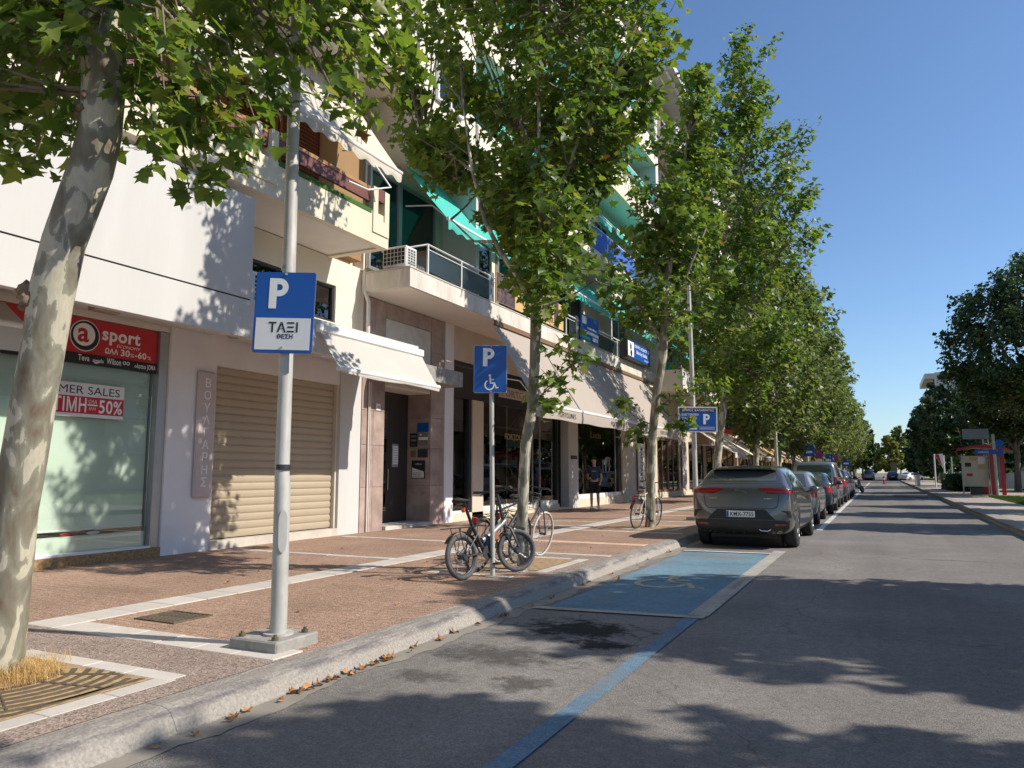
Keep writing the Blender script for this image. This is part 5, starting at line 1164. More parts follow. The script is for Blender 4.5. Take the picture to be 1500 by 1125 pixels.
TREE_TWO = [(-4.05, 8.91, 5.47), (-3.05, 9.99, 6.54), (-3.41, 8.62, 6.86), (-5.36, 10.18, 7.11), (-6.5, 10.54, 11.82), (-5.27, 9.99, 5.89), (-3.29, 8.99, 5.29), (-2.28, 9.62, 7.78), (-3.57, 9.93, 6.45), (-4.23, 9.26, 6.59), (-4.06, 9.06, 4.49), (-3.52, 9.67, 7.96), (-3.38, 9.63, 5.41), (-4.38, 9.31, 8.48), (-4.62, 8.7, 9.29), (-2.64, 9.22, 6.24), (-4.76, 9.87, 8.95), (-6.88, 9.87, 10.82), (-3.37, 8.27, 3.7), (-3.19, 10.16, 6.21), (-6.0, 9.21, 10.42), (-6.0, 9.77, 9.74), (-6.19, 9.76, 9.11), (-2.73, 10.24, 7.63), (-3.45, 9.89, 7.41), (-4.53, 10.9, 11.32), (-4.68, 9.82, 4.48), (-3.91, 8.51, 3.98), (-4.89, 9.22, 5.57), (-4.89, 10.04, 6.35), (-3.02, 9.55, 8.77), (-5.09, 9.0, 8.88), (-6.07, 10.76, 8.01), (-4.73, 10.86, 4.31), (-6.13, 9.58, 6.38), (-4.19, 10.34, 5.03), (-5.2, 10.61, 5.37), (-3.73, 10.25, 10.57), (-5.59, 10.01, 10.25), (-3.42, 8.64, 5.95), (-4.57, 10.47, 4.97), (-6.55, 10.13, 7.01), (-6.02, 9.75, 6.33), (-3.55, 10.88, 8.68), (-3.94, 8.64, 4.66), (-3.74, 8.9, 5.52), (-3.88, 9.26, 8.66), (-3.46, 9.46, 7.18), (-5.99, 9.99, 8.24), (-4.18, 9.6, 5.29), (-3.59, 9.19, 4.3), (-5.02, 10.16, 6.15), (-4.01, 9.0, 4.61), (-2.57, 9.35, 8.18), (-3.68, 8.95, 8.88), (-6.96, 10.02, 7.73), (-5.7, 10.14, 8.9), (-4.11, 8.46, 5.49), (-5.12, 10.59, 6.93), (-5.03, 9.71, 10.01), (-3.22, 8.06, 4.7), (-4.48, 10.73, 4.44), (-3.25, 9.76, 5.62), (-5.92, 9.29, 6.87), (-4.7, 10.94, 4.12), (-5.56, 9.35, 7.01), (-4.47, 9.55, 8.48), (-4.28, 8.65, 6.53), (-4.36, 9.35, 5.65), (-5.58, 10.13, 9.86), (-2.55, 9.25, 6.11), (-4.02, 9.21, 4.92), (-4.23, 9.14, 3.93), (-2.75, 9.56, 7.1), (-3.92, 9.76, 9.21), (-2.7, 9.48, 6.77), (-2.56, 9.16, 7.48), (-3.96, 10.39, 6.37), (-3.98, 9.54, 7.06), (-4.52, 8.63, 5.13), (-2.26, 8.86, 6.64), (-4.98, 9.22, 9.95), (-4.55, 8.74, 5.29), (-5.09, 10.21, 10.29), (-5.31, 10.18, 8.81), (-3.82, 8.34, 4.15), (-6.59, 9.61, 10.06), (-3.42, 9.06, 6.31), (-4.19, 8.81, 5.48), (-3.91, 9.83, 9.75), (-6.03, 9.18, 6.16), (-5.17, 10.28, 5.84), (-5.68, 8.55, 7.78), (-6.15, 10.16, 6.46), (-5.34, 8.62, 6.18), (-4.32, 9.76, 10.14), (-5.7, 10.47, 7.83), (-5.14, 9.59, 7.12), (-4.94, 9.34, 5.94), (-3.99, 10.03, 5.64), (-4.46, 9.51, 5.67), (-3.3, 10.63, 9.21), (-6.49, 9.26, 7.79), (-4.8, 9.82, 5.3), (-3.12, 8.85, 7.95), (-3.12, 9.73, 9.74), (-3.05, 8.49, 6.55), (-4.27, 10.17, 7.11), (-4.82, 10.64, 6.1), (-2.89, 10.13, 8.55), (-5.55, 10.0, 6.47), (-3.16, 9.04, 8.83), (-6.83, 9.78, 7.91), (-3.59, 9.5, 4.79), (-3.47, 9.63, 8.98), (-4.89, 10.64, 5.91), (-5.53, 9.64, 7.58), (-3.62, 8.01, 4.17), (-2.96, 9.76, 6.19), (-3.68, 8.53, 7.15), (-3.8, 9.77, 7.65), (-3.39, 9.84, 6.75), (-3.6, 10.36, 9.52), (-4.95, 11.19, 9.87), (-4.84, 10.46, 8.94), (-3.7, 10.57, 6.59), (-4.66, 10.18, 5.01), (-5.55, 9.88, 8.91), (-3.5, 10.62, 9.01), (-2.79, 9.01, 5.66), (-6.38, 10.6, 7.23), (-3.05, 9.49, 6.98), (-4.57, 9.64, 4.28), (-6.71, 9.84, 10.57), (-5.56, 10.04, 7.94), (-2.57, 9.14, 6.81), (-2.94, 8.57, 6.04), (-5.72, 9.94, 6.51), (-3.21, 9.51, 5.66), (-4.98, 9.42, 5.19), (-6.14, 10.25, 7.05), (-6.45, 10.48, 8.6), (-5.82, 9.47, 6.52), (-3.24, 9.43, 6.04), (-6.33, 10.79, 9.98), (-6.62, 9.7, 9.12), (-3.87, 9.29, 8.92), (-2.96, 9.38, 8.94), (-3.76, 8.76, 4.2), (-5.58, 9.8, 7.36), (-6.59, 10.24, 9.85), (-2.31, 8.88, 7.75), (-4.34, 10.82, 8.64), (-3.09, 9.69, 9.38), (-3.86, 10.28, 9.98), (-5.02, 9.68, 9.47), (-4.07, 10.7, 6.38), (-3.17, 9.55, 7.06), (-3.19, 9.35, 5.65), (-5.38, 9.3, 8.6), (-3.43, 10.52, 9.19), (-6.01, 10.23, 9.51), (-5.31, 11.12, 7.56), (-3.43, 10.0, 5.97), (-2.47, 9.15, 6.33), (-2.2, 9.19, 6.98), (-2.91, 8.84, 5.76), (-3.28, 9.55, 7.69), (-3.33, 10.32, 8.22), (-3.34, 10.21, 6.38), (-5.37, 8.92, 7.68), (-6.11, 9.94, 10.27), (-6.27, 9.72, 8.71), (-5.25, 10.49, 10.06), (-4.03, 9.38, 6.61), (-2.72, 9.62, 7.2), (-5.64, 10.43, 11.27), (-2.35, 8.76, 7.24), (-2.88, 9.96, 6.6), (-3.57, 10.39, 9.79), (-4.12, 9.29, 4.68), (-6.28, 9.99, 7.01), (-4.15, 10.31, 5.74), (-3.61, 9.89, 7.14), (-6.37, 10.32, 8.89), (-3.37, 9.63, 5.52), (-6.97, 9.91, 7.62), (-4.68, 8.75, 8.23), (-4.87, 9.16, 5.12), (-5.92, 9.43, 6.09), (-4.95, 8.16, 8.72), (-3.8, 8.36, 5.05), (-4.66, 10.22, 8.8), (-3.49, 9.06, 4.9), (-4.89, 9.97, 4.96), (-4.91, 10.85, 7.28), (-4.9, 9.69, 5.52), (-4.12, 11.04, 9.26), (-4.91, 9.76, 7.39), (-4.53, 9.85, 4.87), (-3.74, 10.14, 5.42), (-6.7, 9.15, 8.55), (-5.86, 9.03, 10.0), (-6.69, 9.91, 7.74), (-5.64, 10.45, 8.82), (-3.41, 8.94, 8.46), (-6.01, 10.08, 8.04), (-5.43, 9.71, 7.4), (-4.82, 9.83, 8.07), (-5.96, 10.28, 6.7), (-3.96, 8.6, 6.94), (-6.48, 9.11, 8.4), (-6.84, 10.48, 10.98), (-3.21, 9.83, 8.46), (-5.52, 10.3, 6.31), (-5.92, 9.77, 6.74), (-6.45, 10.74, 8.5), (-6.06, 9.79, 6.26), (-4.78, 10.75, 4.99), (-4.29, 9.04, 4.09), (-4.09, 9.08, 3.88), (-3.22, 8.92, 7.89), (-2.75, 8.22, 6.09), (-3.76, 9.19, 5.34), (-6.8, 9.49, 8.32), (-4.06, 9.52, 5.04), (-2.94, 8.81, 7.47), (-3.61, 8.21, 3.74), (-6.6, 9.1, 9.21), (-5.12, 11.1, 8.43), (-5.71, 10.99, 11.88), (-5.59, 8.65, 9.94), (-3.13, 9.67, 8.72), (-3.88, 9.9, 5.06), (-4.54, 9.02, 4.85), (-5.47, 11.02, 10.4), (-5.28, 8.47, 7.71), (-4.69, 9.08, 4.99), (-4.82, 10.02, 5.52), (-3.35, 9.51, 5.67), (-3.45, 8.34, 4.25), (-4.68, 9.66, 10.09), (-2.9, 8.57, 8.1), (-5.06, 10.4, 7.57), (-3.64, 8.06, 6.68), (-3.63, 8.7, 7.7), (-3.18, 9.19, 6.41), (-4.05, 10.17, 10.55), (-3.1, 9.52, 6.58), (-4.69, 9.59, 4.75), (-5.95, 10.29, 10.68), (-5.03, 10.79, 5.92), (-3.49, 7.85, 4.58), (-4.51, 10.04, 10.56), (-4.95, 10.37, 5.01), (-3.78, 9.64, 4.53), (-3.94, 9.37, 6.4), (-4.61, 9.67, 4.34), (-4.33, 10.74, 5.4), (-5.05, 11.01, 7.88), (-3.65, 9.42, 8.98), (-2.55, 9.9, 7.67), (-3.72, 8.06, 5.31), (-4.72, 8.6, 7.52), (-3.46, 8.03, 4.94), (-4.86, 10.68, 5.18), (-3.65, 8.46, 3.8), (-3.58, 9.46, 9.17), (-2.86, 9.43, 9.17), (-4.58, 9.17, 8.76), (-5.46, 8.73, 8.55), (-4.14, 9.63, 6.93), (-2.92, 8.65, 6.04), (-6.66, 9.15, 9.36), (-4.27, 8.95, 4.83), (-3.52, 9.91, 6.55), (-2.87, 9.47, 6.88), (-5.78, 11.06, 9.59), (-3.48, 8.68, 4.2), (-3.65, 10.59, 7.75), (-2.79, 9.42, 6.01), (-3.84, 9.45, 9.49), (-5.98, 8.83, 6.42), (-3.79, 8.8, 3.56), (-6.36, 10.24, 9.48), (-4.53, 8.75, 5.94), (-3.98, 9.96, 5.32), (-5.63, 10.57, 6.45), (-3.09, 8.71, 6.44), (-6.3, 10.65, 11.46), (-5.84, 10.34, 6.19), (-3.43, 9.69, 5.43), (-5.66, 9.57, 9.4), (-2.97, 8.36, 6.16), (-3.49, 10.34, 7.22), (-4.46, 9.64, 5.1), (-3.86, 9.51, 4.15), (-3.14, 8.46, 6.76), (-3.78, 8.39, 3.61), (-3.13, 9.68, 6.3), (-6.02, 11.03, 11.38), (-6.63, 9.59, 10.56), (-4.9, 8.37, 9.31), (-3.18, 7.92, 5.65), (-6.58, 9.8, 7.52), (-4.25, 10.2, 4.66), (-4.27, 8.33, 5.01), (-4.22, 10.23, 6.37), (-4.92, 10.26, 6.39), (-4.26, 10.16, 6.12), (-2.6, 9.89, 8.64), (-4.12, 10.74, 9.32), (-3.69, 8.82, 9.01), (-6.22, 10.99, 8.33), (-3.98, 8.73, 3.99), (-4.09, 10.09, 4.49), (-4.68, 9.74, 8.43), (-4.22, 9.72, 9.75), (-4.35, 8.86, 4.61), (-5.86, 11.01, 10.4), (-3.63, 9.5, 6.66), (-4.01, 8.97, 7.59), (-6.35, 9.68, 6.46), (-3.73, 8.27, 5.41), (-4.35, 8.82, 7.75), (-5.26, 11.01, 5.81), (-5.71, 9.9, 7.57), (-3.32, 8.59, 4.97), (-4.26, 8.92, 5.78), (-4.78, 9.08, 5.46)]
def leaf_mat(name, stops, per_object=False, trans=.44, rough=.42):
    m = bpy.data.materials.new(name); m.use_nodes = True; nt = m.node_tree; p = nt.nodes['Principled BSDF']
    p.inputs['Roughness'].default_value = rough; p.inputs['Specular IOR Level'].default_value = .4
    if per_object: src = nd(nt, 'ShaderNodeObjectInfo').outputs['Random']
    else: src = nd(nt, 'ShaderNodeNewGeometry').outputs['Random Per Island']
    cr = nd(nt, 'ShaderNodeValToRGB'); e = cr.color_ramp.elements
    e[0].position = stops[0][0]; e[0].color = (*stops[0][1], 1); e[1].position = stops[-1][0]; e[1].color = (*stops[-1][1], 1)
    for q, c in stops[1:-1]:
        x = e.new(q); x.color = (*c, 1)
    nt.links.new(src, cr.inputs[0]); nt.links.new(cr.outputs[0], p.inputs['Base Color'])
    hs = nd(nt, 'ShaderNodeHueSaturation'); hs.inputs['Value'].default_value = 1.7; hs.inputs['Saturation'].default_value = 1.12; hs.inputs['Hue'].default_value = .485
    nt.links.new(cr.outputs[0], hs.inputs['Color'])
    tr = nd(nt, 'ShaderNodeBsdfTranslucent'); nt.links.new(hs.outputs[0], tr.inputs['Color'])
    ms = nd(nt, 'ShaderNodeMixShader'); ms.inputs[0].default_value = trans
    nt.links.new(p.outputs[0], ms.inputs[1]); nt.links.new(tr.outputs[0], ms.inputs[2]); nt.links.new(ms.outputs[0], nt.nodes['Material Output'].inputs['Surface'])
    MATS[name] = m
PL = ((0, (.060, .112, .022)), (.45, (.100, .172, .031)), (.8, (.150, .220, .040)), (.965, (.20, .25, .05)), (.99, (.19, .18, .05)), (1, (.15, .09, .03)))
leaf_mat('plane_leaf', PL); leaf_mat('plane_leaf_single', PL, True)
leaf_mat('plane_leaf_far', ((0, (.065, .105, .028)), (.5, (.110, .160, .042)), (.85, (.155, .200, .056)), (1, (.22, .22, .08))))
leaf_mat('ficus_leaf', ((0, (.028, .062, .020)), (.7, (.048, .092, .026)), (1, (.10, .15, .035))), trans=.22, rough=.35)
leaf_mat('bright_leaf', ((0, (.10, .14, .03)), (.6, (.15, .18, .04)), (1, (.22, .21, .05))))
leaf_mat('hedge_leaf', ((0, (.02, .045, .012)), (1, (.05, .09, .02))), trans=.15)

def bark_mat():
    m = bpy.data.materials.new('plane_bark'); m.use_nodes = True; nt = m.node_tree; p = nt.nodes['Principled BSDF']
    p.inputs['Roughness'].default_value = .8
    tc = nd(nt, 'ShaderNodeTexCoord'); mp = nd(nt, 'ShaderNodeMapping'); mp.inputs['Scale'].default_value = (1, 1, .42)
    nt.links.new(tc.outputs['Object'], mp.inputs['Vector'])
    nz = nd(nt, 'ShaderNodeTexNoise'); nz.inputs['Scale'].default_value = 7.5; nz.inputs['Detail'].default_value = 4; nz.inputs['Distortion'].default_value = .6
    nt.links.new(mp.outputs[0], nz.inputs['Vector'])
    cr = nd(nt, 'ShaderNodeValToRGB'); cr.color_ramp.interpolation = 'EASE'
    e = cr.color_ramp.elements
    e[0].position = .30; e[0].color = (.15, .105, .07, 1); e[1].position = .78; e[1].color = (.50, .44, .33, 1)
    for q, c in ((.40, (.19, .165, .115)), (.47, (.215, .20, .15)), (.535, (.27, .255, .19)), (.55, (.47, .43, .33))):
        x = e.new(q); x.color = (*c, 1)
    nt.links.new(nz.outputs['Fac'], cr.inputs[0])
    n2 = nd(nt, 'ShaderNodeTexNoise'); n2.inputs['Scale'].default_value = 40; n2.inputs['Detail'].default_value = 6
    nt.links.new(mp.outputs[0], n2.inputs['Vector'])
    mr = nd(nt, 'ShaderNodeMapRange'); mr.inputs['To Min'].default_value = .75; mr.inputs['To Max'].default_value = 1.22; nt.links.new(n2.outputs['Fac'], mr.inputs['Value'])
    vs = nd(nt, 'ShaderNodeVectorMath', operation='SCALE'); nt.links.new(cr.outputs[0], vs.inputs[0]); nt.links.new(mr.outputs[0], vs.inputs['Scale'])
    nt.links.new(vs.outputs[0], p.inputs['Base Color'])
    b = nd(nt, 'ShaderNodeBump'); b.inputs['Strength'].default_value = .5; b.inputs['Distance'].default_value = .012
    ad = nd(nt, 'ShaderNodeMath', operation='MULTIPLY_ADD'); ad.inputs[1].default_value = .3
    nt.links.new(n2.outputs['Fac'], ad.inputs[0]); nt.links.new(nz.outputs['Fac'], ad.inputs[2])
    nt.links.new(ad.outputs[0], b.inputs['Height']); nt.links.new(b.outputs[0], p.inputs['Normal'])
    MATS['plane_bark'] = m
bark_mat()
M('twig_bark', (.20, .16, .11), .85, var=.3, vs=12)
M('ficus_bark', (.13, .115, .10), .85, var=.3, vs=8)

# plane leaf: five pointed lobes, slightly folded along the midrib
LOBED = np.array([(0, -.12, 0), (.16, -.10, .03), (.44, -.16, .05), (.30, .08, .05), (.58, .26, .08), (.26, .34, .04), (.22, .52, .03), (0, .86, -.06), (-.22, .52, .03), (-.26, .34, .04), (-.58, .26, .08), (-.30, .08, .05), (-.44, -.16, .05), (-.16, -.10, .03), (0, .22, -.02)], dtype=float)
LOBED[:, 1] -= .1
LOBED_F = [(14, i, (i + 1) % 14) for i in range(14)]
SIMPLE = np.array([(0, -.5, 0), (.42, 0, .10), (0, .55, -.05), (-.42, 0, .10)], dtype=float)
SIMPLE_F = [(0, 1, 2), (0, 2, 3)]
LOB5 = np.array([(0, -.35, 0), (.48, -.12, .06), (.22, .12, .04), (0, .62, -.05), (-.22, .12, .04), (-.48, -.12, .06)], dtype=float)
LOB5_F = [(0, 1, 2), (0, 2, 3), (0, 3, 4), (0, 4, 5)]

def frames(nrm, tip):
    n = nrm / np.linalg.norm(nrm, axis=1, keepdims=True)
    t = tip - n * (tip * n).sum(1, keepdims=True)
    t /= np.maximum(np.linalg.norm(t, axis=1, keepdims=True), 1e-6)
    s = np.cross(t, n)
    return s, t, n

def leaf_mesh(name, pos, s, t, n, size, tpl, faces, mat):
    N = len(pos); k = len(tpl)
    v = pos[:, None, :] + size[:, None, None] * (tpl[None, :, 0:1] * s[:, None, :] + tpl[None, :, 1:2] * t[:, None, :] + tpl[None, :, 2:3] * n[:, None, :] * np.random.default_rng(N).uniform(-1.2, 3.2, N)[:, None, None])
    me = bpy.data.meshes.new(name)
    me.vertices.add(N * k); me.vertices.foreach_set('co', v.reshape(-1))
    f = np.array(faces); q = (f[None] + (np.arange(N) * k)[:, None, None]).reshape(-1)
    nf = N * len(faces)
    me.loops.add(nf * 3); me.loops.foreach_set('vertex_index', q.astype(np.int32))
    me.polygons.add(nf); me.polygons.foreach_set('loop_start', np.arange(0, nf * 3, 3, dtype=np.int32)); me.polygons.foreach_set('loop_total', np.full(nf, 3, dtype=np.int32))
    me.update(calc_edges=True)
    me.materials.append(MATS[mat])
    return me

LEAF_ONE = leaf_mesh('leaf', np.zeros((1, 3)), np.array([[1., 0, 0]]), np.array([[0, 1., 0]]), np.array([[0, 0, 1.]]), np.array([1.]), LOBED, LOBED_F, 'plane_leaf_single')

def scatter(clumps, axis, per, spread, rng, droop=.35):
    """leaves round twigs: clumps = list of (root, tip); returns positions and leaf frames"""
    P = []; Nn = []; T = []
    for a, b in clumps:
        a = np.array(a); b = np.array(b); d = b - a; L = np.linalg.norm(d) + 1e-6
        m = max(6, int(per * rng.uniform(.65, 1.35)))
        u = rng.random(m) ** .8 * 1.08
        p = a + d * u[:, None] + np.clip(rng.normal(0, 1, (m, 3)), -1.9, 1.9) * spread * np.array([1, 1, .8]) * (1.05 - .55 * u[:, None])
        out = p - np.array([axis[0], axis[1], 0]) * 1.0; out[:, 2] = 0
        out /= np.maximum(np.linalg.norm(out, axis=1, keepdims=True), .2)
        nn = rng.normal(0, .55, (m, 3)) + np.array([0, 0, .8]) + out * .45
        tt = rng.normal(0, .6, (m, 3)) + out * .7 + np.array([0, 0, -droop])
        P.append(p); Nn.append(nn); T.append(tt)
    P = np.concatenate(P); s, t, n = frames(np.concatenate(Nn), np.concatenate(T))
    return P, s, t, n

def limb(a, b, rng, bow=.15):
    a = Vector(a); b = Vector(b); m = []
    L = (b - a).length
    for i in range(5):
        u = i / 4
        p = a.lerp(b, u) + Vector((0, 0, bow * L * math.sin(PI * u) * -.5)) + Vector(rng.normal(0, 1, 3)) * L * .02 * (1 if 0 < i < 4 else 0)
        m.append(p)
    return m

CAMP = np.array([0, 0, 1.42])
def grow(tree, trunk, limbs, clumps, axis, per, spread, lsize, seed, mat='plane_leaf', bark='plane_bark', lobed=True, singles=0, twigs=True, tpl=None):
    rng = np.random.default_rng(seed)
    b = MB(); b.tube([p for p, r in trunk], [r for p, r in trunk], 14, cap=False)
    me_tr = b.build('trunk', bark, tree)
    for L in limbs: MB().tube([p for p, r in L], [r for p, r in L], 8, cap=True).build('limb', bark, tree)
    if twigs:
        b = MB()
        nodes = [Vector(p) for p, r in trunk[len(trunk) // 2:]]
        for L in limbs:
            for (p, r), (q_, r2) in zip(L[:-1], L[1:]): nodes += [Vector(p).lerp(Vector(q_), u) for u in (.0, .25, .5, .75, 1.)]
        for a, e in clumps:
            q = min(nodes, key=lambda n_: (n_ - Vector(a)).length)
            path = limb(q, a, rng) + [Vector(e)]
            b.tube(path, [.022, .018, .015, .012, .010, .004], 5, cap=False)
        b.build('twigs', 'twig_bark', tree, kind='stuff')
    P, s, t, n = scatter(clumps, axis, per, spread, rng)
    far_enough = np.linalg.norm(P - CAMP, axis=1) > 3.5
    P, s, t, n = P[far_enough], s[far_enough], t[far_enough], n[far_enough]
    size = lsize * rng.uniform(.42, 1.28, len(P))
    off = np.array(BASE[tree.name_full])
    if singles:
        # the leaves that show largest from the street side become parts of their own
        d = np.linalg.norm(P - CAMP, axis=1)
        v = (P - CAMP); x = v @ np.array([math.cos(R(26.195)), math.sin(R(26.195)), 0]); f = v @ np.array([-math.sin(R(26.195)), math.cos(R(26.195)), .0])
        vis = (f > 1) & (np.abs(x / np.maximum(f, .1)) < .72) & (v[:, 2] / np.maximum(f, .1) < .68)
        key = np.where(vis, size / d, 0)
        pick = np.argsort(-key)[:singles]
        for i in pick:
            o = bpy.data.objects.new('leaf', LEAF_ONE); COL.objects.link(o); o.parent = tree
            m = Matrix(((s[i][0], t[i][0], n[i][0]), (s[i][1], t[i][1], n[i][1]), (s[i][2], t[i][2], n[i][2]))).to_4x4()
            o.matrix_local = Matrix.Translation(Vector(P[i] - off)) @ m @ Matrix.Scale(float(size[i]), 4)
        keep = np.ones(len(P), bool); keep[pick] = False
        P, s, t, n, size = P[keep], s[keep], t[keep], n[keep], size[keep]
    if tpl is None: tpl = (LOBED, LOBED_F) if lobed else (SIMPLE, SIMPLE_F)
    me = leaf_mesh('crown', P - off, s, t, n, size, tpl[0], tpl[1], mat)
    link('crown', me, tree, kind='stuff')
    return me_tr

def crown_clumps(rng, cx, cy, prof, count, lean=(0, 0), out=(.35, .8)):
    """twigs all through a crown whose radius follows prof [(z, r), ...]"""
    zs = [q[0] for q in prof]; rs = [q[1] for q in prof]; C = []
    zz = np.linspace(zs[0], zs[-1], 200); w = np.interp(zz, zs, rs) + .25; w /= w.sum()
    for i in range(count):
        z = rng.choice(zz, p=w); r = np.interp(z, zs, rs); a = rng.uniform(0, 2 * PI); u = math.sqrt(rng.uniform(.05, 1))
        k = (z - zs[0]) / (zs[-1] - zs[0])
        x0 = cx + lean[0] * k; y0 = cy + lean[1] * k
        tip = (x0 + r * u * math.cos(a), y0 + r * u * math.sin(a), z)
        l = rng.uniform(*out)
        root = (tip[0] - math.cos(a) * l * (.4 + .6 * u), tip[1] - math.sin(a) * l * (.4 + .6 * u), z - l * rng.uniform(.3, .9))
        tip = (tip[0], tip[1], tip[2] + .1)
        C.append((root, tip))
    return C

# --- the leaning plane tree in front, crown partly above the picture
t1 = thing('plane_tree', 'big leaning plane tree with mottled trunk and burls at the left edge, nearest', 'tree', (-5.07, 3.01, .13), 'plane trees along the left pavement')
tr = [((-5.15, 2.98, .10), .185), ((-5.125, 2.975, .22), .152), ((-5.09, 2.97, .38), .136), ((-5.05, 2.955, .60), .130), ((-5.01, 2.94, .9), .129), ((-4.975, 2.92, 1.18), .130), ((-4.91, 2.91, 1.47), .131), ((-4.84, 2.90, 1.82), .128), ((-4.76, 2.89, 2.21), .125), ((-4.69, 2.88, 2.58), .130), ((-4.61, 2.88, 2.88), .126), ((-4.52, 2.89, 3.10), .129), ((-4.42, 2.90, 3.34), .131), ((-4.36, 2.905, 3.57), .126), ((-4.32, 2.88, 3.85), .127), ((-4.305, 2.86, 4.07), .134), ((-4.31, 2.84, 4.24), .140), ((-4.28, 2.84, 4.40), .122)]
l1 = [[((-4.33, 2.83, 4.12), .10), ((-4.43, 2.77, 4.33), .078), ((-4.49, 2.71, 4.5), .068), ((-4.60, 2.62, 4.95), .058), ((-4.9, 2.4, 5.6), .045), ((-5.2, 2.3, 6.4), .03)],
      [((-4.29, 2.84, 4.25), .12), ((-4.22, 2.85, 4.45), .098), ((-4.14, 2.84, 4.85), .084), ((-4.06, 2.82, 5.28), .072), ((-3.9, 2.9, 6.2), .05), ((-3.8, 3.0, 7.2), .03)],
      [((-4.2, 2.85, 4.5), .07), ((-4.1, 3.3, 4.95), .05), ((-4.1, 3.9, 5.25), .04), ((-4.3, 4.6, 5.4), .028)],
      [((-4.2, 2.85, 4.6), .06), ((-3.6, 3.2, 5.2), .045), ((-3.1, 3.6, 5.6), .03)]]
rng = np.random.default_rng(3)
C1 = []
for p in TREE_ONE:
    a = np.array(p); d = a - np.array([-4.3, 3.0, 5.0]); d = d / np.linalg.norm(d)
    root = a - d * rng.uniform(.25, .5) + np.array([0, 0, .18])
    C1.append((tuple(root), tuple(a + np.array([0, 0, -.10]))))
C1 += crown_clumps(rng, -4.5, 2.3, [(5.1, 2.1), (6.5, 2.6), (8, 2.0), (9.5, .8)], 80)
g1 = grow(t1, tr, l1, C1, (-4.3, 2.9), 40, .15, .128, 5, singles=300)
b = MB()       # burls and the scar collars on the trunk
for (x, y, z, r) in ((-4.80, 2.80, 2.56, .070), (-4.755, 2.775, 2.50, .055), (-4.83, 2.82, 2.47, .05), (-4.40, 2.80, 3.72, .042), (-4.33, 2.775, 3.76, .036), (-4.42, 2.80, 3.66, .035), (-4.36, 2.77, 3.68, .03)):
    n0 = len(b.v); b.ball((x, y, z), r, 14, 10, (1, 1, .85))
    for i in range(n0, len(b.v)):
        v = Vector(b.v[i]); d = v - Vector((x, y, z)); b.v[i] = tuple(Vector((x, y, z)) + d * (1 + .45 * noise.noise(v * 32)))
M('burl_bark', (.19, .13, .085), .9, var=.4, vs=16, bump=.8, bs=40)
b.build('burl', 'burl_bark', t1)

# --- the slim forked tree by the bicycles
t2 = thing('plane_tree', 'slim plane tree forking above the bicycles, second from the front', 'tree', (-4.32, 9.16, .13), 'plane trees along the left pavement')
tr = [((-4.33, 9.17, .10), .105), ((-4.325, 9.15, .3), .086), ((-4.33, 9.09, .63), .078), ((-4.28, 9.04, 1.17), .074), ((-4.22, 8.99, 1.80), .072), ((-4.12, 8.98, 2.25), .070), ((-4.06, 8.93, 2.79), .070), ((-4.03, 8.90, 3.15), .074), ((-4.00, 8.86, 3.55), .078), ((-3.97, 8.85, 3.8), .065)]
l2 = [[((-4.0, 8.86, 3.5), .075), ((-4.21, 8.78, 4.0), .058), ((-4.41, 8.66, 4.33), .05), ((-4.63, 8.6, 4.78), .042), ((-4.9, 8.7, 5.6), .03), ((-5.1, 8.8, 6.6), .018)],
      [((-3.98, 8.85, 3.65), .07), ((-3.95, 8.84, 3.95), .055), ((-3.84, 8.84, 4.33), .05), ((-3.72, 8.85, 4.96), .042), ((-3.45, 8.9, 5.68), .034), ((-3.15, 8.93, 6.49), .022)],
      [((-3.95, 8.85, 3.95), .05), ((-3.90, 8.80, 4.8), .042), ((-3.92, 8.8, 5.8), .034), ((-3.95, 8.85, 7.2), .025), ((-4.0, 9, 8.6), .014)],
      [((-3.98, 8.87, 3.6), .03), ((-3.75, 8.98, 3.68), .022), ((-3.5, 9.08, 3.80), .016), ((-3.25, 9.1, 3.95), .010)],
      [((-3.95, 8.87, 3.7), .03), ((-3.7, 8.7, 4.0), .02), ((-3.35, 8.6, 4.15), .012)],
      [((-4.1, 8.96, 2.35), .018), ((-3.85, 8.9, 2.5), .012), ((-3.6, 8.95, 2.75), .009), ((-3.3, 9.0, 2.95), .005)]]
rng = np.random.default_rng(8)
C2 = crown_clumps(rng, -3.85, 10.05, [(6.4, 1.2), (7.6, 1.6), (8.8, 1.4), (9.8, .5)], 30, lean=(.25, -.1))
for q in range(14):
    a = rng.uniform(.65, 1.05); C2.append(((-4.9 - 1.2 * a, 9.6, 5.0 + 1.3 * a), (-5.2 - 1.5 * a + rng.normal(0, .15), 9.7 + rng.normal(0, .35), 5.1 + 1.9 * a + rng.normal(0, .25))))
C2 += [((-3.9, 8.9, 2.5), (-3.72, 8.9, 2.62)), ((-3.6, 8.9, 2.75), (-3.42, 9.0, 2.9)), ((-3.3, 8.7, 4.0), (-2.9, 8.8, 3.95)), ((-3.2, 9.0, 3.9), (-2.9, 9.1, 3.75)), ((-3.6, 8.9, 2.9), (-3.5, 8.9, 3.1)), ((-3.95, 8.9, 2.35), (-3.8, 8.9, 2.3))]
for p in TREE_TWO:
    a = np.array(p); d = a - np.array([-3.95, 9.4, 5.2]); d = d / np.linalg.norm(d)
    C2.append((tuple(a - d * rng.uniform(.25, .5) - np.array([0, 0, .05])), tuple(a + d * .12)))
l2 = [[(p, r * .72) for p, r in L] for L in l2]
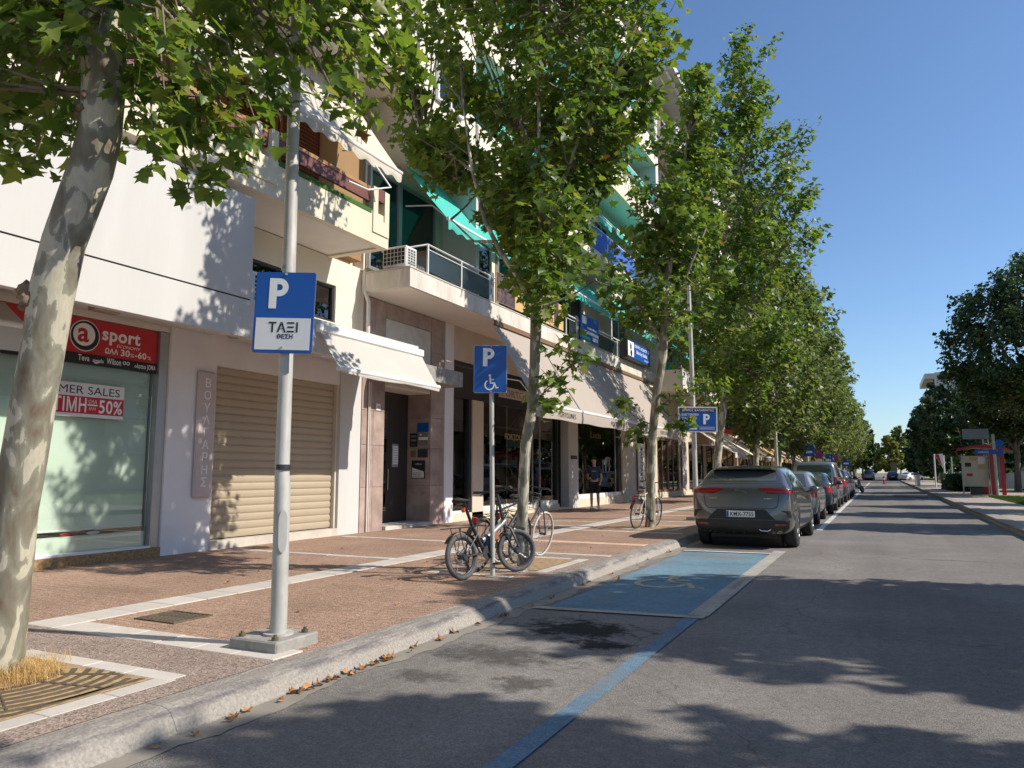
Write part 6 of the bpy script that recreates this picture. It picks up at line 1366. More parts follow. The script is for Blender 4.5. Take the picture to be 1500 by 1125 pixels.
l2 += [[((-3.9, 8.8, 4.8), .03), ((-4.2, 9.6, 5.3), .02), ((-4.6, 10.6, 5.9), .012)], [((-4.5, 8.6, 4.5), .025), ((-5.2, 9.3, 4.8), .018), ((-5.9, 9.8, 5.4), .010)], [((-4.0, 8.8, 5.8), .025), ((-4.6, 9.8, 6.6), .018), ((-5.2, 10.6, 7.2), .010)], [((-4.9, 8.7, 5.6), .02), ((-5.7, 9.4, 6.3), .015), ((-6.5, 9.9, 6.9), .010)]]
grow(t2, tr, l2, C2, (-3.9, 9.6), 40, .18, .140, 6, singles=300)

# --- third tree, bicycle leaning on it
t3 = thing('plane_tree', 'plane tree with a bicycle leaning on its trunk, in front of the taupe awnings', 'tree', (-4.89, 17.39, .13), 'plane trees along the left pavement')
tr = [((-4.93, 17.4, .10), .14), ((-4.91, 17.38, .35), .115), ((-4.86, 17.25, 1.29), .105), ((-4.78, 17.17, 2.18), .10), ((-4.62, 17.1, 3.33), .098), ((-4.45, 17.08, 4.1), .095), ((-4.30, 16.94, 5.71), .08), ((-4.10, 16.88, 6.87), .062), ((-3.83, 16.87, 7.98), .045), ((-3.7, 16.9, 9.3), .025)]
l3 = [[((-4.4, 17.05, 4.4), .05), ((-4.9, 17.0, 5.3), .04), ((-5.4, 17.1, 6.5), .025)], [((-4.35, 17.0, 5.0), .05), ((-3.8, 16.8, 5.9), .035), ((-3.3, 16.8, 7.0), .02)], [((-4.3, 16.9, 5.7), .04), ((-4.7, 16.9, 7.0), .03), ((-4.9, 17, 8.4), .018)],
      [((-4.7, 17.1, 2.8), .02), ((-4.3, 17.0, 3.1), .014), ((-3.7, 16.9, 3.4), .008)], [((-4.7, 17.1, 2.5), .02), ((-5.1, 17.0, 2.7), .014), ((-5.5, 16.9, 3.1), .008)]]
rng = np.random.default_rng(21)
C3 = crown_clumps(rng, -4.5, 17.1, [(4.9, .9), (5.5, 1.7), (6.3, 1.5), (8, 1.35), (9.5, 1.0), (11, .4)], 125, lean=(1.1, 0))
C3 += [((-3.9, 17, 3.2), (-3.5, 16.9, 3.5)), ((-4.3, 17, 3.0), (-4.1, 17, 3.3)), ((-5.2, 17, 2.8), (-5.5, 17, 3.1)), ((-3.4, 16.9, 3.2), (-3.1, 16.9, 3.3)), ((-4.2, 17, 2.6), (-3.9, 16.9, 2.5)), ((-5.0, 17, 2.4), (-5.3, 17, 2.2))]
grow(t3, tr, l3, C3, (-4.5, 17.1), 40, .22, .185, 7, singles=300)

# --- the tall fourth tree whose top rises highest against the sky
t4 = thing('plane_tree', 'tallest plane tree, its pointed top highest against the sky, trunk leaning right', 'tree', (-5.0, 25.8, .13), 'plane trees along the left pavement')
tr = [((-5.02, 25.8, .1), .17), ((-5.0, 25.8, .5), .145), ((-4.95, 25.8, 1.8), .135), ((-4.75, 25.8, 3.2), .13), ((-4.45, 25.7, 4.8), .125), ((-4.2, 25.7, 6.5), .11), ((-4.0, 25.7, 9), .085), ((-3.8, 25.7, 12), .06), ((-3.6, 25.8, 15.5), .03)]
l4 = [[((-4.4, 25.7, 5.0), .07), ((-5.2, 25.6, 6.5), .05), ((-5.9, 25.6, 8.0), .03)], [((-4.2, 25.7, 6.2), .07), ((-3.2, 25.5, 7.6), .05), ((-2.2, 25.5, 9.5), .03)], [((-4.1, 25.7, 7.8), .06), ((-4.8, 26, 9.8), .04), ((-5.2, 26, 11.5), .025)], [((-3.95, 25.7, 9.5), .05), ((-2.6, 25.4, 11.2), .035), ((-1.6, 25.4, 12.7), .02)]]
rng = np.random.default_rng(31)
C4 = crown_clumps(rng, -4.2, 25.7, [(4.2, 1.3), (5.5, 2.4), (8, 2.9), (10.5, 2.5), (12.5, 1.9), (14.5, 1.1), (16.6, .3)], 290, lean=(.55, 0), out=(.5, 1.1))
C4 += [((-2.4, 25.5, 12.0), (-1.35, 25.4, 12.9)), ((-2.3, 25.5, 11.8), (-1.5, 25.4, 12.4)), ((-2.6, 25.5, 11.6), (-1.7, 25.4, 12.9)), ((-2.1, 25.6, 8.6), (-1.2, 25.5, 9.3)), ((-3.5, 25.7, 16), (-3.45, 25.7, 17.1)), ((-3.2, 25.7, 15.3), (-2.5, 25.6, 16.2)), ((-2.2, 25.5, 9.8), (-1.4, 25.4, 10.5))]
grow(t4, tr, l4, C4, (-4.2, 25.7), 50, .27, .21, 9, tpl=(LOB5, LOB5_F))

# --- the rest of the row: three grown models, copied and turned
def row_model(seed, h, name_label, loc):
    rng = np.random.default_rng(seed)
    t = thing('plane_tree', name_label, 'tree', loc, 'plane trees along the left pavement')
    x, y, z0 = loc
    tr = [((x, y, z0 - .05), .16), ((x, y, z0 + .3), .13), ((x + .05, y, 2), .12), ((x + rng.uniform(-.2, .3), y, 4), .11), ((x + .1, y, 7), .08), ((x + .1, y, h * .92), .02)]
    C = crown_clumps(rng, x, y, [(2.9, .7), (3.8, 2.3), (5.5, 3.3), (7.5, 3.7), (9.5, 3.2), (h - 1.8, 1.7), (h, .4)], 250, out=(.5, 1.2), lean=(rng.uniform(.1, .5), 0))
    L = []
    for k in range(6):
        a = rng.uniform(0, 6.28); z = rng.uniform(3.2, 7)
        L.append([((x + .08, y, z), .05), ((x + 1.0 * math.cos(a), y + 1.0 * math.sin(a), z + 1.2), .035), ((x + 1.9 * math.cos(a), y + 1.9 * math.sin(a), z + 2.6), .02)])
    grow(t, tr, L, C, (x, y), 40, .30, .27, seed, mat='plane_leaf_far', tpl=(LOB5, LOB5_F))
    return t
ROW = 'plane trees along the left pavement'
mods = [row_model(51, 14.0, 'plane tree next beyond the tallest one, crown merging with it', (-4.85, 33.6, .13)), row_model(52, 13.4, 'plane tree beside the lamp post, fifth crown back in the row', (-4.8, 41.4, .13)), row_model(53, 14.4, 'plane tree in mid row, bulging over the parked cars', (-4.85, 49.4, .13))]
ORD = 'fourth fifth sixth seventh eighth ninth tenth eleventh twelfth thirteenth fourteenth fifteenth sixteenth seventeenth eighteenth nineteenth twentieth'.split()
rr = random.Random(5)
for k in range(17):
    c = copy_tree(mods[k % 3]); c.location = (-4.85 + rr.uniform(-.15, .15), 57.4 + k * 8.0, .13); c.rotation_euler = (0, 0, rr.uniform(0, 6.28)); s_ = rr.uniform(.9, 1.08); c.scale = (s_ * rr.uniform(.95, 1.1), s_, s_)
    c['label'] = 'plane tree of the receding row, %s trunk beyond the tallest one' % ORD[k]

# --- park side: dark ficus trees
def ficus(label, x, y, h, r, zb, seed, n=170, per=60, size=.16, trunk=.2, mat='ficus_leaf', group='dark broad trees on the park side', zc=None):
    rng = np.random.default_rng(seed)
    t = thing('park_tree', label, 'tree', (x, y, .14), group)
    zc = zc or zb + (h - zb) * .42
    tr = [((x, y, .05), trunk * 1.25), ((x, y, .6), trunk), ((x + .1, y, zb * .7), trunk * .85), ((x, y, zb + .5), trunk * .7), ((x, y, h * .8), trunk * .2)]
    L = []
    for k in range(7):
        a = 2 * PI * k / 7 + rng.uniform(-.3, .3); rr_ = r * rng.uniform(.55, .8)
        L.append([((x, y, zb * .75), trunk * .5), ((x + .45 * rr_ * math.cos(a), y + .45 * rr_ * math.sin(a), zb + .6), trunk * .35), ((x + rr_ * math.cos(a), y + rr_ * math.sin(a), zc), trunk * .15)])
    C = crown_clumps(rng, x, y, [(zb, r * .6), (zb + (zc - zb) * .4, r * .92), (zc, r), ((zc + h) / 2, r * .82), (h - .5, r * .42), (h, .2)], n, out=(.4, .9))
    grow(t, tr, L, C, (x, y), per, .30 * max(.8, r / 4), size, seed, mat=mat, bark='ficus_bark', lobed=False)
    return t
PG = 'dark broad trees on the park side'
# trees beyond the right edge of the picture whose shade falls across the road
ficus('broad dark tree beyond the right edge whose shade crosses the road nearest the camera', 7.1, 3.6, 8.7, 3.0, 2.5, 101, n=400, per=56, size=.26, zc=6.2)
ficus('broad dark tree beyond the right edge whose shade falls on the blue bay', 7.1, 10.1, 8.8, 2.9, 2.5, 102, n=400, per=56, size=.26, zc=6.2)
for k, (x, y, h, r) in enumerate(((7.4, 23.4, 8.0, 2.1), (8.2, 30.2, 8.2, 2.3), (8.8, 37.0, 8.0, 2.0))):
    ficus(('park tree beyond the right edge shading the road by the car front', 'park tree beyond the right edge, fourth along the kerb', 'park tree beyond the right edge, fifth along the kerb')[k], x, y, h, r, 2.9, 110 + k, n=190, per=56, size=.26)
ficus('largest dark ficus tree filling the right edge, towering behind the bus shelter', 8.8, 50, 13.9, 5.6, 5.2, 120, n=420, per=80, size=.24, trunk=.35, zc=9.0)
ficus('dark ficus tree with low crown just above the bus shelter roof', 8.2, 60, 8.4, 3.6, 3.9, 121, n=190, per=70, size=.26)
ficus('rounded dark tree left of the bus shelter, further along the park', 7.2, 84, 11.5, 4.2, 3.2, 122, n=200, per=70, size=.34)
ficus('low bushy dark tree behind the bus shelter flags', 6.6, 76, 7.6, 2.6, 2.8, 123, n=130, per=60, size=.3)
ficus('dark tree over the white turning car', 7.0, 120, 11, 3.8, 2.0, 124, n=150, per=60, size=.45)
ficus('dark tree behind the first one over the turning car', 8.0, 140, 13, 4.5, 2.0, 125, n=150, per=60, size=.5)
ficus('dark park tree at the right edge behind the blue arrow signs', 12.8, 62, 9.5, 4.0, 2.6, 126, n=190, per=70, size=.28)
ficus('further dark park tree at the right behind the white hoarding', 13.5, 84, 11, 4.2, 2.4, 127, n=170, per=60, size=.36)
ficus('dark tree closing the left row at the street end', -3.4, 172, 13, 3.0, 3, 128, n=150, per=60, size=.6, mat='ficus_leaf')
ficus('yellow green tree standing at the far end of the street', 1.9, 200, 10.0, 3.4, 2.0, 130, n=120, per=60, size=.55, mat='bright_leaf', group='trees closing the street end')
ficus('grey green taller tree behind the yellow green one', 5.0, 235, 14, 5.0, 3, 131, n=120, per=60, size=.7, mat='plane_leaf_far', group='trees closing the street end')
ficus('dark tree left of the yellow green one at the street end', -3.2, 260, 11, 5.0, 2, 132, n=110, per=60, size=.8, group='trees closing the street end')
ficus('dark broad tree far behind the grey green one', 13, 250, 15, 7, 3, 133, n=120, per=60, size=.9, group='trees closing the street end')

for k, (x, y, h, r, l) in enumerate(((16, 150, 12, 6, 'dark broad tree far right behind the turning car'), (12, 185, 12, 6, 'dark broad tree at the far right street corner'), (-9.5, 215, 12, 5, 'dark broad tree closing the left pavement end'), (24, 130, 13, 7, 'dark broad tree in the depth of the park'), (9, 205, 9, 5, 'dark low tree right of the yellow green one'))):
    ficus(l, x, y, h, r, 1.0, 140 + k, n=150, per=60, size=.7, group='trees closing the street end')
# ================================================================== vehicles
def paint(name, col, metal=.5, rough=.28, flake=.06):
    return M(name, col, rough, metal, var=flake, vs=2.5, coat=.8, spec=.5)
paint('paint_grey', (.175, .17, .165), .78, .24)
paint('paint_white', (.72, .72, .71), .0, .35)
paint('paint_navy', (.035, .045, .065), .5, .28)
paint('paint_dark', (.075, .08, .085), .6, .3)
paint('paint_silver', (.34, .35, .36), .7, .32)
M('car_glass', (.10, .12, .125), .03, metal=.35, var=0, spec=1.0, coat=1.0)
M('trim_black', (.014, .014, .015), .45, var=.1, vs=8)
M('lamp_red', (.20, .006, .010), .15, var=.15, vs=20, coat=1.0)
M('lamp_red_bright', (.45, .02, .02), .2, var=.1, vs=20, coat=1.0)
M('lamp_clear', (.6, .62, .65), .12, metal=.3)
M('plate_white', (.75, .75, .74), .45, var=.02)
M('rim_metal', (.30, .30, .31), .3, metal=.9)
M('disc_metal', (.25, .24, .23), .4, metal=.9)

class Car:
    def __init__(s, label, loc, heading, paintm, st, W, cat='car', name='parked_car', group='cars parked along the left kerb', wheel_y=(.8, 3.8), wr=.36, arch=.42, tw=.23, lvl=2):
        s.t = thing(name, label, cat, (0, 0, 0), group)
        s.loc = loc; s.h = heading; s.W = W; s.paint = paintm
        ring = []
        for (y, zb, zt, w, wt, belt) in st:
            tz = belt + (zt - belt)
            P = [(0, zb), (.6 * w, zb), (.93 * w, zb + .03), (w * .985, zb + .3 * (belt - zb)), (w, zb + .62 * (belt - zb)), (w * .975, belt - .01),
                 (w * .965 + (wt - w * .965) * .10, belt + (zt - belt) * .12), (w * .965 + (wt - w * .965) * .68, belt + (zt - belt) * .72), (wt, belt + (zt - belt) * .92), (wt * .86, zt - .012 * (zt - belt > .1)), (wt * .45, zt), (0, zt + .006)]
            full = P + [(-x, z) for x, z in P[-2:0:-1]]
            ring.append([(x, y, z) for x, z in full])
        n = len(ring[0]); vs = [p for r in ring for p in r]; fs = []
        for i in range(len(ring) - 1):
            for k in range(n): fs.append((i * n + k, i * n + (k + 1) % n, (i + 1) * n + (k + 1) % n, (i + 1) * n + k))
        h = n // 2
        def cap(o, flip):
            for k in range(h // 1):
                a, b = k, k + 1; c, d = (n - k - 1) % n, (n - k) % n
                q = [o + a, o + b, o + c, o + d]
                q = list(dict.fromkeys(q))
                if len(q) >= 3: fs.append(tuple(q if flip else q[::-1]))
        cap(0, False); cap((len(ring) - 1) * n, True)
        me = bpy.data.meshes.new('body'); me.from_pydata(vs, [], fs); me.update()
        bm = bmesh.new(); bm.from_mesh(me); bmesh.ops.recalc_face_normals(bm, faces=bm.faces); bm.to_mesh(me); bm.free()
        tmp = bpy.data.objects.new('tmp', me); COL.objects.link(tmp)
        md = tmp.modifiers.new('s', 'SUBSURF'); md.levels = lvl; md.render_levels = lvl
        dg = bpy.context.evaluated_depsgraph_get()
        full = bpy.data.meshes.new_from_object(tmp.evaluated_get(dg))
        bm = bmesh.new(); bm.from_mesh(full); s.bvh = BVHTree.FromBMesh(bm); bm.free()
        cut = MB()
        for wy in wheel_y: cut.tube([(-W - .2, wy, wr), (W + .2, wy, wr)], arch, 28)
        cme = cut.mesh('cut'); co = bpy.data.objects.new('cut', cme); COL.objects.link(co)
        tmp.data = full; tmp.modifiers.clear()
        bo = tmp.modifiers.new('b', 'BOOLEAN'); bo.operation = 'DIFFERENCE'; bo.object = co; bo.solver = 'EXACT'
        dg = bpy.context.evaluated_depsgraph_get()
        body = bpy.data.meshes.new_from_object(tmp.evaluated_get(dg))
        bpy.data.objects.remove(tmp); bpy.data.objects.remove(co)
        body.materials.clear(); body.materials.append(MATS[paintm]); body.name = 'body'
        body.polygons.foreach_set('use_smooth', [True] * len(body.polygons))
        s.body = link('body', body, s.t)
        b = MB()
        for wy in wheel_y: b.tube([(-W + .30, wy, wr), (W - .30, wy, wr)], arch + .02, 28)
        b.build('wheel_well', 'black_matt', s.t)
        s.wheel_y = wheel_y
        for wy in wheel_y:
            for sx in (-1, 1): s.wheel(sx, wy, wr, tw, W)
    def wheel(s, sx, wy, wr, tw, W):
        xo = sx * (W - .015); xi = xo - sx * tw; xc = (xo + xi) / 2
        w = bpy.data.objects.new('wheel', None); COL.objects.link(w); w.parent = s.t; BASE[w.name_full] = (0, 0, 0)
        b = MB(); prof = [(0, .62), (.06, .95), (.25, 1.0), (.75, 1.0), (.94, .95), (1, .62)]
        n = 36; vs = []; fs = []
        for i in range(n):
            a = 2 * PI * i / n
            for u, q in prof: vs.append((xo - sx * tw * u, wy + wr * q * math.cos(a), wr + wr * q * math.sin(a)))
        m = len(prof)
        for i in range(n):
            for k in range(m - 1): fs.append((i * m + k, i * m + k + 1, ((i + 1) % n) * m + k + 1, ((i + 1) % n) * m + k))
        b.add(vs, fs, True); b.build('tyre', 'rubber', w)
        b = MB()
        for u in (.2, .36, .5, .64, .8): b.torus((xo - sx * tw * u, wy, wr), (1, 0, 0), wr, .004, 36, 4)
        b.build('tread_groove', 'black_matt', w)
        b = MB(); b.torus((xo - sx * .02, wy, wr), (1, 0, 0), wr * .64, .016, 32, 6)
        for k in range(10):
            a = 2 * PI * k / 10; d = Vector((0, math.cos(a), math.sin(a)))
            c = Vector((xo - sx * .02, wy, wr))
            b.tube([c + d * wr * .1, c + d * wr * .63], [.022, .016], 5)
        b.disc((xo - sx * .02, wy, wr), (1, 0, 0), wr * .14, .03, 16)
        b.build('rim', 'rim_metal', w)
        MB().disc((xo - sx * .07, wy, wr), (1, 0, 0), wr * .60, .02, 28).build('brake_disc', 'disc_metal', w)
        MB().disc((xo - sx * .12, wy, wr), (1, 0, 0), wr * .64, .02, 28).build('rim_barrel', 'black_matt', w)
    def patch(s, name, mat, pts, axis, off=.004, cuts=3, both=False, parent=None, thick=0):
        """outline laid on the body surface: axis 'rear' pts (x,z), 'front' (x,z), 'side' (y,z), 'top' (x,y)"""
        out = None
        for sg_ in ((1, -1) if both else (1,)):
            bm = bmesh.new()
            V = [bm.verts.new((p[0], p[1], 0)) for p in pts]
            f = bm.faces.new(V); bmesh.ops.triangulate(bm, faces=[f])
            for c in range(cuts):
                long_ = [e for e in bm.edges if e.calc_length() > (.22, .12, .07, .05)[min(c, 3)]]
                if long_: bmesh.ops.subdivide_edges(bm, edges=long_, cuts=1, use_grid_fill=False); bmesh.ops.triangulate(bm, faces=bm.faces)
            bad = []
            for v in bm.verts:
                a, b_ = v.co.x, v.co.y
                if axis == 'rear': o, d = Vector((a * sg_, -3, b_)), Vector((0, 1, 0))
                elif axis == 'front': o, d = Vector((a * sg_, 9, b_)), Vector((0, -1, 0))
                elif axis == 'side': o, d = Vector((3 * sg_, a, b_)), Vector((-sg_, 0, 0))
                else: o, d = Vector((a * sg_, b_, 4)), Vector((0, 0, -1))
                hit, nr, _, _ = s.bvh.ray_cast(o, d)
                if hit is None:
                    hit, nr, _, _ = s.bvh.find_nearest(o + d * 3)
                if nr.dot(d) > 0: nr = -nr
                v.co = hit + nr * off
            if bm.faces:
                me = bpy.data.meshes.new(name); bm.to_mesh(me)
                me.materials.append(MATS[mat]); me.polygons.foreach_set('use_smooth', [True] * len(me.polygons))
                out = link(name, me, parent or s.t)
            bm.free()
        return out
    def seam(s, pts, axis, w=.010, both=True, mat='black_matt', name='seam', off=.002):
        for a, b in zip(pts[:-1], pts[1:]):
            d = Vector((b[0] - a[0], b[1] - a[1])); n_ = Vector((-d.y, d.x)).normalized() * w / 2
            s.patch(name, mat, [(a[0] - n_.x, a[1] - n_.y), (b[0] - n_.x, b[1] - n_.y), (b[0] + n_.x, b[1] + n_.y), (a[0] + n_.x, a[1] + n_.y)], axis, off, 3, both)
    def mirror(s, y, z):
        for sx in (-1, 1):
            b = MB(); b.ball((sx * (s.W + .10), y, z), .10, 12, 8, (1.05, .6, .75)); b.tube([(sx * (s.W - .06), y + .03, z - .06), (sx * (s.W + .06), y, z - .03)], .025, 6); b.build('mirror', s.paint if s.paint != 'paint_white' else 'trim_black', s.t)
    def plate(s, y, z, txt=None, lean=0):
        p = MB().bbox(-.26, .26, y - .012, y, z, z + .115, .004).build('number_plate', 'plate_white', s.t)
        if txt:
            MB().box(-.257, -.215, y - .015, y - .0125, z + .004, z + .111).build('country_band', 'sign_blue', p)
            text(txt, .105, 'ink_black', p, (-.19, y - .012, z + .021), (1, 0, 0), (0, 0, 1), width=.42, bold=.003)
    def done(s):
        s.t.location = s.loc; s.t.rotation_euler = (0, 0, s.h)
        return s.t

# --- the grey electric crossover in front
st = [(-.015, .44, .58, .50, .40, .56), (.01, .37, .74, .76, .66, .72), (.045, .31, .98, .865, .80, .94), (.085, .28, 1.12, .905, .82, 1.05), (.16, .26, 1.205, .925, .77, 1.09), (.24, .25, 1.235, .935, .74, 1.10),
      (.42, .24, 1.37, .94, .70, 1.10), (.62, .23, 1.495, .945, .655, 1.09), (.72, .22, 1.53, .945, .645, 1.09), (1.2, .21, 1.56, .94, .65, 1.06), (1.9, .20, 1.565, .93, .655, 1.02), (2.5, .20, 1.53, .93, .65, .99), (3.0, .20, 1.38, .935, .66, .98),
      (3.45, .20, 1.12, .94, .74, .97), (3.62, .20, 1.03, .94, .80, .96), (4.1, .21, .97, .935, .80, .90), (4.45, .23, .87, .90, .74, .80), (4.60, .26, .74, .80, .62, .68), (4.66, .32, .60, .6, .5, .56)]
J = Car('grey metallic electric crossover seen from behind, nearest of the parked cars', (-2.40, 14.62, .0), R(-.5), 'paint_grey', st, .945, wheel_y=(.80, 3.79), wr=.372, arch=.425, tw=.25)
J.patch('rear_window', 'car_glass', [(-.63, 1.255), (.63, 1.255), (.60, 1.36), (.55, 1.452), (-.55, 1.452), (-.60, 1.36)], 'rear', .006, 4)
b = MB()   # roof spoiler over the window
prof_ = [(-.60, .50, 1.475), (-.52, .40, 1.500), (0, .37, 1.512), (.52, .40, 1.500), (.60, .50, 1.475)]
vs = []
for x, y, z in prof_: vs += [(x, y, z), (x * .97, .78, z + .030), (x, y + .015, z - .025), (x * .95, .72, z - .03)]
fs = []
for i in range(4):
    a = 4 * i; fs += [(a, a + 4, a + 5, a + 1), (a + 2, a, a + 4, a + 6)[::1], (a + 3, a + 7, a + 6, a + 2)]
b.add(vs, fs, False).build('spoiler', 'paint_grey', J.t)
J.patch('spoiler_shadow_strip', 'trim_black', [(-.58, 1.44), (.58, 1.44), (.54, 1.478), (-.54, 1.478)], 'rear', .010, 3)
J.patch('tail_light', 'lamp_red', [(.30, 1.125), (.55, 1.13), (.92, 1.10), (.93, 1.03), (.50, 1.02)], 'rear', .006, 4, True)
J.patch('tail_light', 'lamp_red', [(.14, 1.09), (.34, 1.07), (.32, 1.04), (.12, 1.03)], 'side', .006, 3, True)
J.patch('light_bar', 'lamp_red_bright', [(.42, 1.078), (.91, 1.062), (.91, 1.048), (.44, 1.058)], 'rear', .010, 4, True)
J.patch('plate_recess', 'trim_black', [(-.44, .735), (.44, .735), (.62, .545), (-.62, .545)], 'rear', .004, 4)
J.patch('diffuser', 'trim_black', [(-.86, .54), (.86, .54), (.84, .40), (.70, .27), (-.70, .27), (-.84, .40)], 'rear', .005, 4)
J.patch('rear_vent', 'trim_black', [(.70, .72), (.88, .71), (.89, .58), (.84, .60), (.80, .68)], 'rear', .005, 4, True)
J.patch('reflector', 'lamp_red', [(.60, .475), (.80, .48), (.80, .445), (.60, .44)], 'rear', .012, 3, True)
J.plate(-.028, .59, 'KMX-7755')
for sx in (1,):
    MB().tube([(.33, -.005, .37), (.36, -.01, .345), (.48, -.01, .345), (.53, -.0, .375)], .012, 6).build('tow_trim', 'chrome', J.t)
J.seam([(-.69, 1.02), (-.66, .80), (-.60, .755), (.60, .755), (.66, .80), (.69, 1.02)], 'rear', .010, False)
J.seam([(-.72, 1.215), (.72, 1.215)], 'rear', .010, False)
J.patch('badge', 'chrome', [(-.12, 1.075), (-.10, 1.105), (-.02, 1.085), (.06, 1.07), (.12, 1.04), (.10, 1.035), (.05, 1.058), (-.04, 1.07)], 'rear', .006, 2)
text('JAGUAR', .035, 'chrome', J.t, (-.11, .062, 1.0), (1, 0, 0), (0, 0, 1), width=.22); text('I-PACE', .035, 'chrome', J.t, (-.60, .04, .92), (1, 0, 0), (0, 0, 1), width=.15); text('EV400 S', .035, 'chrome', J.t, (.42, .04, .92), (1, 0, 0), (0, 0, 1), width=.15)
J.patch('side_window', 'car_glass', [(.78, 1.18), (1.05, 1.36), (1.55, 1.455), (1.86, 1.46), (1.86, 1.10), (1.1, 1.13)], 'side', .005, 4, True)
J.patch('side_window', 'car_glass', [(1.92, 1.10), (1.92, 1.46), (2.4, 1.43), (2.78, 1.31), (3.22, 1.07)], 'side', .005, 4, True)
J.patch('windscreen', 'car_glass', [(-.58, 2.66), (.58, 2.66), (.68, 3.42), (-.68, 3.42)], 'top', .005, 4)
J.patch('head_light', 'lamp_clear', [(.5, .74), (.8, .78), (.84, .68), (.55, .66)], 'front', .005, 3, True)
J.patch('grille', 'trim_black', [(-.45, .70), (.45, .70), (.40, .45), (-.40, .45)], 'front', .005, 3)
J.patch('sill', 'trim_black', [(1.25, .30), (3.35, .30), (3.35, .22), (1.25, .22)], 'side', .004, 3, True)
J.seam([(1.90, 1.08), (1.88, .5), (1.7, .33)], 'side'); J.seam([(3.3, 1.02), (3.28, .40)], 'side'); J.seam([(.95, 1.12), (1.22, .78), (1.24, .35)], 'side')
J.patch('door_handle', 'chrome', [(1.55, .93), (1.75, .935), (1.75, .915), (1.55, .91)], 'side', .008, 2, True); J.patch('door_handle', 'chrome', [(2.62, .92), (2.82, .92), (2.82, .90), (2.62, .90)], 'side', .008, 2, True)
J.mirror(3.05, 1.06)
b = MB(); b.poly([(-.012, .95, 1.55), (-.012, 1.12, 1.56), (-.012, .99, 1.625)], (.024, 0, 0)); b.build('antenna', 'black_paint', J.t)
MB().bbox(-.6, .6, .2, 4.3, .19, .30, .02).build('underbody', 'black_matt', J.t)
J.done()

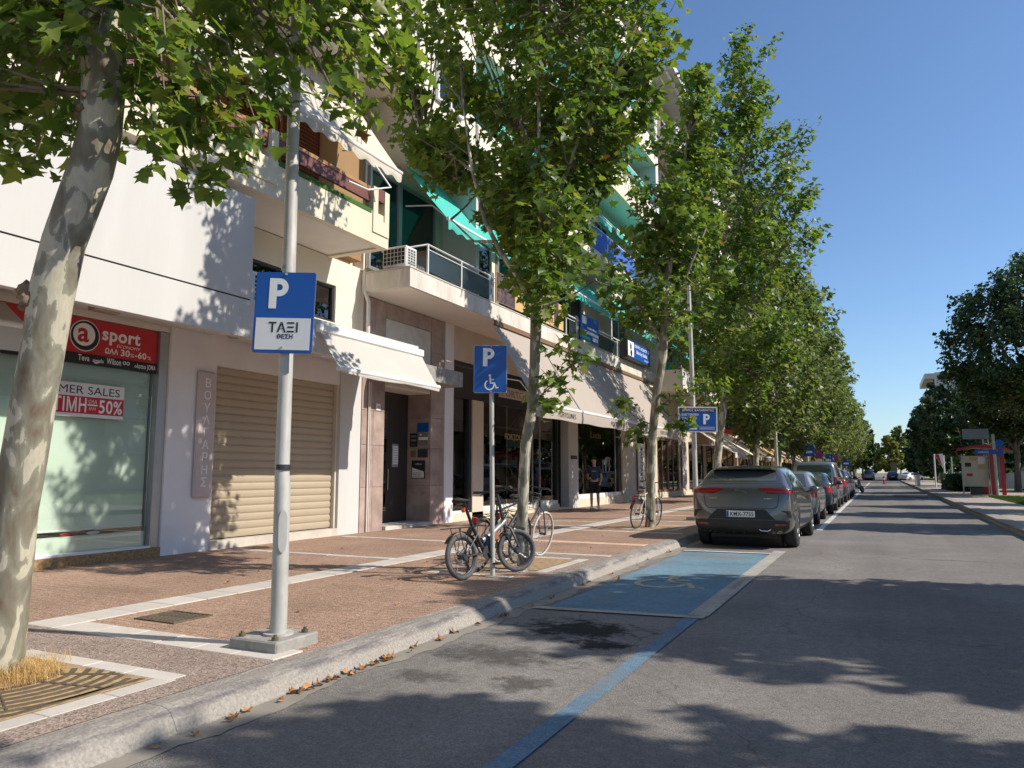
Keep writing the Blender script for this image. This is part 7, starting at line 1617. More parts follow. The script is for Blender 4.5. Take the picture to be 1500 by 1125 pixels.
def hatch(label, loc, heading, paintm, L=4.2, W=.87, H=1.48, kind='hatch', rearglass=True, lamp='lamp_red_bright', lampv=True, group='cars parked along the left kerb', name='parked_car', cat='car', txt=None):
    """ordinary car; kind sets the rear: hatch, sedan, suv or van"""
    hb = .98 if kind in ('hatch', 'suv') else .96
    if kind == 'van': hb = 1.12
    if kind == 'suv': hb = 1.06
    if kind == 'sedan':
        rear = [(0, .40, .62, .55, .45, .6), (.03, .33, .86, .8, .7, .84), (.08, .28, 1.02, W * .97, .72, .97), (.35, .24, 1.06, W, .70, 1.0), (.62, .22, 1.08, W, .68, .99), (1.15, .2, H - .06, W, .58, .97), (1.5, .2, H - .01, W, .58, .96)]
    elif kind == 'van':
        rear = [(0, .40, .70, .6, .5, .66), (.03, .33, 1.2, .82, .74, 1.0), (.07, .28, H - .12, W * .97, .72, 1.1), (.16, .24, H - .02, W, .72, 1.1), (.5, .22, H, W, .74, 1.12), (1.2, .2, H + .01, W, .74, 1.12), (1.6, .2, H + .01, W, .74, 1.12)]
    else:
        rear = [(0, .40, .66, .55, .45, .64), (.03, .33, .92, .8, .7, .88), (.09, .28, 1.06, W * .97, .72, hb), (.2, .24, hb + .16, W, .66, hb), (.42, .22, H - .08, W, .60, hb), (.6, .2, H - .02, W, .60, hb), (1.4, .2, H, W, .6, hb - .02)]
    a = L - 4.2
    front = [(2.0 + a * .5, .2, H - .01, W, .6 if kind != 'van' else .72, hb - .02), (2.5 + a * .6, .2, H - .10, W, .60 if kind != 'van' else .70, hb - .03), (3.15 + a * .8, .2, hb + .08, W, .68, hb - .05), (3.35 + a * .9, .2, hb, W, .72, hb - .06), (3.85 + a, .22, hb - .10, W * .97, .70, hb - .16), (4.10 + a, .26, .76, W * .86, .62, .70), (4.19 + a, .33, .6, .6, .5, .56)]
    c = Car(label, loc, heading, paintm, rear + front, W, wheel_y=(.78, .78 + 2.58 + a * .6), wr=.315 if kind != 'suv' else .35, arch=.37 if kind != 'suv' else .41, tw=.20, name=name, cat=cat, group=group, lvl=2)
    if kind == 'sedan': c.patch('rear_window', 'car_glass', [(-.56, 1.10), (.56, 1.10), (.48, H - .09), (-.48, H - .09)], 'rear', .005, 4)
    elif kind == 'van': c.patch('rear_window', 'car_glass', [(-.66, 1.16), (.66, 1.16), (.64, H - .20), (.58, H - .16), (-.58, H - .16), (-.64, H - .20)], 'rear', .005, 4)
    else: c.patch('rear_window', 'car_glass', [(-.60, hb + .06), (.60, hb + .06), (.52, H - .10), (-.52, H - .10)], 'rear', .005, 4)
    if lampv: c.patch('tail_light', lamp, [(W - .20, hb + .12 if kind in ('van', 'suv') else hb + .02), (W - .02, hb + .10 if kind in ('van', 'suv') else hb), (W - .01, .74), (W - .17, .76)], 'rear', .006, 4, True)
    else: c.patch('tail_light', lamp, [(W - .38, hb - .04), (W - .02, hb - .05), (W - .01, hb - .20), (W - .34, hb - .17)], 'rear', .006, 4, True)
    c.patch('tail_light', lamp, [(.10, hb - .02), (.24, hb - .05), (.24, .80), (.08, .78)], 'side', .006, 3, True)
    top = H - .14
    if kind == 'van':
        c.patch('side_window', 'car_glass', [(1.0, 1.16), (1.0, H - .18), (1.75, H - .18), (1.75, 1.16)], 'side', .005, 3, True); c.patch('side_window', 'car_glass', [(1.85, 1.16), (1.85, H - .18), (2.5, H - .22), (3.1, 1.16)], 'side', .005, 3, True)
    else:
        y0 = 1.1 if kind == 'sedan' else .62
        c.patch('side_window', 'car_glass', [(y0 - .12, hb + .05), (y0 + .25, top - .03), (1.7, top + .01), (1.7, hb + .03)], 'side', .005, 3, True)
        c.patch('side_window', 'car_glass', [(1.78, hb + .03), (1.78, top + .01), (2.25 + a * .5, top - .02), (3.0 + a * .8, hb + .02)], 'side', .005, 3, True)
    c.patch('windscreen', 'car_glass', [(-.54, 2.42 + a * .6), (.54, 2.42 + a * .6), (.62, 3.12 + a * .8), (-.62, 3.12 + a * .8)], 'top', .005, 3)
    c.patch('rear_bumper', 'trim_black', [(-W * .8, .42), (W * .8, .42), (W * .74, .31), (-W * .74, .31)], 'rear', .005, 4)
    c.patch('head_light', 'lamp_clear', [(.45, .74), (.72, .78), (.74, .66), (.5, .64)], 'front', .005, 3, True)
    c.seam([(1.74, hb), (1.72, .32)], 'side'); c.seam([(2.85 + a * .7, hb - .02), (2.85 + a * .7, .35)], 'side')
    c.patch('door_handle', 'trim_black', [(1.42, hb - .10), (1.60, hb - .10), (1.60, hb - .125), (1.42, hb - .125)], 'side', .008, 2, True)
    c.plate(-.02, .62 if kind != 'van' else .8, txt)
    c.mirror(2.72 + a * .7, hb + .08)
    MB().bbox(-.55, .55, .25, L - .3, .18, .28, .02).build('underbody', 'black_matt', c.t)
    return c.done()

hatch('silver hatchback hidden mostly behind the grey crossover', (-2.42, 21.6, 0), 0, 'paint_silver', kind='hatch', L=4.2)
hatch('dark navy saloon parked just before the tall silver van', (-2.36, 27.2, 0), 0, 'paint_navy', kind='sedan', L=4.5, H=1.45)
hatch('tall silver van with a wide dark rear window', (-2.45, 32.9, 0), 0, 'paint_silver', kind='van', L=4.5, W=.93, H=1.87, lamp='lamp_red', cat='van', name='parked_van')
hatch('dark grey sport utility car with bright red tail lights', (-2.38, 38.6, 0), 0, 'paint_dark', kind='suv', L=4.5, W=.91, H=1.68)
hatch('white crossover with slim red tail lights, beyond the dark one', (-2.36, 44.4, 0), 0, 'paint_white', kind='suv', L=4.4, W=.90, H=1.60, lampv=False)
hatch('white car farthest along the kerb, beside the scooter', (-2.40, 50.4, 0), 0, 'paint_white', kind='hatch', L=4.2, H=1.50)
G2 = 'cars in the distance'
hatch('white saloon turning off to the right beyond the metal barrier', (3.0, 134.5, 0), R(-38), 'paint_white', kind='sedan', L=4.6, H=1.46, group=G2, name='moving_car')
hatch('silver van like car far off on the left side of the road', (-2.0, 150, 0), 0, 'paint_silver', kind='suv', L=4.6, W=1.0, H=1.9, group=G2, name='distant_car', lamp='lamp_red')
hatch('dark blue car far ahead in the middle of the road', (1.9, 150, 0), 0, 'paint_navy', kind='suv', L=4.4, W=.95, H=1.6, group=G2, name='distant_car', lamp='lamp_red')

def scooter(label, x, y, rz):
    t = thing('scooter', label, 'scooter', (0, 0, 0))
    for wy in (0, 1.25):
        w = MB().torus((0, wy, .25), (1, 0, 0), .20, .055, 24, 8).build('wheel', 'rubber', t); MB().disc((0, wy, .25), (1, 0, 0), .15, .04, 18).build('rim', 'steel_grey', w)
    b = MB(); b.tube([(0, -.35, .72), (0, -.1, .70), (0, .25, .62), (0, .45, .42), (0, .75, .36), (0, .98, .5), (0, 1.05, .85)], [.06, .15, .16, .13, .12, .13, .09], 10); b.build('fairing', 'paint_dark', t)
    MB().tube([(0, -.35, .80), (0, 0, .80), (0, .35, .76)], [.08, .14, .10], 10).build('saddle', 'black_matt', t)
    MB().tube([(0, 1.25, .25), (0, 1.08, .8), (0, 1.0, 1.05)], .03, 8).build('fork', 'steel_grey', t)
    MB().tube([(-.33, .92, 1.08), (0, 1.0, 1.06), (.33, .92, 1.08)], .018, 6).build('handlebar', 'black_paint', t)
    for s_ in (-1, 1): MB().tube([(s_ * .25, .95, 1.08), (s_ * .33, .97, 1.22)], .008, 5).ball((s_ * .35, .97, 1.25), .06, 8, 6, (1, .3, .7)).build('mirror', 'black_paint', t)
    MB().ball((0, 1.1, .92), .09, 10, 8).build('head_light', 'lamp_clear', t)
    b = MB(); b.bbox(-.17, .17, -.62, -.30, .84, 1.12, .04); b.build('top_case', 'paint_silver', t)
    MB().tube([(.16, -.3, .3), (.15, .3, .28)], .05, 8).build('exhaust', 'chrome', t)
    t.location = (x, y, 0); t.rotation_euler = (R(0), R(-9), rz)
scooter('dark scooter with a silver top case parked at the end of the car row', -1.75, 57.6, R(-25))
# ================================================================== street furniture
def facing(t, loc, rz, tilt=0):
    t.location = loc; t.rotation_euler = (0, R(tilt), rz)

# --- tall grey lamp column with the taxi sign
lp = thing('lamp_post', 'tall grey steel column on a concrete plinth carrying the taxi sign', 'lamp post', (-4.10, 4.38, ZP))
MB().tube([(-4.10, 4.38, ZP + .08), (-4.115, 4.385, 1.3), (-4.13, 4.39, 1.42), (-4.14, 4.40, 2.6), (-4.18, 4.42, 5.2), (-4.21, 4.44, 8.2)], [.062, .060, .055, .053, .047, .040], 20).build('pole', 'steel_galv', lp)
MB().bbox(-4.36, -3.90, 4.15, 4.60, ZP - .02, ZP + .085, .012).build('plinth', 'concrete', lp)
for dx in (-.17, .15):
    for dy in (-.16, .15):
        MB().tube([(-4.12 + dx, 4.37 + dy, ZP + .08), (-4.12 + dx, 4.37 + dy, ZP + .125)], .013, 6).disc((-4.12 + dx, 4.37 + dy, ZP + .097), (0, 0, 1), .026, .02, 6).build('bolt', 'iron', lp)
MB().disc((-4.10, 4.38, ZP + .092), (0, 0, 1), .11, .018, 24).build('flange', 'steel_galv', lp)
b = MB(); ol = [(.032 * math.cos(a), .12 * math.sin(a) + (.10 if math.sin(a) > 0 else -.10)) for a in [2 * PI * k / 20 for k in range(20)]]
ax = Vector((.75, -.66, 0)); sx = Vector((.66, .75, 0)); c = Vector((-4.105, 4.383, .98)) + ax * .058
b.poly([tuple(c + sx * p + Vector((0, 0, q * .72))) for p, q in ol], tuple(ax * .012)); b.build('hatch_cover', 'steel_galv', lp)
MB().tube([(-4.155, 4.405, 3.02), (-4.155, 4.405, 3.05)], .056, 20).build('clamp', 'steel_grey', lp); MB().tube([(-4.145, 4.405, 2.4), (-4.145, 4.405, 2.43)], .058, 20).build('clamp', 'steel_grey', lp)
MB().tube([(-4.12, 4.388, 1.44), (-4.12, 4.388, 1.48)], .0575, 20).build('band', 'steel_dark', lp)
MB().tube([(-4.21, 4.44, 8.2), (-3.9, 4.3, 8.5), (-3.0, 4.0, 8.6)], .03, 8).build('arm', 'steel_galv', lp)

def sign_plate(name, label, cat, w, h, loc, rz, tilt, mat='sign_blue', border='ink_white', bw=.010, group=None, back='steel_grey'):
    t = thing(name, label, cat, (0, 0, 0), group)
    def rr(w_, h_, r_):
        o = []
        for cx, cz, a0 in ((w_ / 2 - r_, h_ / 2 - r_, 0), (-w_ / 2 + r_, h_ / 2 - r_, 90), (-w_ / 2 + r_, -h_ / 2 + r_, 180), (w_ / 2 - r_, -h_ / 2 + r_, 270)):
            for k in range(5): a = R(a0 + k * 22.5); o.append((cx + r_ * math.cos(a), cz + r_ * math.sin(a)))
        return o
    MB().poly([(x, .004, z) for x, z in rr(w, h, .02)], (0, .012, 0)).build('back_plate', back, t)
    MB().poly([(x, .003, z) for x, z in rr(w, h, .02)], (0, -.003, 0)).build('rim', border, t)
    MB().poly([(x, -.001, z) for x, z in rr(w - 2 * bw, h - 2 * bw, .016)], (0, -.003, 0)).build('face', mat, t)
    t['_'] = 0; del t['_']
    t.location = loc; t.rotation_euler = (0, R(tilt), rz)
    return t
def st_text(t, s, size, mat, x, z, y=-.0045, **kw): return text(s, size, mat, t, (x, y, z), (1, 0, 0), (0, 0, 1), **kw)
def big_p(t, x, z, h, mat='ink_white', y=-.0045):
    """bold traffic letter P"""
    b = MB(); w = h * .62; s_ = h * .245
    b.poly([(x, y, z), (x + s_, y, z), (x + s_, y, z + h), (x, y, z + h)][::-1], (0, -.002, 0))
    cx = x + w - h * .30; cz = z + h - h * .30
    outer = [(cx + h * .30 * math.cos(R(a)), cz + h * .30 * math.sin(R(a))) for a in range(90, -91, -12)]
    inner = [(cx + h * .115 * math.cos(R(a)), cz + h * .105 * math.sin(R(a))) for a in range(90, -91, -12)]
    outer = [(x + s_, z + h)] + outer + [(x + s_, z + h - .60 * h)]; inner = [(x + s_, cz + h * .105)] + inner + [(x + s_, cz - h * .105)]
    for i in range(len(outer) - 1):
        b.poly([(outer[i][0], y, outer[i][1]), (outer[i + 1][0], y, outer[i + 1][1]), (inner[i + 1][0], y, inner[i + 1][1]), (inner[i][0], y, inner[i][1])], (0, -.002, 0))
    return b.build('letter', mat, t)

tx = sign_plate('parking_sign', 'blue taxi rank sign with white P above a white panel', 'sign', .47, .64, (-4.098, 4.315, 2.655), R(24), 1.6, border='sign_blue', bw=.004)
MB().poly([(-.215, -.0042, -.295), (.215, -.0042, -.295), (.215, -.0042, -.045), (-.215, -.0042, -.045)], (0, -.002, 0)).build('white_panel', 'sign_white', tx)
big_p(tx, -.125, .03, .24)
st_text(tx, 'ΤΑΞΙ', .105, 'ink_black', -.115, -.155, y=-.0065, width=.23, bold=.003)
st_text(tx, 'ΘΕΣΗ', .045, 'ink_black', -.045, -.205, y=-.0065, width=.125, bold=.002)
for z in (.305, -.275): MB().disc((0.0, -.008, z), (0, 1, 0), .010, .008, 10).build('bolt', 'steel_galv', tx)

dp = thing('sign_post', 'slim galvanised post with the wheelchair sign beside the bicycle', 'post', (-4.40, 8.40, ZP))
MB().tube([(-4.40, 8.40, ZP - .02), (-4.43, 8.40, 3.02)], .030, 14).build('tube', 'steel_galv', dp); MB().disc((-4.40, 8.40, ZP + .006), (0, 0, 1), .12, .012, 20).build('footing', 'concrete', dp)
ds = sign_plate('parking_sign', 'blue disabled parking sign with white P and wheelchair figure', 'sign', .425, .615, (-4.418, 8.352, 2.735), R(24), .3, bw=.004, border='ink_white')
big_p(ds, -.095, .035, .235)
b = MB()
for q in emblem_polys(): b.add([(-.085 + v.x * .19, -.006, -.265 + v.y * .20) for v in q], [tuple(range(len(q)))])
b.build('wheelchair_figure', 'ink_white', ds)
for z in (.29, -.29): MB().disc((.01, -.008, z), (0, 1, 0), .010, .008, 10).build('bolt', 'steel_galv', ds)

lp2 = thing('lamp_post', 'pale lamp column carrying the municipal parking notice', 'lamp post', (-4.55, 20.6, ZP))
MB().tube([(-4.55, 20.6, ZP), (-4.56, 20.6, 4), (-4.6, 20.6, 8.5)], [.07, .06, .045], 14).build('pole', 'steel_galv', lp2); MB().bbox(-4.78, -4.32, 20.37, 20.83, ZP - .01, ZP + .10, .012).build('plinth', 'concrete', lp2)
pn = sign_plate('parking_notice', 'wide blue municipal parking notice with white border and P on a lamp column', 'sign', 1.06, .70, (-4.42, 20.50, 2.86), R(20), 1.0, bw=.035, border='sign_white')
MB().poly([(-.49, -.0042, .20), (.49, -.0042, .20), (.49, -.0042, .31), (-.49, -.0042, .31)], (0, -.002, 0)).build('header', 'steel_dark', pn)
st_text(pn, 'ΔΗΜΟΣ ΚΑΛΑΜΑΤΑΣ', .10, 'ink_white', -.42, .222, y=-.0065, width=.86)
for k, (s_, w_) in enumerate((('ΕΛΕΓΧΟΜΕΝΗ', .45), ('ΣΤΑΘΜΕΥΣΗ', .40), ('ΜΕ ΚΑΡΤΑ', .33))): st_text(pn, s_, .085, 'ink_white', -.43, .10 - k * .10, width=w_, bold=.002)
big_p(pn, .15, -.13, .28)
MB().box(-.43, -.02, -.007, -.0045, -.275, -.245).build('print', 'ink_white', pn); MB().box(.04, .46, -.007, -.0045, -.265, -.25).build('print', 'ink_white', pn); MB().box(.04, .46, -.007, -.0045, -.215, -.205).build('print', 'ink_white', pn)
rs = thing('round_sign', 'big round red shop sign behind the parking notice', 'sign', (-8.8, 47, 4))
MB().disc((-8.2, 47, 4.75), (.5, -1, 0), 1.0, .18, 30).build('disc', 'sign_red', rs); MB().disc((-8.15, 46.88, 4.75), (.5, -1, 0), .72, .03, 30).build('inner_disc', 'sign_black', rs); MB().tube([(-10.0, 47, 4.75), (-8.9, 47, 4.75)], .04, 6).build('bracket', 'steel_dark', rs)
# further lamp columns and signs down the row
for k, (y, l) in enumerate(((37.5, 'lamp column rising between the trees above the silver van'), (54.5, 'lamp column beyond the silver van, among the thin trunks'), (71, 'lamp column far down the row near the blue notices'), (88, 'lamp column farthest down the row'))):
    t = thing('lamp_post', l, 'lamp post', (-4.4, y, ZP), 'lamp columns down the left row')
    MB().tube([(-4.4, y, ZP), (-4.42, y, 4), (-4.45, y, 8)], [.08, .07, .05], 12).build('pole', 'steel_galv', t); MB().tube([(-4.45, y, 8), (-4.0, y, 8.3), (-3.2, y, 8.35)], .03, 6).build('arm', 'steel_galv', t); MB().bbox(-3.5, -2.9, y - .12, y + .12, 8.28, 8.4, .03).build('lamp_head', 'aluminium', t)
def round_sign(label, x, y, z, face, rim, r=.32, square=None, group='small traffic signs down the left row'):
    t = thing('traffic_sign', label, 'sign', (x, y, ZP), group)
    MB().tube([(x, y, ZP), (x, y, z + r + .1)], .03, 8).build('post', 'steel_galv', t)
    if square: MB().bbox(x - square, x + square, y - .06, y - .04, z - r, z + r, .01).build('face', face, t); MB().box(x - square * .6, x + square * .6, y - .066, y - .06, z - r * .5, z - r * .1).build('print', 'ink_white', t)
    else:
        MB().disc((x, y - .05, z), (0, 1, 0), r, .02, 24).build('rim', rim, t); MB().disc((x, y - .062, z), (0, 1, 0), r * .80, .012, 24).build('face', face, t)
        MB().bbox(x - .22, x + .22, y - .06, y - .045, z - r - .32, z - r - .04, .01).build('sub_panel', 'ink_white', t)
M('sign_violet', (.22, .06, .32), .45, var=.05)
round_sign('round violet no stopping sign above the dark sport utility car', -3.95, 58.0, 2.75, 'sign_violet', 'sign_red', .36)
round_sign('second round violet no stopping sign further down the row', -3.95, 78.5, 2.75, 'sign_violet', 'sign_red', .40)
round_sign('square blue parking sign left of the round violet sign', -4.25, 54.0, 2.9, 'sign_blue', 'ink_white', .40, .34)
round_sign('square blue parking sign between the two violet signs', -4.0, 70.0, 2.6, 'sign_blue', 'ink_white', .42, .36)
round_sign('blue sign farthest down the row beside the silver car', -3.9, 105.0, 2.7, 'sign_blue', 'ink_white', .5, .5)
t = thing('traffic_bollard', 'orange and white flexible bollard standing in the road ahead', 'bollard', (.3, 103.2, 0))
MB().tube([(.3, 103.2, 0), (.3, 103.2, .95)], .09, 12).build('post', 'lamp_red_bright', t); MB().tube([(.3, 103.2, .55), (.3, 103.2, .7)], .095, 12).build('band', 'ink_white', t); MB().disc((.3, 103.2, .03), (0, 0, 1), .2, .06).build('foot', 'black_matt', t)
t = thing('road_sign', 'yellow warning panel at the far end of the street', 'sign', (2.3, 160, 0))
MB().tube([(2.3, 160, 0), (2.3, 160, 2.6)], .05, 8).build('post', 'steel_galv', t); MB().bbox(1.75, 2.85, 159.9, 159.95, 1.5, 3.3, .01).build('panel', 'awning_yellow', t)
# metal barrier on the park kerb
t = thing('barrier', 'low white metal barrier at the kerb before the turning car', 'barrier', (3.4, 86, .14))
for y in [81 + 1.2 * k for k in range(10)]: MB().tube([(3.3, y, .14), (3.3, y, 1.15)], .035, 8).build('post', 'alu_white', t)
for z in (.45, .8, 1.12): MB().tube([(3.3, 81, z), (3.3, 91.8, z)], .025, 6).build('rail', 'alu_white', t)

# --- bus shelter
M('shelter_red', (.40, .025, .04), .4, var=.08)
bs = thing('bus_shelter', 'red framed bus shelter with curved roof and poster covered side panel', 'bus shelter', (5.4, 51.5, .14))
for x, y in ((5.75, 50.6), (6.25, 50.6), (5.75, 54.4), (6.25, 54.4)): MB().bbox(x - .10, x + .10, y - .08, y + .08, .14, 2.75, .01).build('frame_post', 'shelter_red', bs)
b = MB(); vs = []; fs = []
for i in range(9):
    u = i / 8; x = 4.0 + 2.6 * u; z = 2.62 + .26 * math.sin(u * PI * .9 + .15)
    vs += [(x, 50.3, z), (x, 54.7, z), (x, 54.7, z + .12), (x, 50.3, z + .12)]
for i in range(8):
    a = 4 * i; fs += [(a, a + 4, a + 5, a + 1), (a + 2, a + 6, a + 7, a + 3), (a + 3, a + 7, a + 4, a), (a + 1, a + 5, a + 6, a + 2)]
b.add(vs, fs, True).build('roof', 'shelter_red', bs)
sp_ = MB().bbox(4.32, 5.55, 50.95, 51.05, .60, 2.38, .01).build('side_panel', 'banner_light', bs)
MB().bbox(4.27, 4.33, 50.93, 51.07, .14, 2.5, .006).build('panel_frame', 'aluminium', bs); MB().bbox(5.53, 5.59, 50.93, 51.07, .14, 2.5, .006).build('panel_frame', 'aluminium', bs)
for x0, x1, z0, z1, m in ((4.45, 4.75, 1.75, 1.98, 'ink_black'), (5.1, 5.45, 1.9, 2.3, 'paper'), (5.12, 5.43, 1.95, 2.15, 'ink_red'), (5.1, 5.45, 1.6, 1.88, 'awning_yellow'), (4.5, 4.8, 1.2, 1.36, 'sign_red'), (4.7, 5.1, 2.1, 2.3, 'banner_tan')):
    MB().box(x0, x1, 50.935 - rp(0, .006), 50.95, z0, z1).build('poster', m, sp_)
for k in range(3): MB().bbox(6.2, 6.22, 51.0 + k * 1.15, 52.1 + k * 1.15, .5, 2.5, .004).build('back_pane', 'glass_frost', bs)
for k in range(3): MB().bbox(5.2 + k * .17, 5.34 + k * .17, 51.4, 54.0, .55, .59, .006).build('seat_slat', 'shelter_red', bs)
for y in (51.6, 53.8): MB().box(5.2, 5.7, y - .03, y + .03, .14, .55).build('seat_leg', 'shelter_red', bs)
bn_ = thing('litter_bin', 'dark low litter bin at the foot of the shelter panel', 'bin', (4.9, 50.6, .14)); MB().bbox(4.6, 5.2, 50.4, 50.8, .16, .58, .03).build('body', 'steel_dark', bn_); MB().bbox(4.57, 5.23, 50.37, 50.83, .56, .60, .01).build('lid', 'black_matt', bn_)
gp = thing('signboard', 'blank grey panel on two posts above the bus shelter', 'sign', (5.2, 52.5, .14))
MB().bbox(4.55, 5.9, 52.4, 52.5, 3.40, 4.02, .01).build('panel', 'steel_grey', gp)
for x in (5.6, 5.85): MB().tube([(x, 52.55, .14), (x, 52.55, 4.0)], .05, 10).build('post', 'alu_white', gp)
ap = thing('direction_sign', 'pale pole with two blue arrow signs in front of the bus shelter', 'sign', (5.66, 48.3, .14))
MB().tube([(5.66, 48.3, .14), (5.62, 48.3, 3.5)], .075, 14).build('pole', 'steel_galv', ap)
MB().poly([(4.75, 48.22, 2.42), (5.75, 48.22, 2.42), (5.75, 48.22, 2.66), (4.75, 48.22, 2.66), (4.65, 48.22, 2.54)], (0, .03, 0)).build('arrow_panel', 'sign_blue', ap)
MB().poly([(5.75, 48.38, 2.75), (6.0, 48.38, 2.75), (6.15, 48.38, 3.02), (6.0, 48.38, 3.2), (5.75, 48.38, 3.2)], (0, .03, 0)).build('arrow_panel', 'sign_blue', ap)
MB().bbox(5.8, 6.05, 48.38, 48.41, 2.3, 2.7, .005).build('arrow_panel', 'sign_blue', ap)
text('ΛΙΜΑΝΙ', .12, 'ink_white', ap, (4.85, 48.22, 2.48), (1, 0, 0), (0, 0, 1), width=.5)
for k, (x, l) in enumerate(((4.1, 'white flag pole, leftmost of three beyond the shelter'), (4.85, 'white flag pole with pink and white pennant, middle of three'), (5.5, 'white flag pole nearest the bus shelter'))):
    t = thing('flag_pole', l, 'flag pole', (x, 72 + k, .14), 'flag poles beyond the shelter')
    MB().tube([(x, 72 + k, .14), (x, 72 + k, 2.95 - .1 * k)], .06, 10).build('pole', 'alu_white', t)
    if k == 1: MB().poly([(x - .65, 72.9, 2.95), (x - .05, 72.9, 3.0), (x - .08, 72.9, 1.7)], (0, .02, 0)).build('pennant', 'ink_white', t); MB().poly([(x - .63, 72.88, 2.92), (x - .35, 72.88, 2.95), (x - .12, 72.88, 1.85)], (0, .012, 0)).build('pennant_stripe', 'ink_red', t)
wf = thing('hoarding', 'white corrugated hoarding behind the shelter at the right edge', 'fence', (8.2, 62, .14))
for k in range(9): MB().bbox(7.2 + k * .62, 7.2 + k * .62 + .6, 62 + .02 * (k % 2), 62.05 + .02 * (k % 2), .3, 1.35, .008).build('panel', 'sign_white', wf)
# hedges and grass
def hedge(label, x0, x1, y0, y1, h, seed):
    rng = np.random.default_rng(seed); t = thing('hedge', label, 'hedge', ((x0 + x1) / 2, (y0 + y1) / 2, .14), 'clipped hedges in the park')
    MB().bbox(x0 + .15, x1 - .15, y0 + .15, y1 - .15, .14, h - .12, .1).build('core', 'ficus_bark', t)
    n = 2600; P = rng.uniform((x0, y0, .16), (x1, y1, h), (n, 3)); f = rng.integers(0, 4, n)
    P[f == 0, 2] = h + rng.normal(0, .04, (f == 0).sum()); P[f == 1, 1] = y0 + rng.normal(0, .04, (f == 1).sum()); P[f == 2, 0] = x0 + rng.normal(0, .04, (f == 2).sum()); P[f == 3, 0] = x1 + rng.normal(0, .04, (f == 3).sum())
    s, tt, n_ = frames(rng.normal(0, 1, (n, 3)) + np.array([-.2, -.3, .6]), rng.normal(0, 1, (n, 3)))
    link('leaves', leaf_mesh('leaves', P - np.array(BASE[t.name_full]), s, tt, n_, rng.uniform(.10, .2, n), SIMPLE, SIMPLE_F, 'hedge_leaf'), t, kind='stuff')
hedge('dark clipped hedge left of the bus shelter panel', 4.3, 5.9, 60, 68, 1.25, 1); hedge('dark clipped hedge at the far right edge', 9.3, 11.5, 62.5, 66, 1.1, 2); hedge('long low hedge behind the flag poles', 7.5, 9.5, 88, 120, 1.4, 3)
sheet('lawn', [(5.0, 20), (30, 20), (30, 47.2), (5.0, 46.4)], .155, 'green_grass'); sheet('lawn', [(7.5, 68), (30, 68), (30, 200), (7.5, 200)], .155, 'green_grass')
mb = MB()
for k in range(5200):
    x = 5.0 + abs(random.gauss(0, 1.1)); y = rp(33, 46.6); h = rp(.05, .13); a = rp(0, 6.28)
    mb.add([(x - .012, y, .15), (x + .012, y, .15), (x + .05 * math.cos(a), y + .05 * math.sin(a), .15 + h)], [(0, 1, 2)])
mb.build('grass_blades', 'green_grass', None, kind='stuff')
for k, (x, y, s_) in enumerate(((5.75, 39.6, .16), (6.1, 40.2, .13))):
    b = MB(); b.ball((x, y, .2), s_, 10, 7, (1.2, 1, .7)); 
    for i in range(len(b.v)): v = Vector(b.v[i]); b.v[i] = tuple(v + Vector((.03, .03, .02)) * noise.noise(v * 9))
    single(b, 'stone', 'ink_white', ('white stone lying on the grass edge, larger one', 'white stone lying on the grass edge, smaller one')[k], 'stone')

# ================================================================== bicycles
M('bike_grey', (.05, .055, .06), .4, metal=.3)
M('bike_red', (.35, .03, .03), .4)
M('bike_white', (.6, .6, .6), .4)
M('tyre_grey', (.085, .085, .088), .8, var=.15, vs=30, dirt=.3, dcol=(.2, .18, .15))
M('tyre_pale', (.5, .47, .42), .8)
M('reflector', (.65, .10, .04), .25)
M('battery_blue', (.03, .055, .11), .4)
def wheel_parts(t, c, r, tr, steer=0, tyre='tyre_grey', spokes=16, disc_=False, fender=None):
    """wheel in the plane of heading (local y), turned by steer about z"""
    c = Vector(c); ax = Vector((math.cos(steer), math.sin(steer), 0)); fw_ = Vector((-math.sin(steer), math.cos(steer), 0)); upv = Vector((0, 0, 1))
    w = bpy.data.objects.new('wheel', None); COL.objects.link(w); w.parent = t; BASE[w.name_full] = (0, 0, 0)
    MB().torus(c, ax, r - tr, tr, 40, 10).build('tyre', tyre, w)
    MB().torus(c, ax, r - tr * 2.0, tr * .45, 40, 6).build('rim', 'steel_dark', w)
    b = MB()
    for k in range(spokes):
        a = 2 * PI * k / spokes; d = fw_ * math.cos(a) + upv * math.sin(a); s_ = ax * (.03 if k % 2 else -.03)
        b.tube([c + s_, c + d * (r - tr * 2)], .0022, 4)
    b.build('spokes', 'chrome', w)
    MB().tube([c - ax * .05, c + ax * .05], .03 if disc_ else .02, 10).build('hub', 'black_paint', w)
    if disc_:
        b = MB(); b.torus(c - ax * .045, ax, .072, .008, 24, 6, .3)
        for k in range(6): a = PI * k / 3; b.tube([c - ax * .045, c - ax * .045 + (fw_ * math.cos(a) + upv * math.sin(a)) * .07], .004, 4)
        b.build('brake_disc', 'steel_grey', w); b = MB()
        for k, rr_ in enumerate((.055, .048, .041, .034)): b.disc(c + ax * (.05 + .006 * k), ax, rr_, .003, 20)
        b.build('sprocket', 'steel_dark', w)
    if fender:
        a0, a1 = fender; pts = [c + (fw_ * math.cos(R(a)) + upv * math.sin(R(a))) * (r + .025) for a in range(a0, a1 + 1, 10)]
        b = MB(); vs = []
        for p in pts: vs += [p - ax * .035, p + ax * .035]
        b.add([tuple(v) for v in vs], [(2 * i, 2 * i + 1, 2 * i + 3, 2 * i + 2) for i in range(len(pts) - 1)], True).build('mudguard', 'black_paint', t)
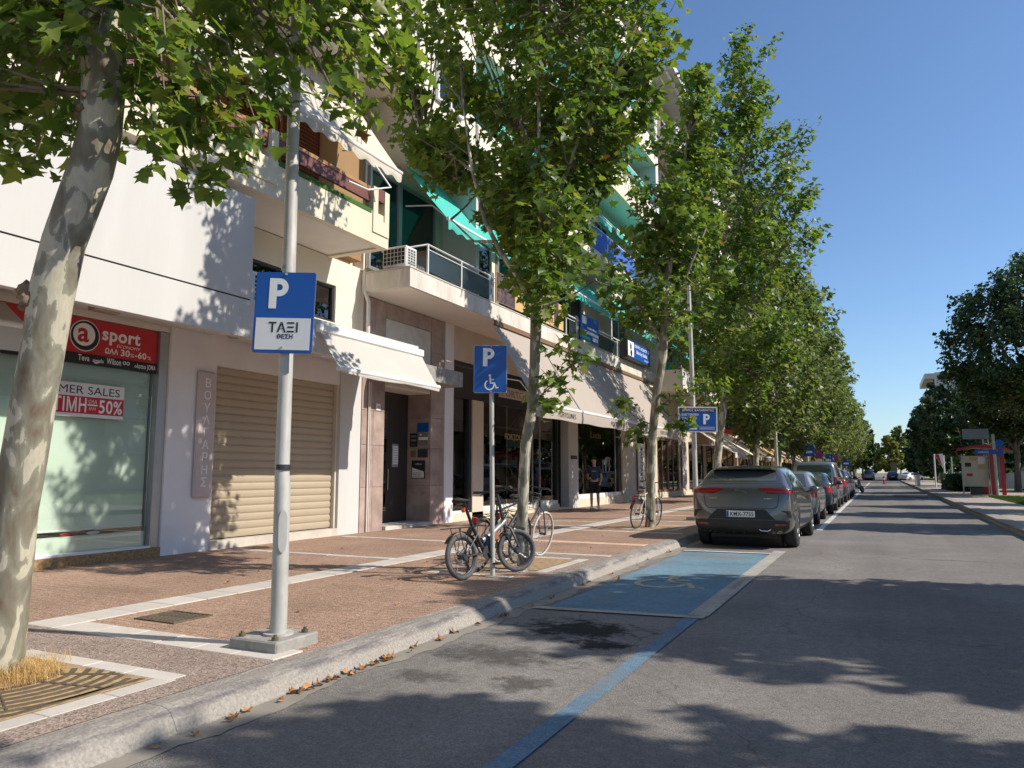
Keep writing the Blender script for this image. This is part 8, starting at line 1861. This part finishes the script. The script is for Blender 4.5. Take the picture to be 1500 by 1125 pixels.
def saddle(t, c, L=.27, w=.085):
    c = Vector(c); b = MB()
    b.tube([c + Vector((0, -.14, .01)), c + Vector((0, -.10, .015)), c + Vector((0, -.02, .0)), c + Vector((0, .08, .0)), c + Vector((0, .15, -.01))], [.03, w, w * .75, .032, .018], 12)
    for i in range(len(b.v)): x, y, z = b.v[i]; b.v[i] = (x, y, c.z + (z - c.z) * .42)
    b.build('saddle', 'black_matt', t)
# --- folding electric bicycle leaning on the sign post
eb = thing('bicycle', 'black folding electric bicycle with fat grey tyres and rear rack leaning at the post', 'bicycle', (0, 0, 0))
r_ = .275
wheel_parts(eb, (0, 0, r_), r_, .030, 0, spokes=18, disc_=True, fender=(25, 150))
wheel_parts(eb, (0.03, 1.02, r_), r_, .030, R(-26), spokes=18, disc_=True, fender=(60, 175))
bb_ = Vector((0, .42, .29)); seat_t = Vector((0, .22, .66))
MB().tube([bb_, (0, .36, .40), seat_t], .024, 10).build('seat_tube', 'bike_grey', eb)
MB().tube([seat_t, (0, .12, .92)], .020, 10).build('seat_post', 'black_paint', eb)
MB().tube([(0, .38, .44), (0, .60, .52), (0, .86, .66)], [.042, .040, .036], 12).build('main_tube', 'steel_grey', eb)
MB().tube([(0, .86, .58), (0, .82, .76), (0, .76, 1.02)], .022, 10).build('head_tube', 'bike_grey', eb)
for sx in (-.06, .06):
    MB().tube([(sx, 0, r_), (sx * .7, .40, .29)], .012, 8).build('chain_stay', 'bike_grey', eb); MB().tube([(sx, 0, r_), (sx * .5, .28, .52)], .010, 8).build('seat_stay', 'bike_grey', eb)
    MB().tube([(sx + .03 + (.0), 1.02, r_), (sx * .9 + .01, .90, .56), (0, .86, .60)], .015, 8).build('fork_blade', 'bike_grey', eb)
MB().tube([(-.28, .66, 1.06), (-.10, .77, 1.05), (0, .78, 1.04), (.10, .78, 1.05), (.28, .70, 1.08)], .013, 8).build('handlebar', 'black_paint', eb)
for sx in (-1, 1): MB().tube([(sx * .20, .73, 1.055), (sx * .31, .645 if sx < 0 else .69, 1.065)], .018, 8).build('grip', 'black_matt', eb); MB().tube([(sx * .18, .77, 1.05), (sx * .28, .74, 1.02)], .006, 6).build('brake_lever', 'black_paint', eb)
saddle(eb, (0, .09, .945))
MB().bbox(-.05, .05, .44, .60, .34, .50, .02).build('battery', 'battery_blue', eb); MB().bbox(-.04, .06, .56, .68, .42, .52, .02).build('lock_box', 'louvre_brown', eb)
MB().disc((.05, .42, .29), (1, 0, 0), .085, .01, 28).build('chain_ring', 'steel_dark', eb)
MB().tube([(.07, .42, .29), (.08, .50, .15)], .010, 6).bbox(.07, .16, .46, .56, .135, .16, .006).build('pedal', 'black_paint', eb); MB().tube([(-.07, .42, .29), (-.08, .34, .43)], .010, 6).bbox(-.16, -.07, .29, .39, .42, .445, .006).build('pedal', 'black_paint', eb)
b = MB()
for sx in (-.07, .07): b.tube([(sx, -.26, .62), (sx, .20, .62)], .006, 6); b.tube([(sx, 0, r_ + .02), (sx, -.08, .62)], .006, 6); b.tube([(sx, 0, r_ + .02), (sx, .1, .62)], .006, 6)
for y in (-.26, -.15, -.04, .08, .2): b.tube([(-.07, y, .62), (.07, y, .62)], .006, 6)
b.tube([(0, -.26, .62), (0, .2, .62)], .006, 6)
b.build('rear_rack', 'black_paint', eb)
MB().bbox(-.03, .03, .085, .11, .80, .86, .008).build('reflector', 'reflector', eb)
b = MB()
for k in range(3): b.tube([(.02 * k - .02, .80, .98), (.06, .95 - .05 * k, .86 - .06 * k), (.03, .75, .62), (.02, .55, .50)], .005, 5)
b.build('cables', 'black_matt', eb)
MB().tube([(-.06, .22, .34), (-.12, .18, .02)], .009, 6).build('kick_stand', 'black_paint', eb)
eb.location = (-4.555, 7.94, ZP); eb.rotation_euler = (0, R(-7), R(-13))
def city_bike(label, loc, rz, lean, frame='bike_grey', tyre='rubber', basket=False, fender=True):
    t = thing('bicycle', label, 'bicycle', (0, 0, 0)); r = .345
    wheel_parts(t, (0, 0, r), r, .017, 0, tyre, 28, fender=(20, 160) if fender else None); wheel_parts(t, (0, 1.06, r), r, .017, R(4), tyre, 28)
    bb2 = Vector((0, .44, .29)); sc = Vector((0, .30, .78)); hd = Vector((0, .86, .88)); hd2 = Vector((0, .89, .76))
    for nm, a, c_, q in (('seat_tube', bb2, sc, .016), ('top_tube', sc, hd, .015), ('down_tube', bb2, hd2, .018), ('head_tube', hd2, (0, .84, .96), .02), ('seat_post', sc, (0, .27, .92), .013), ('stem', (0, .84, .96), (0, .86, 1.04), .014)): MB().tube([a, c_], q, 8).build(nm, frame, t)
    for sx in (-.055, .055):
        MB().tube([(sx, 0, r), (sx * .6, .44, .29)], .009, 6).build('chain_stay', frame, t); MB().tube([(sx, 0, r), (sx * .4, .31, .74)], .008, 6).build('seat_stay', frame, t); MB().tube([(sx, 1.06, r), (sx * .9, .93, .70), (sx * .3, .89, .76)], .010, 6).build('fork_blade', frame, t)
    MB().tube([(-.28, .70, 1.06), (-.16, .80, 1.07), (0, .86, 1.05), (.16, .80, 1.07), (.28, .70, 1.06)], .011, 8).build('handlebar', 'black_paint', t)
    for sx in (-1, 1): MB().tube([(sx * .25, .73, 1.06), (sx * .30, .66, 1.055)], .016, 8).build('grip', 'black_matt', t)
    saddle(t, (0, .25, .94)); MB().disc((.05, .44, .29), (1, 0, 0), .09, .008, 24).build('chain_ring', 'steel_dark', t)
    MB().tube([(.06, .44, .29), (.08, .56, .18)], .009, 6).bbox(.07, .15, .51, .60, .165, .19, .005).build('pedal', 'black_paint', t); MB().tube([(-.06, .44, .29), (-.08, .32, .40)], .009, 6).bbox(-.15, -.07, .27, .36, .39, .415, .005).build('pedal', 'black_paint', t)
    b = MB()
    for sx in (-.06, .06): b.tube([(sx, -.20, .74), (sx, .25, .74)], .005, 5); b.tube([(sx, 0, r), (sx, -.05, .74)], .005, 5)
    for y in (-.2, -.05, .1, .25): b.tube([(-.06, y, .74), (.06, y, .74)], .005, 5)
    b.build('rear_rack', 'black_paint', t); MB().bbox(-.045, .045, -.23, -.205, .66, .73, .008).build('reflector', 'lamp_red_bright', t)
    if basket:
        b = MB()
        for z in (.80, .88, .96, 1.02):
            s_ = .13 + .03 * (z - .8) / .2; b.tube([(-s_, .95, z), (s_, .95, z), (s_, 1.2, z), (-s_, 1.2, z), (-s_, .95, z)], .004, 5)
        for x in (-.13, -.065, 0, .065, .13):
            for y in (.95, 1.2): b.tube([(x, y, .8), (x * 1.2, y, 1.02)], .003, 4)
        b.build('basket', 'steel_dark', t)
    t.location = loc; t.rotation_euler = (0, lean, rz)
    return t
city_bike('grey city bicycle with pale tyres half hidden behind the slim trunk', (-4.95, 9.70, ZP), R(-8), R(8), 'bike_grey', 'tyre_pale', basket=False)
city_bike('dark city bicycle with wire basket standing behind the folding one', (-4.78, 8.65, ZP), R(-4), R(10), 'steel_dark', 'rubber', basket=True)
city_bike('silver bicycle with red reflector leaning on the third trunk', (-5.08, 16.75, ZP), R(-9), R(6), 'bike_white', 'rubber')

# ================================================================== the man by the shop window
M('skin', (.46, .27, .18), .55, var=.06)
M('hair', (.018, .013, .010), .7, var=.2, vs=30)
M('tee_navy', (.03, .04, .07), .9, var=.2, vs=12, bump=.2, bs=40)
M('shorts_black', (.015, .015, .018), .9, var=.2, vs=12)
M('shoe_white', (.62, .62, .63), .6)
def skinned(name, V, E, rad, mat, parent, lvl=2):
    me = bpy.data.meshes.new(name); me.from_pydata(V, E, [])
    tmp = bpy.data.objects.new('tmp', me); COL.objects.link(tmp)
    sk = tmp.modifiers.new('k', 'SKIN'); sk.use_smooth_shade = True
    lay = me.skin_vertices[0].data
    for i, r in enumerate(rad): lay[i].radius = r if isinstance(r, tuple) else (r, r); lay[i].use_root = (i == 0)
    ss = tmp.modifiers.new('s', 'SUBSURF'); ss.levels = lvl; ss.render_levels = lvl
    dg = bpy.context.evaluated_depsgraph_get(); out = bpy.data.meshes.new_from_object(tmp.evaluated_get(dg))
    bpy.data.objects.remove(tmp); out.materials.clear(); out.materials.append(MATS[mat]); out.name = name
    out.polygons.foreach_set('use_smooth', [True] * len(out.polygons))
    return link(name, out, parent)
man = thing('person', 'man in dark t-shirt, black shorts and white trainers standing before the shop window', 'person', (0, 0, 0))
# local frame: faces -Y, x to his left in the picture's right
J_ = {'pelvis': (0, 0, .95), 'waist': (0, -.01, 1.10), 'chest': (0, -.005, 1.30), 'neck0': (0, .01, 1.47), 'neck1': (-.005, -.005, 1.55), 'head0': (-.01, -.02, 1.62), 'head1': (-.015, -.025, 1.72), 'head2': (-.015, -.015, 1.76),
      'hipL': (.095, 0, .90), 'kneeL': (.115, -.03, .50), 'calfL': (.12, .01, .36), 'ankL': (.125, .02, .09), 'toeL': (.145, -.13, .035), 'hipR': (-.095, 0, .90), 'kneeR': (-.11, -.05, .50), 'calfR': (-.11, -.01, .36), 'ankR': (-.11, -.01, .09), 'toeR': (-.13, -.16, .035),
      'shL': (.175, .01, 1.43), 'elL': (.245, .05, 1.13), 'wrL': (.20, -.09, .94), 'haL': (.185, -.13, .89), 'shR': (-.175, .01, 1.43), 'elR': (-.245, .04, 1.14), 'wrR': (-.20, -.16, 1.06), 'haR': (-.17, -.23, 1.07)}
order = list(J_); idx = {k: i for i, k in enumerate(order)}
ed = [('pelvis', 'waist'), ('waist', 'chest'), ('chest', 'neck0'), ('neck0', 'neck1'), ('neck1', 'head0'), ('head0', 'head1'), ('head1', 'head2'), ('pelvis', 'hipL'), ('hipL', 'kneeL'), ('kneeL', 'calfL'), ('calfL', 'ankL'), ('ankL', 'toeL'), ('pelvis', 'hipR'), ('hipR', 'kneeR'), ('kneeR', 'calfR'), ('calfR', 'ankR'), ('ankR', 'toeR'), ('chest', 'shL'), ('shL', 'elL'), ('elL', 'wrL'), ('wrL', 'haL'), ('chest', 'shR'), ('shR', 'elR'), ('elR', 'wrR'), ('wrR', 'haR')]
rad = dict(pelvis=.125, waist=.115, chest=.135, neck0=.065, neck1=.055, head0=(.072, .085), head1=(.078, .095), head2=(.06, .075), hipL=.095, kneeL=.056, calfL=.056, ankL=.036, toeL=.034, hipR=.095, kneeR=.056, calfR=.056, ankR=.036, toeR=.034, shL=.062, elL=.042, wrL=.030, haL=.036, shR=.062, elR=.042, wrR=.030, haR=.036)
body = skinned('body', [J_[k] for k in order], [(idx[a], idx[b]) for a, b in ed], [rad[k] for k in order], 'skin', man)
# fingers, nose and ears joined into the body surface
b = MB()
for hand, wr_, sgn in (('haL', 'wrL', 1), ('haR', 'wrR', -1)):
    h = Vector(J_[hand]); d = (h - Vector(J_[wr_])).normalized(); s_ = d.cross(Vector((0, 0, 1)) if abs(d.z) < .8 else Vector((0, 1, 0))).normalized(); cu = d.cross(s_)
    for k, ln in enumerate((.07, .082, .076, .058)):
        p0 = h + s_ * (-.024 + .016 * k) + d * .01; b.tube([p0, p0 + d * ln * .5, p0 + d * ln * .8 - cu * .02, p0 + d * ln * .85 - cu * .04], [.010, .009, .008, .006], 6)
    b.tube([h - s_ * .022 - d * .01, h - s_ * .05 + d * .02, h - s_ * .05 + d * .05 - cu * .01], [.011, .010, .007], 6)
b.tube([(-.03, -.105, 1.70), (-.032, -.128, 1.665), (-.032, -.118, 1.652)], [.008, .014, .010], 6); b.ball((.066, -.005, 1.675), .028, 8, 6, (.35, .7, 1.1)); b.ball((-.094, -.02, 1.675), .028, 8, 6, (.35, .7, 1.1))
me2 = b.mesh('hands'); bmj = bmesh.new(); bmj.from_mesh(body.data); bmj.from_mesh(me2); bmj.to_mesh(body.data); bmj.free(); body.data.polygons.foreach_set('use_smooth', [True] * len(body.data.polygons))
b = MB(); b.ball((-.055, -.108, 1.695), .009, 8, 6); b.ball((-.008, -.108, 1.697), .009, 8, 6); b.build('eyes', 'ink_black', man)
MB().tube([(-.052, -.112, 1.622), (-.03, -.118, 1.62), (-.01, -.112, 1.622)], .005, 5).build('mouth', 'wood_red', man)
b = MB(); b.ball((-.013, .0, 1.735), .098, 16, 10, (.90, 1.05, .82)); b.build('hair', 'hair', man)
skinned('tee_shirt', [(0, 0, .98), (0, -.01, 1.10), (0, -.005, 1.30), (0, .005, 1.455), (.17, .01, 1.425), (.225, .035, 1.22), (-.17, .01, 1.425), (-.225, .03, 1.23)], [(0, 1), (1, 2), (2, 3), (2, 4), (4, 5), (2, 6), (6, 7)], [.145, .135, .155, .075, .083, .07, .083, .07], 'tee_navy', man)
skinned('shorts', [(0, 0, .97), (.095, 0, .88), (.118, -.025, .53), (-.095, 0, .88), (-.115, -.04, .53)], [(0, 1), (1, 2), (0, 3), (3, 4)], [.142, .112, .098, .112, .098], 'shorts_black', man)
for s_, ank, toe in ((1, 'ankL', 'toeL'), (-1, 'ankR', 'toeR')):
    a = Vector(J_[ank]); t_ = Vector(J_[toe])
    sh = MB().tube([a + Vector((0, .055, -.045)), a + Vector((0, .02, -.04)), (a + t_) / 2 + Vector((0, 0, -.005)), t_ + Vector((0, -.02, .005)), t_ + Vector((0, -.075, 0))], [.030, .046, .046, .044, .02], 12).build('trainer', 'shoe_white', man)
    MB().tube([a + Vector((0, 0, .0)), a + Vector((0, -.0, .07))], .044, 10).build('sock', 'shoe_white', man)
    MB().tube([a + Vector((0, .07, -.075)), t_ + Vector((0, -.09, -.022))], .016, 6).build('sole', 'black_matt', sh)
MB().bbox(-.16, -.13, -.30, -.285, 1.04, 1.18, .004).build('phone', 'black_paint', man) if False else None
text('═══', .05, 'steel_galv', man, (-.06, -.175, 1.30), (1, 0, 0), (0, 0, 1), width=.14) if False else None
MB().bbox(-.09, .07, -.158, -.150, 1.315, 1.335, .003).build('chest_print', 'steel_galv', man)
man.location = (-8.95, 24.7, ZP + .003); man.rotation_euler = (0, 0, R(18));
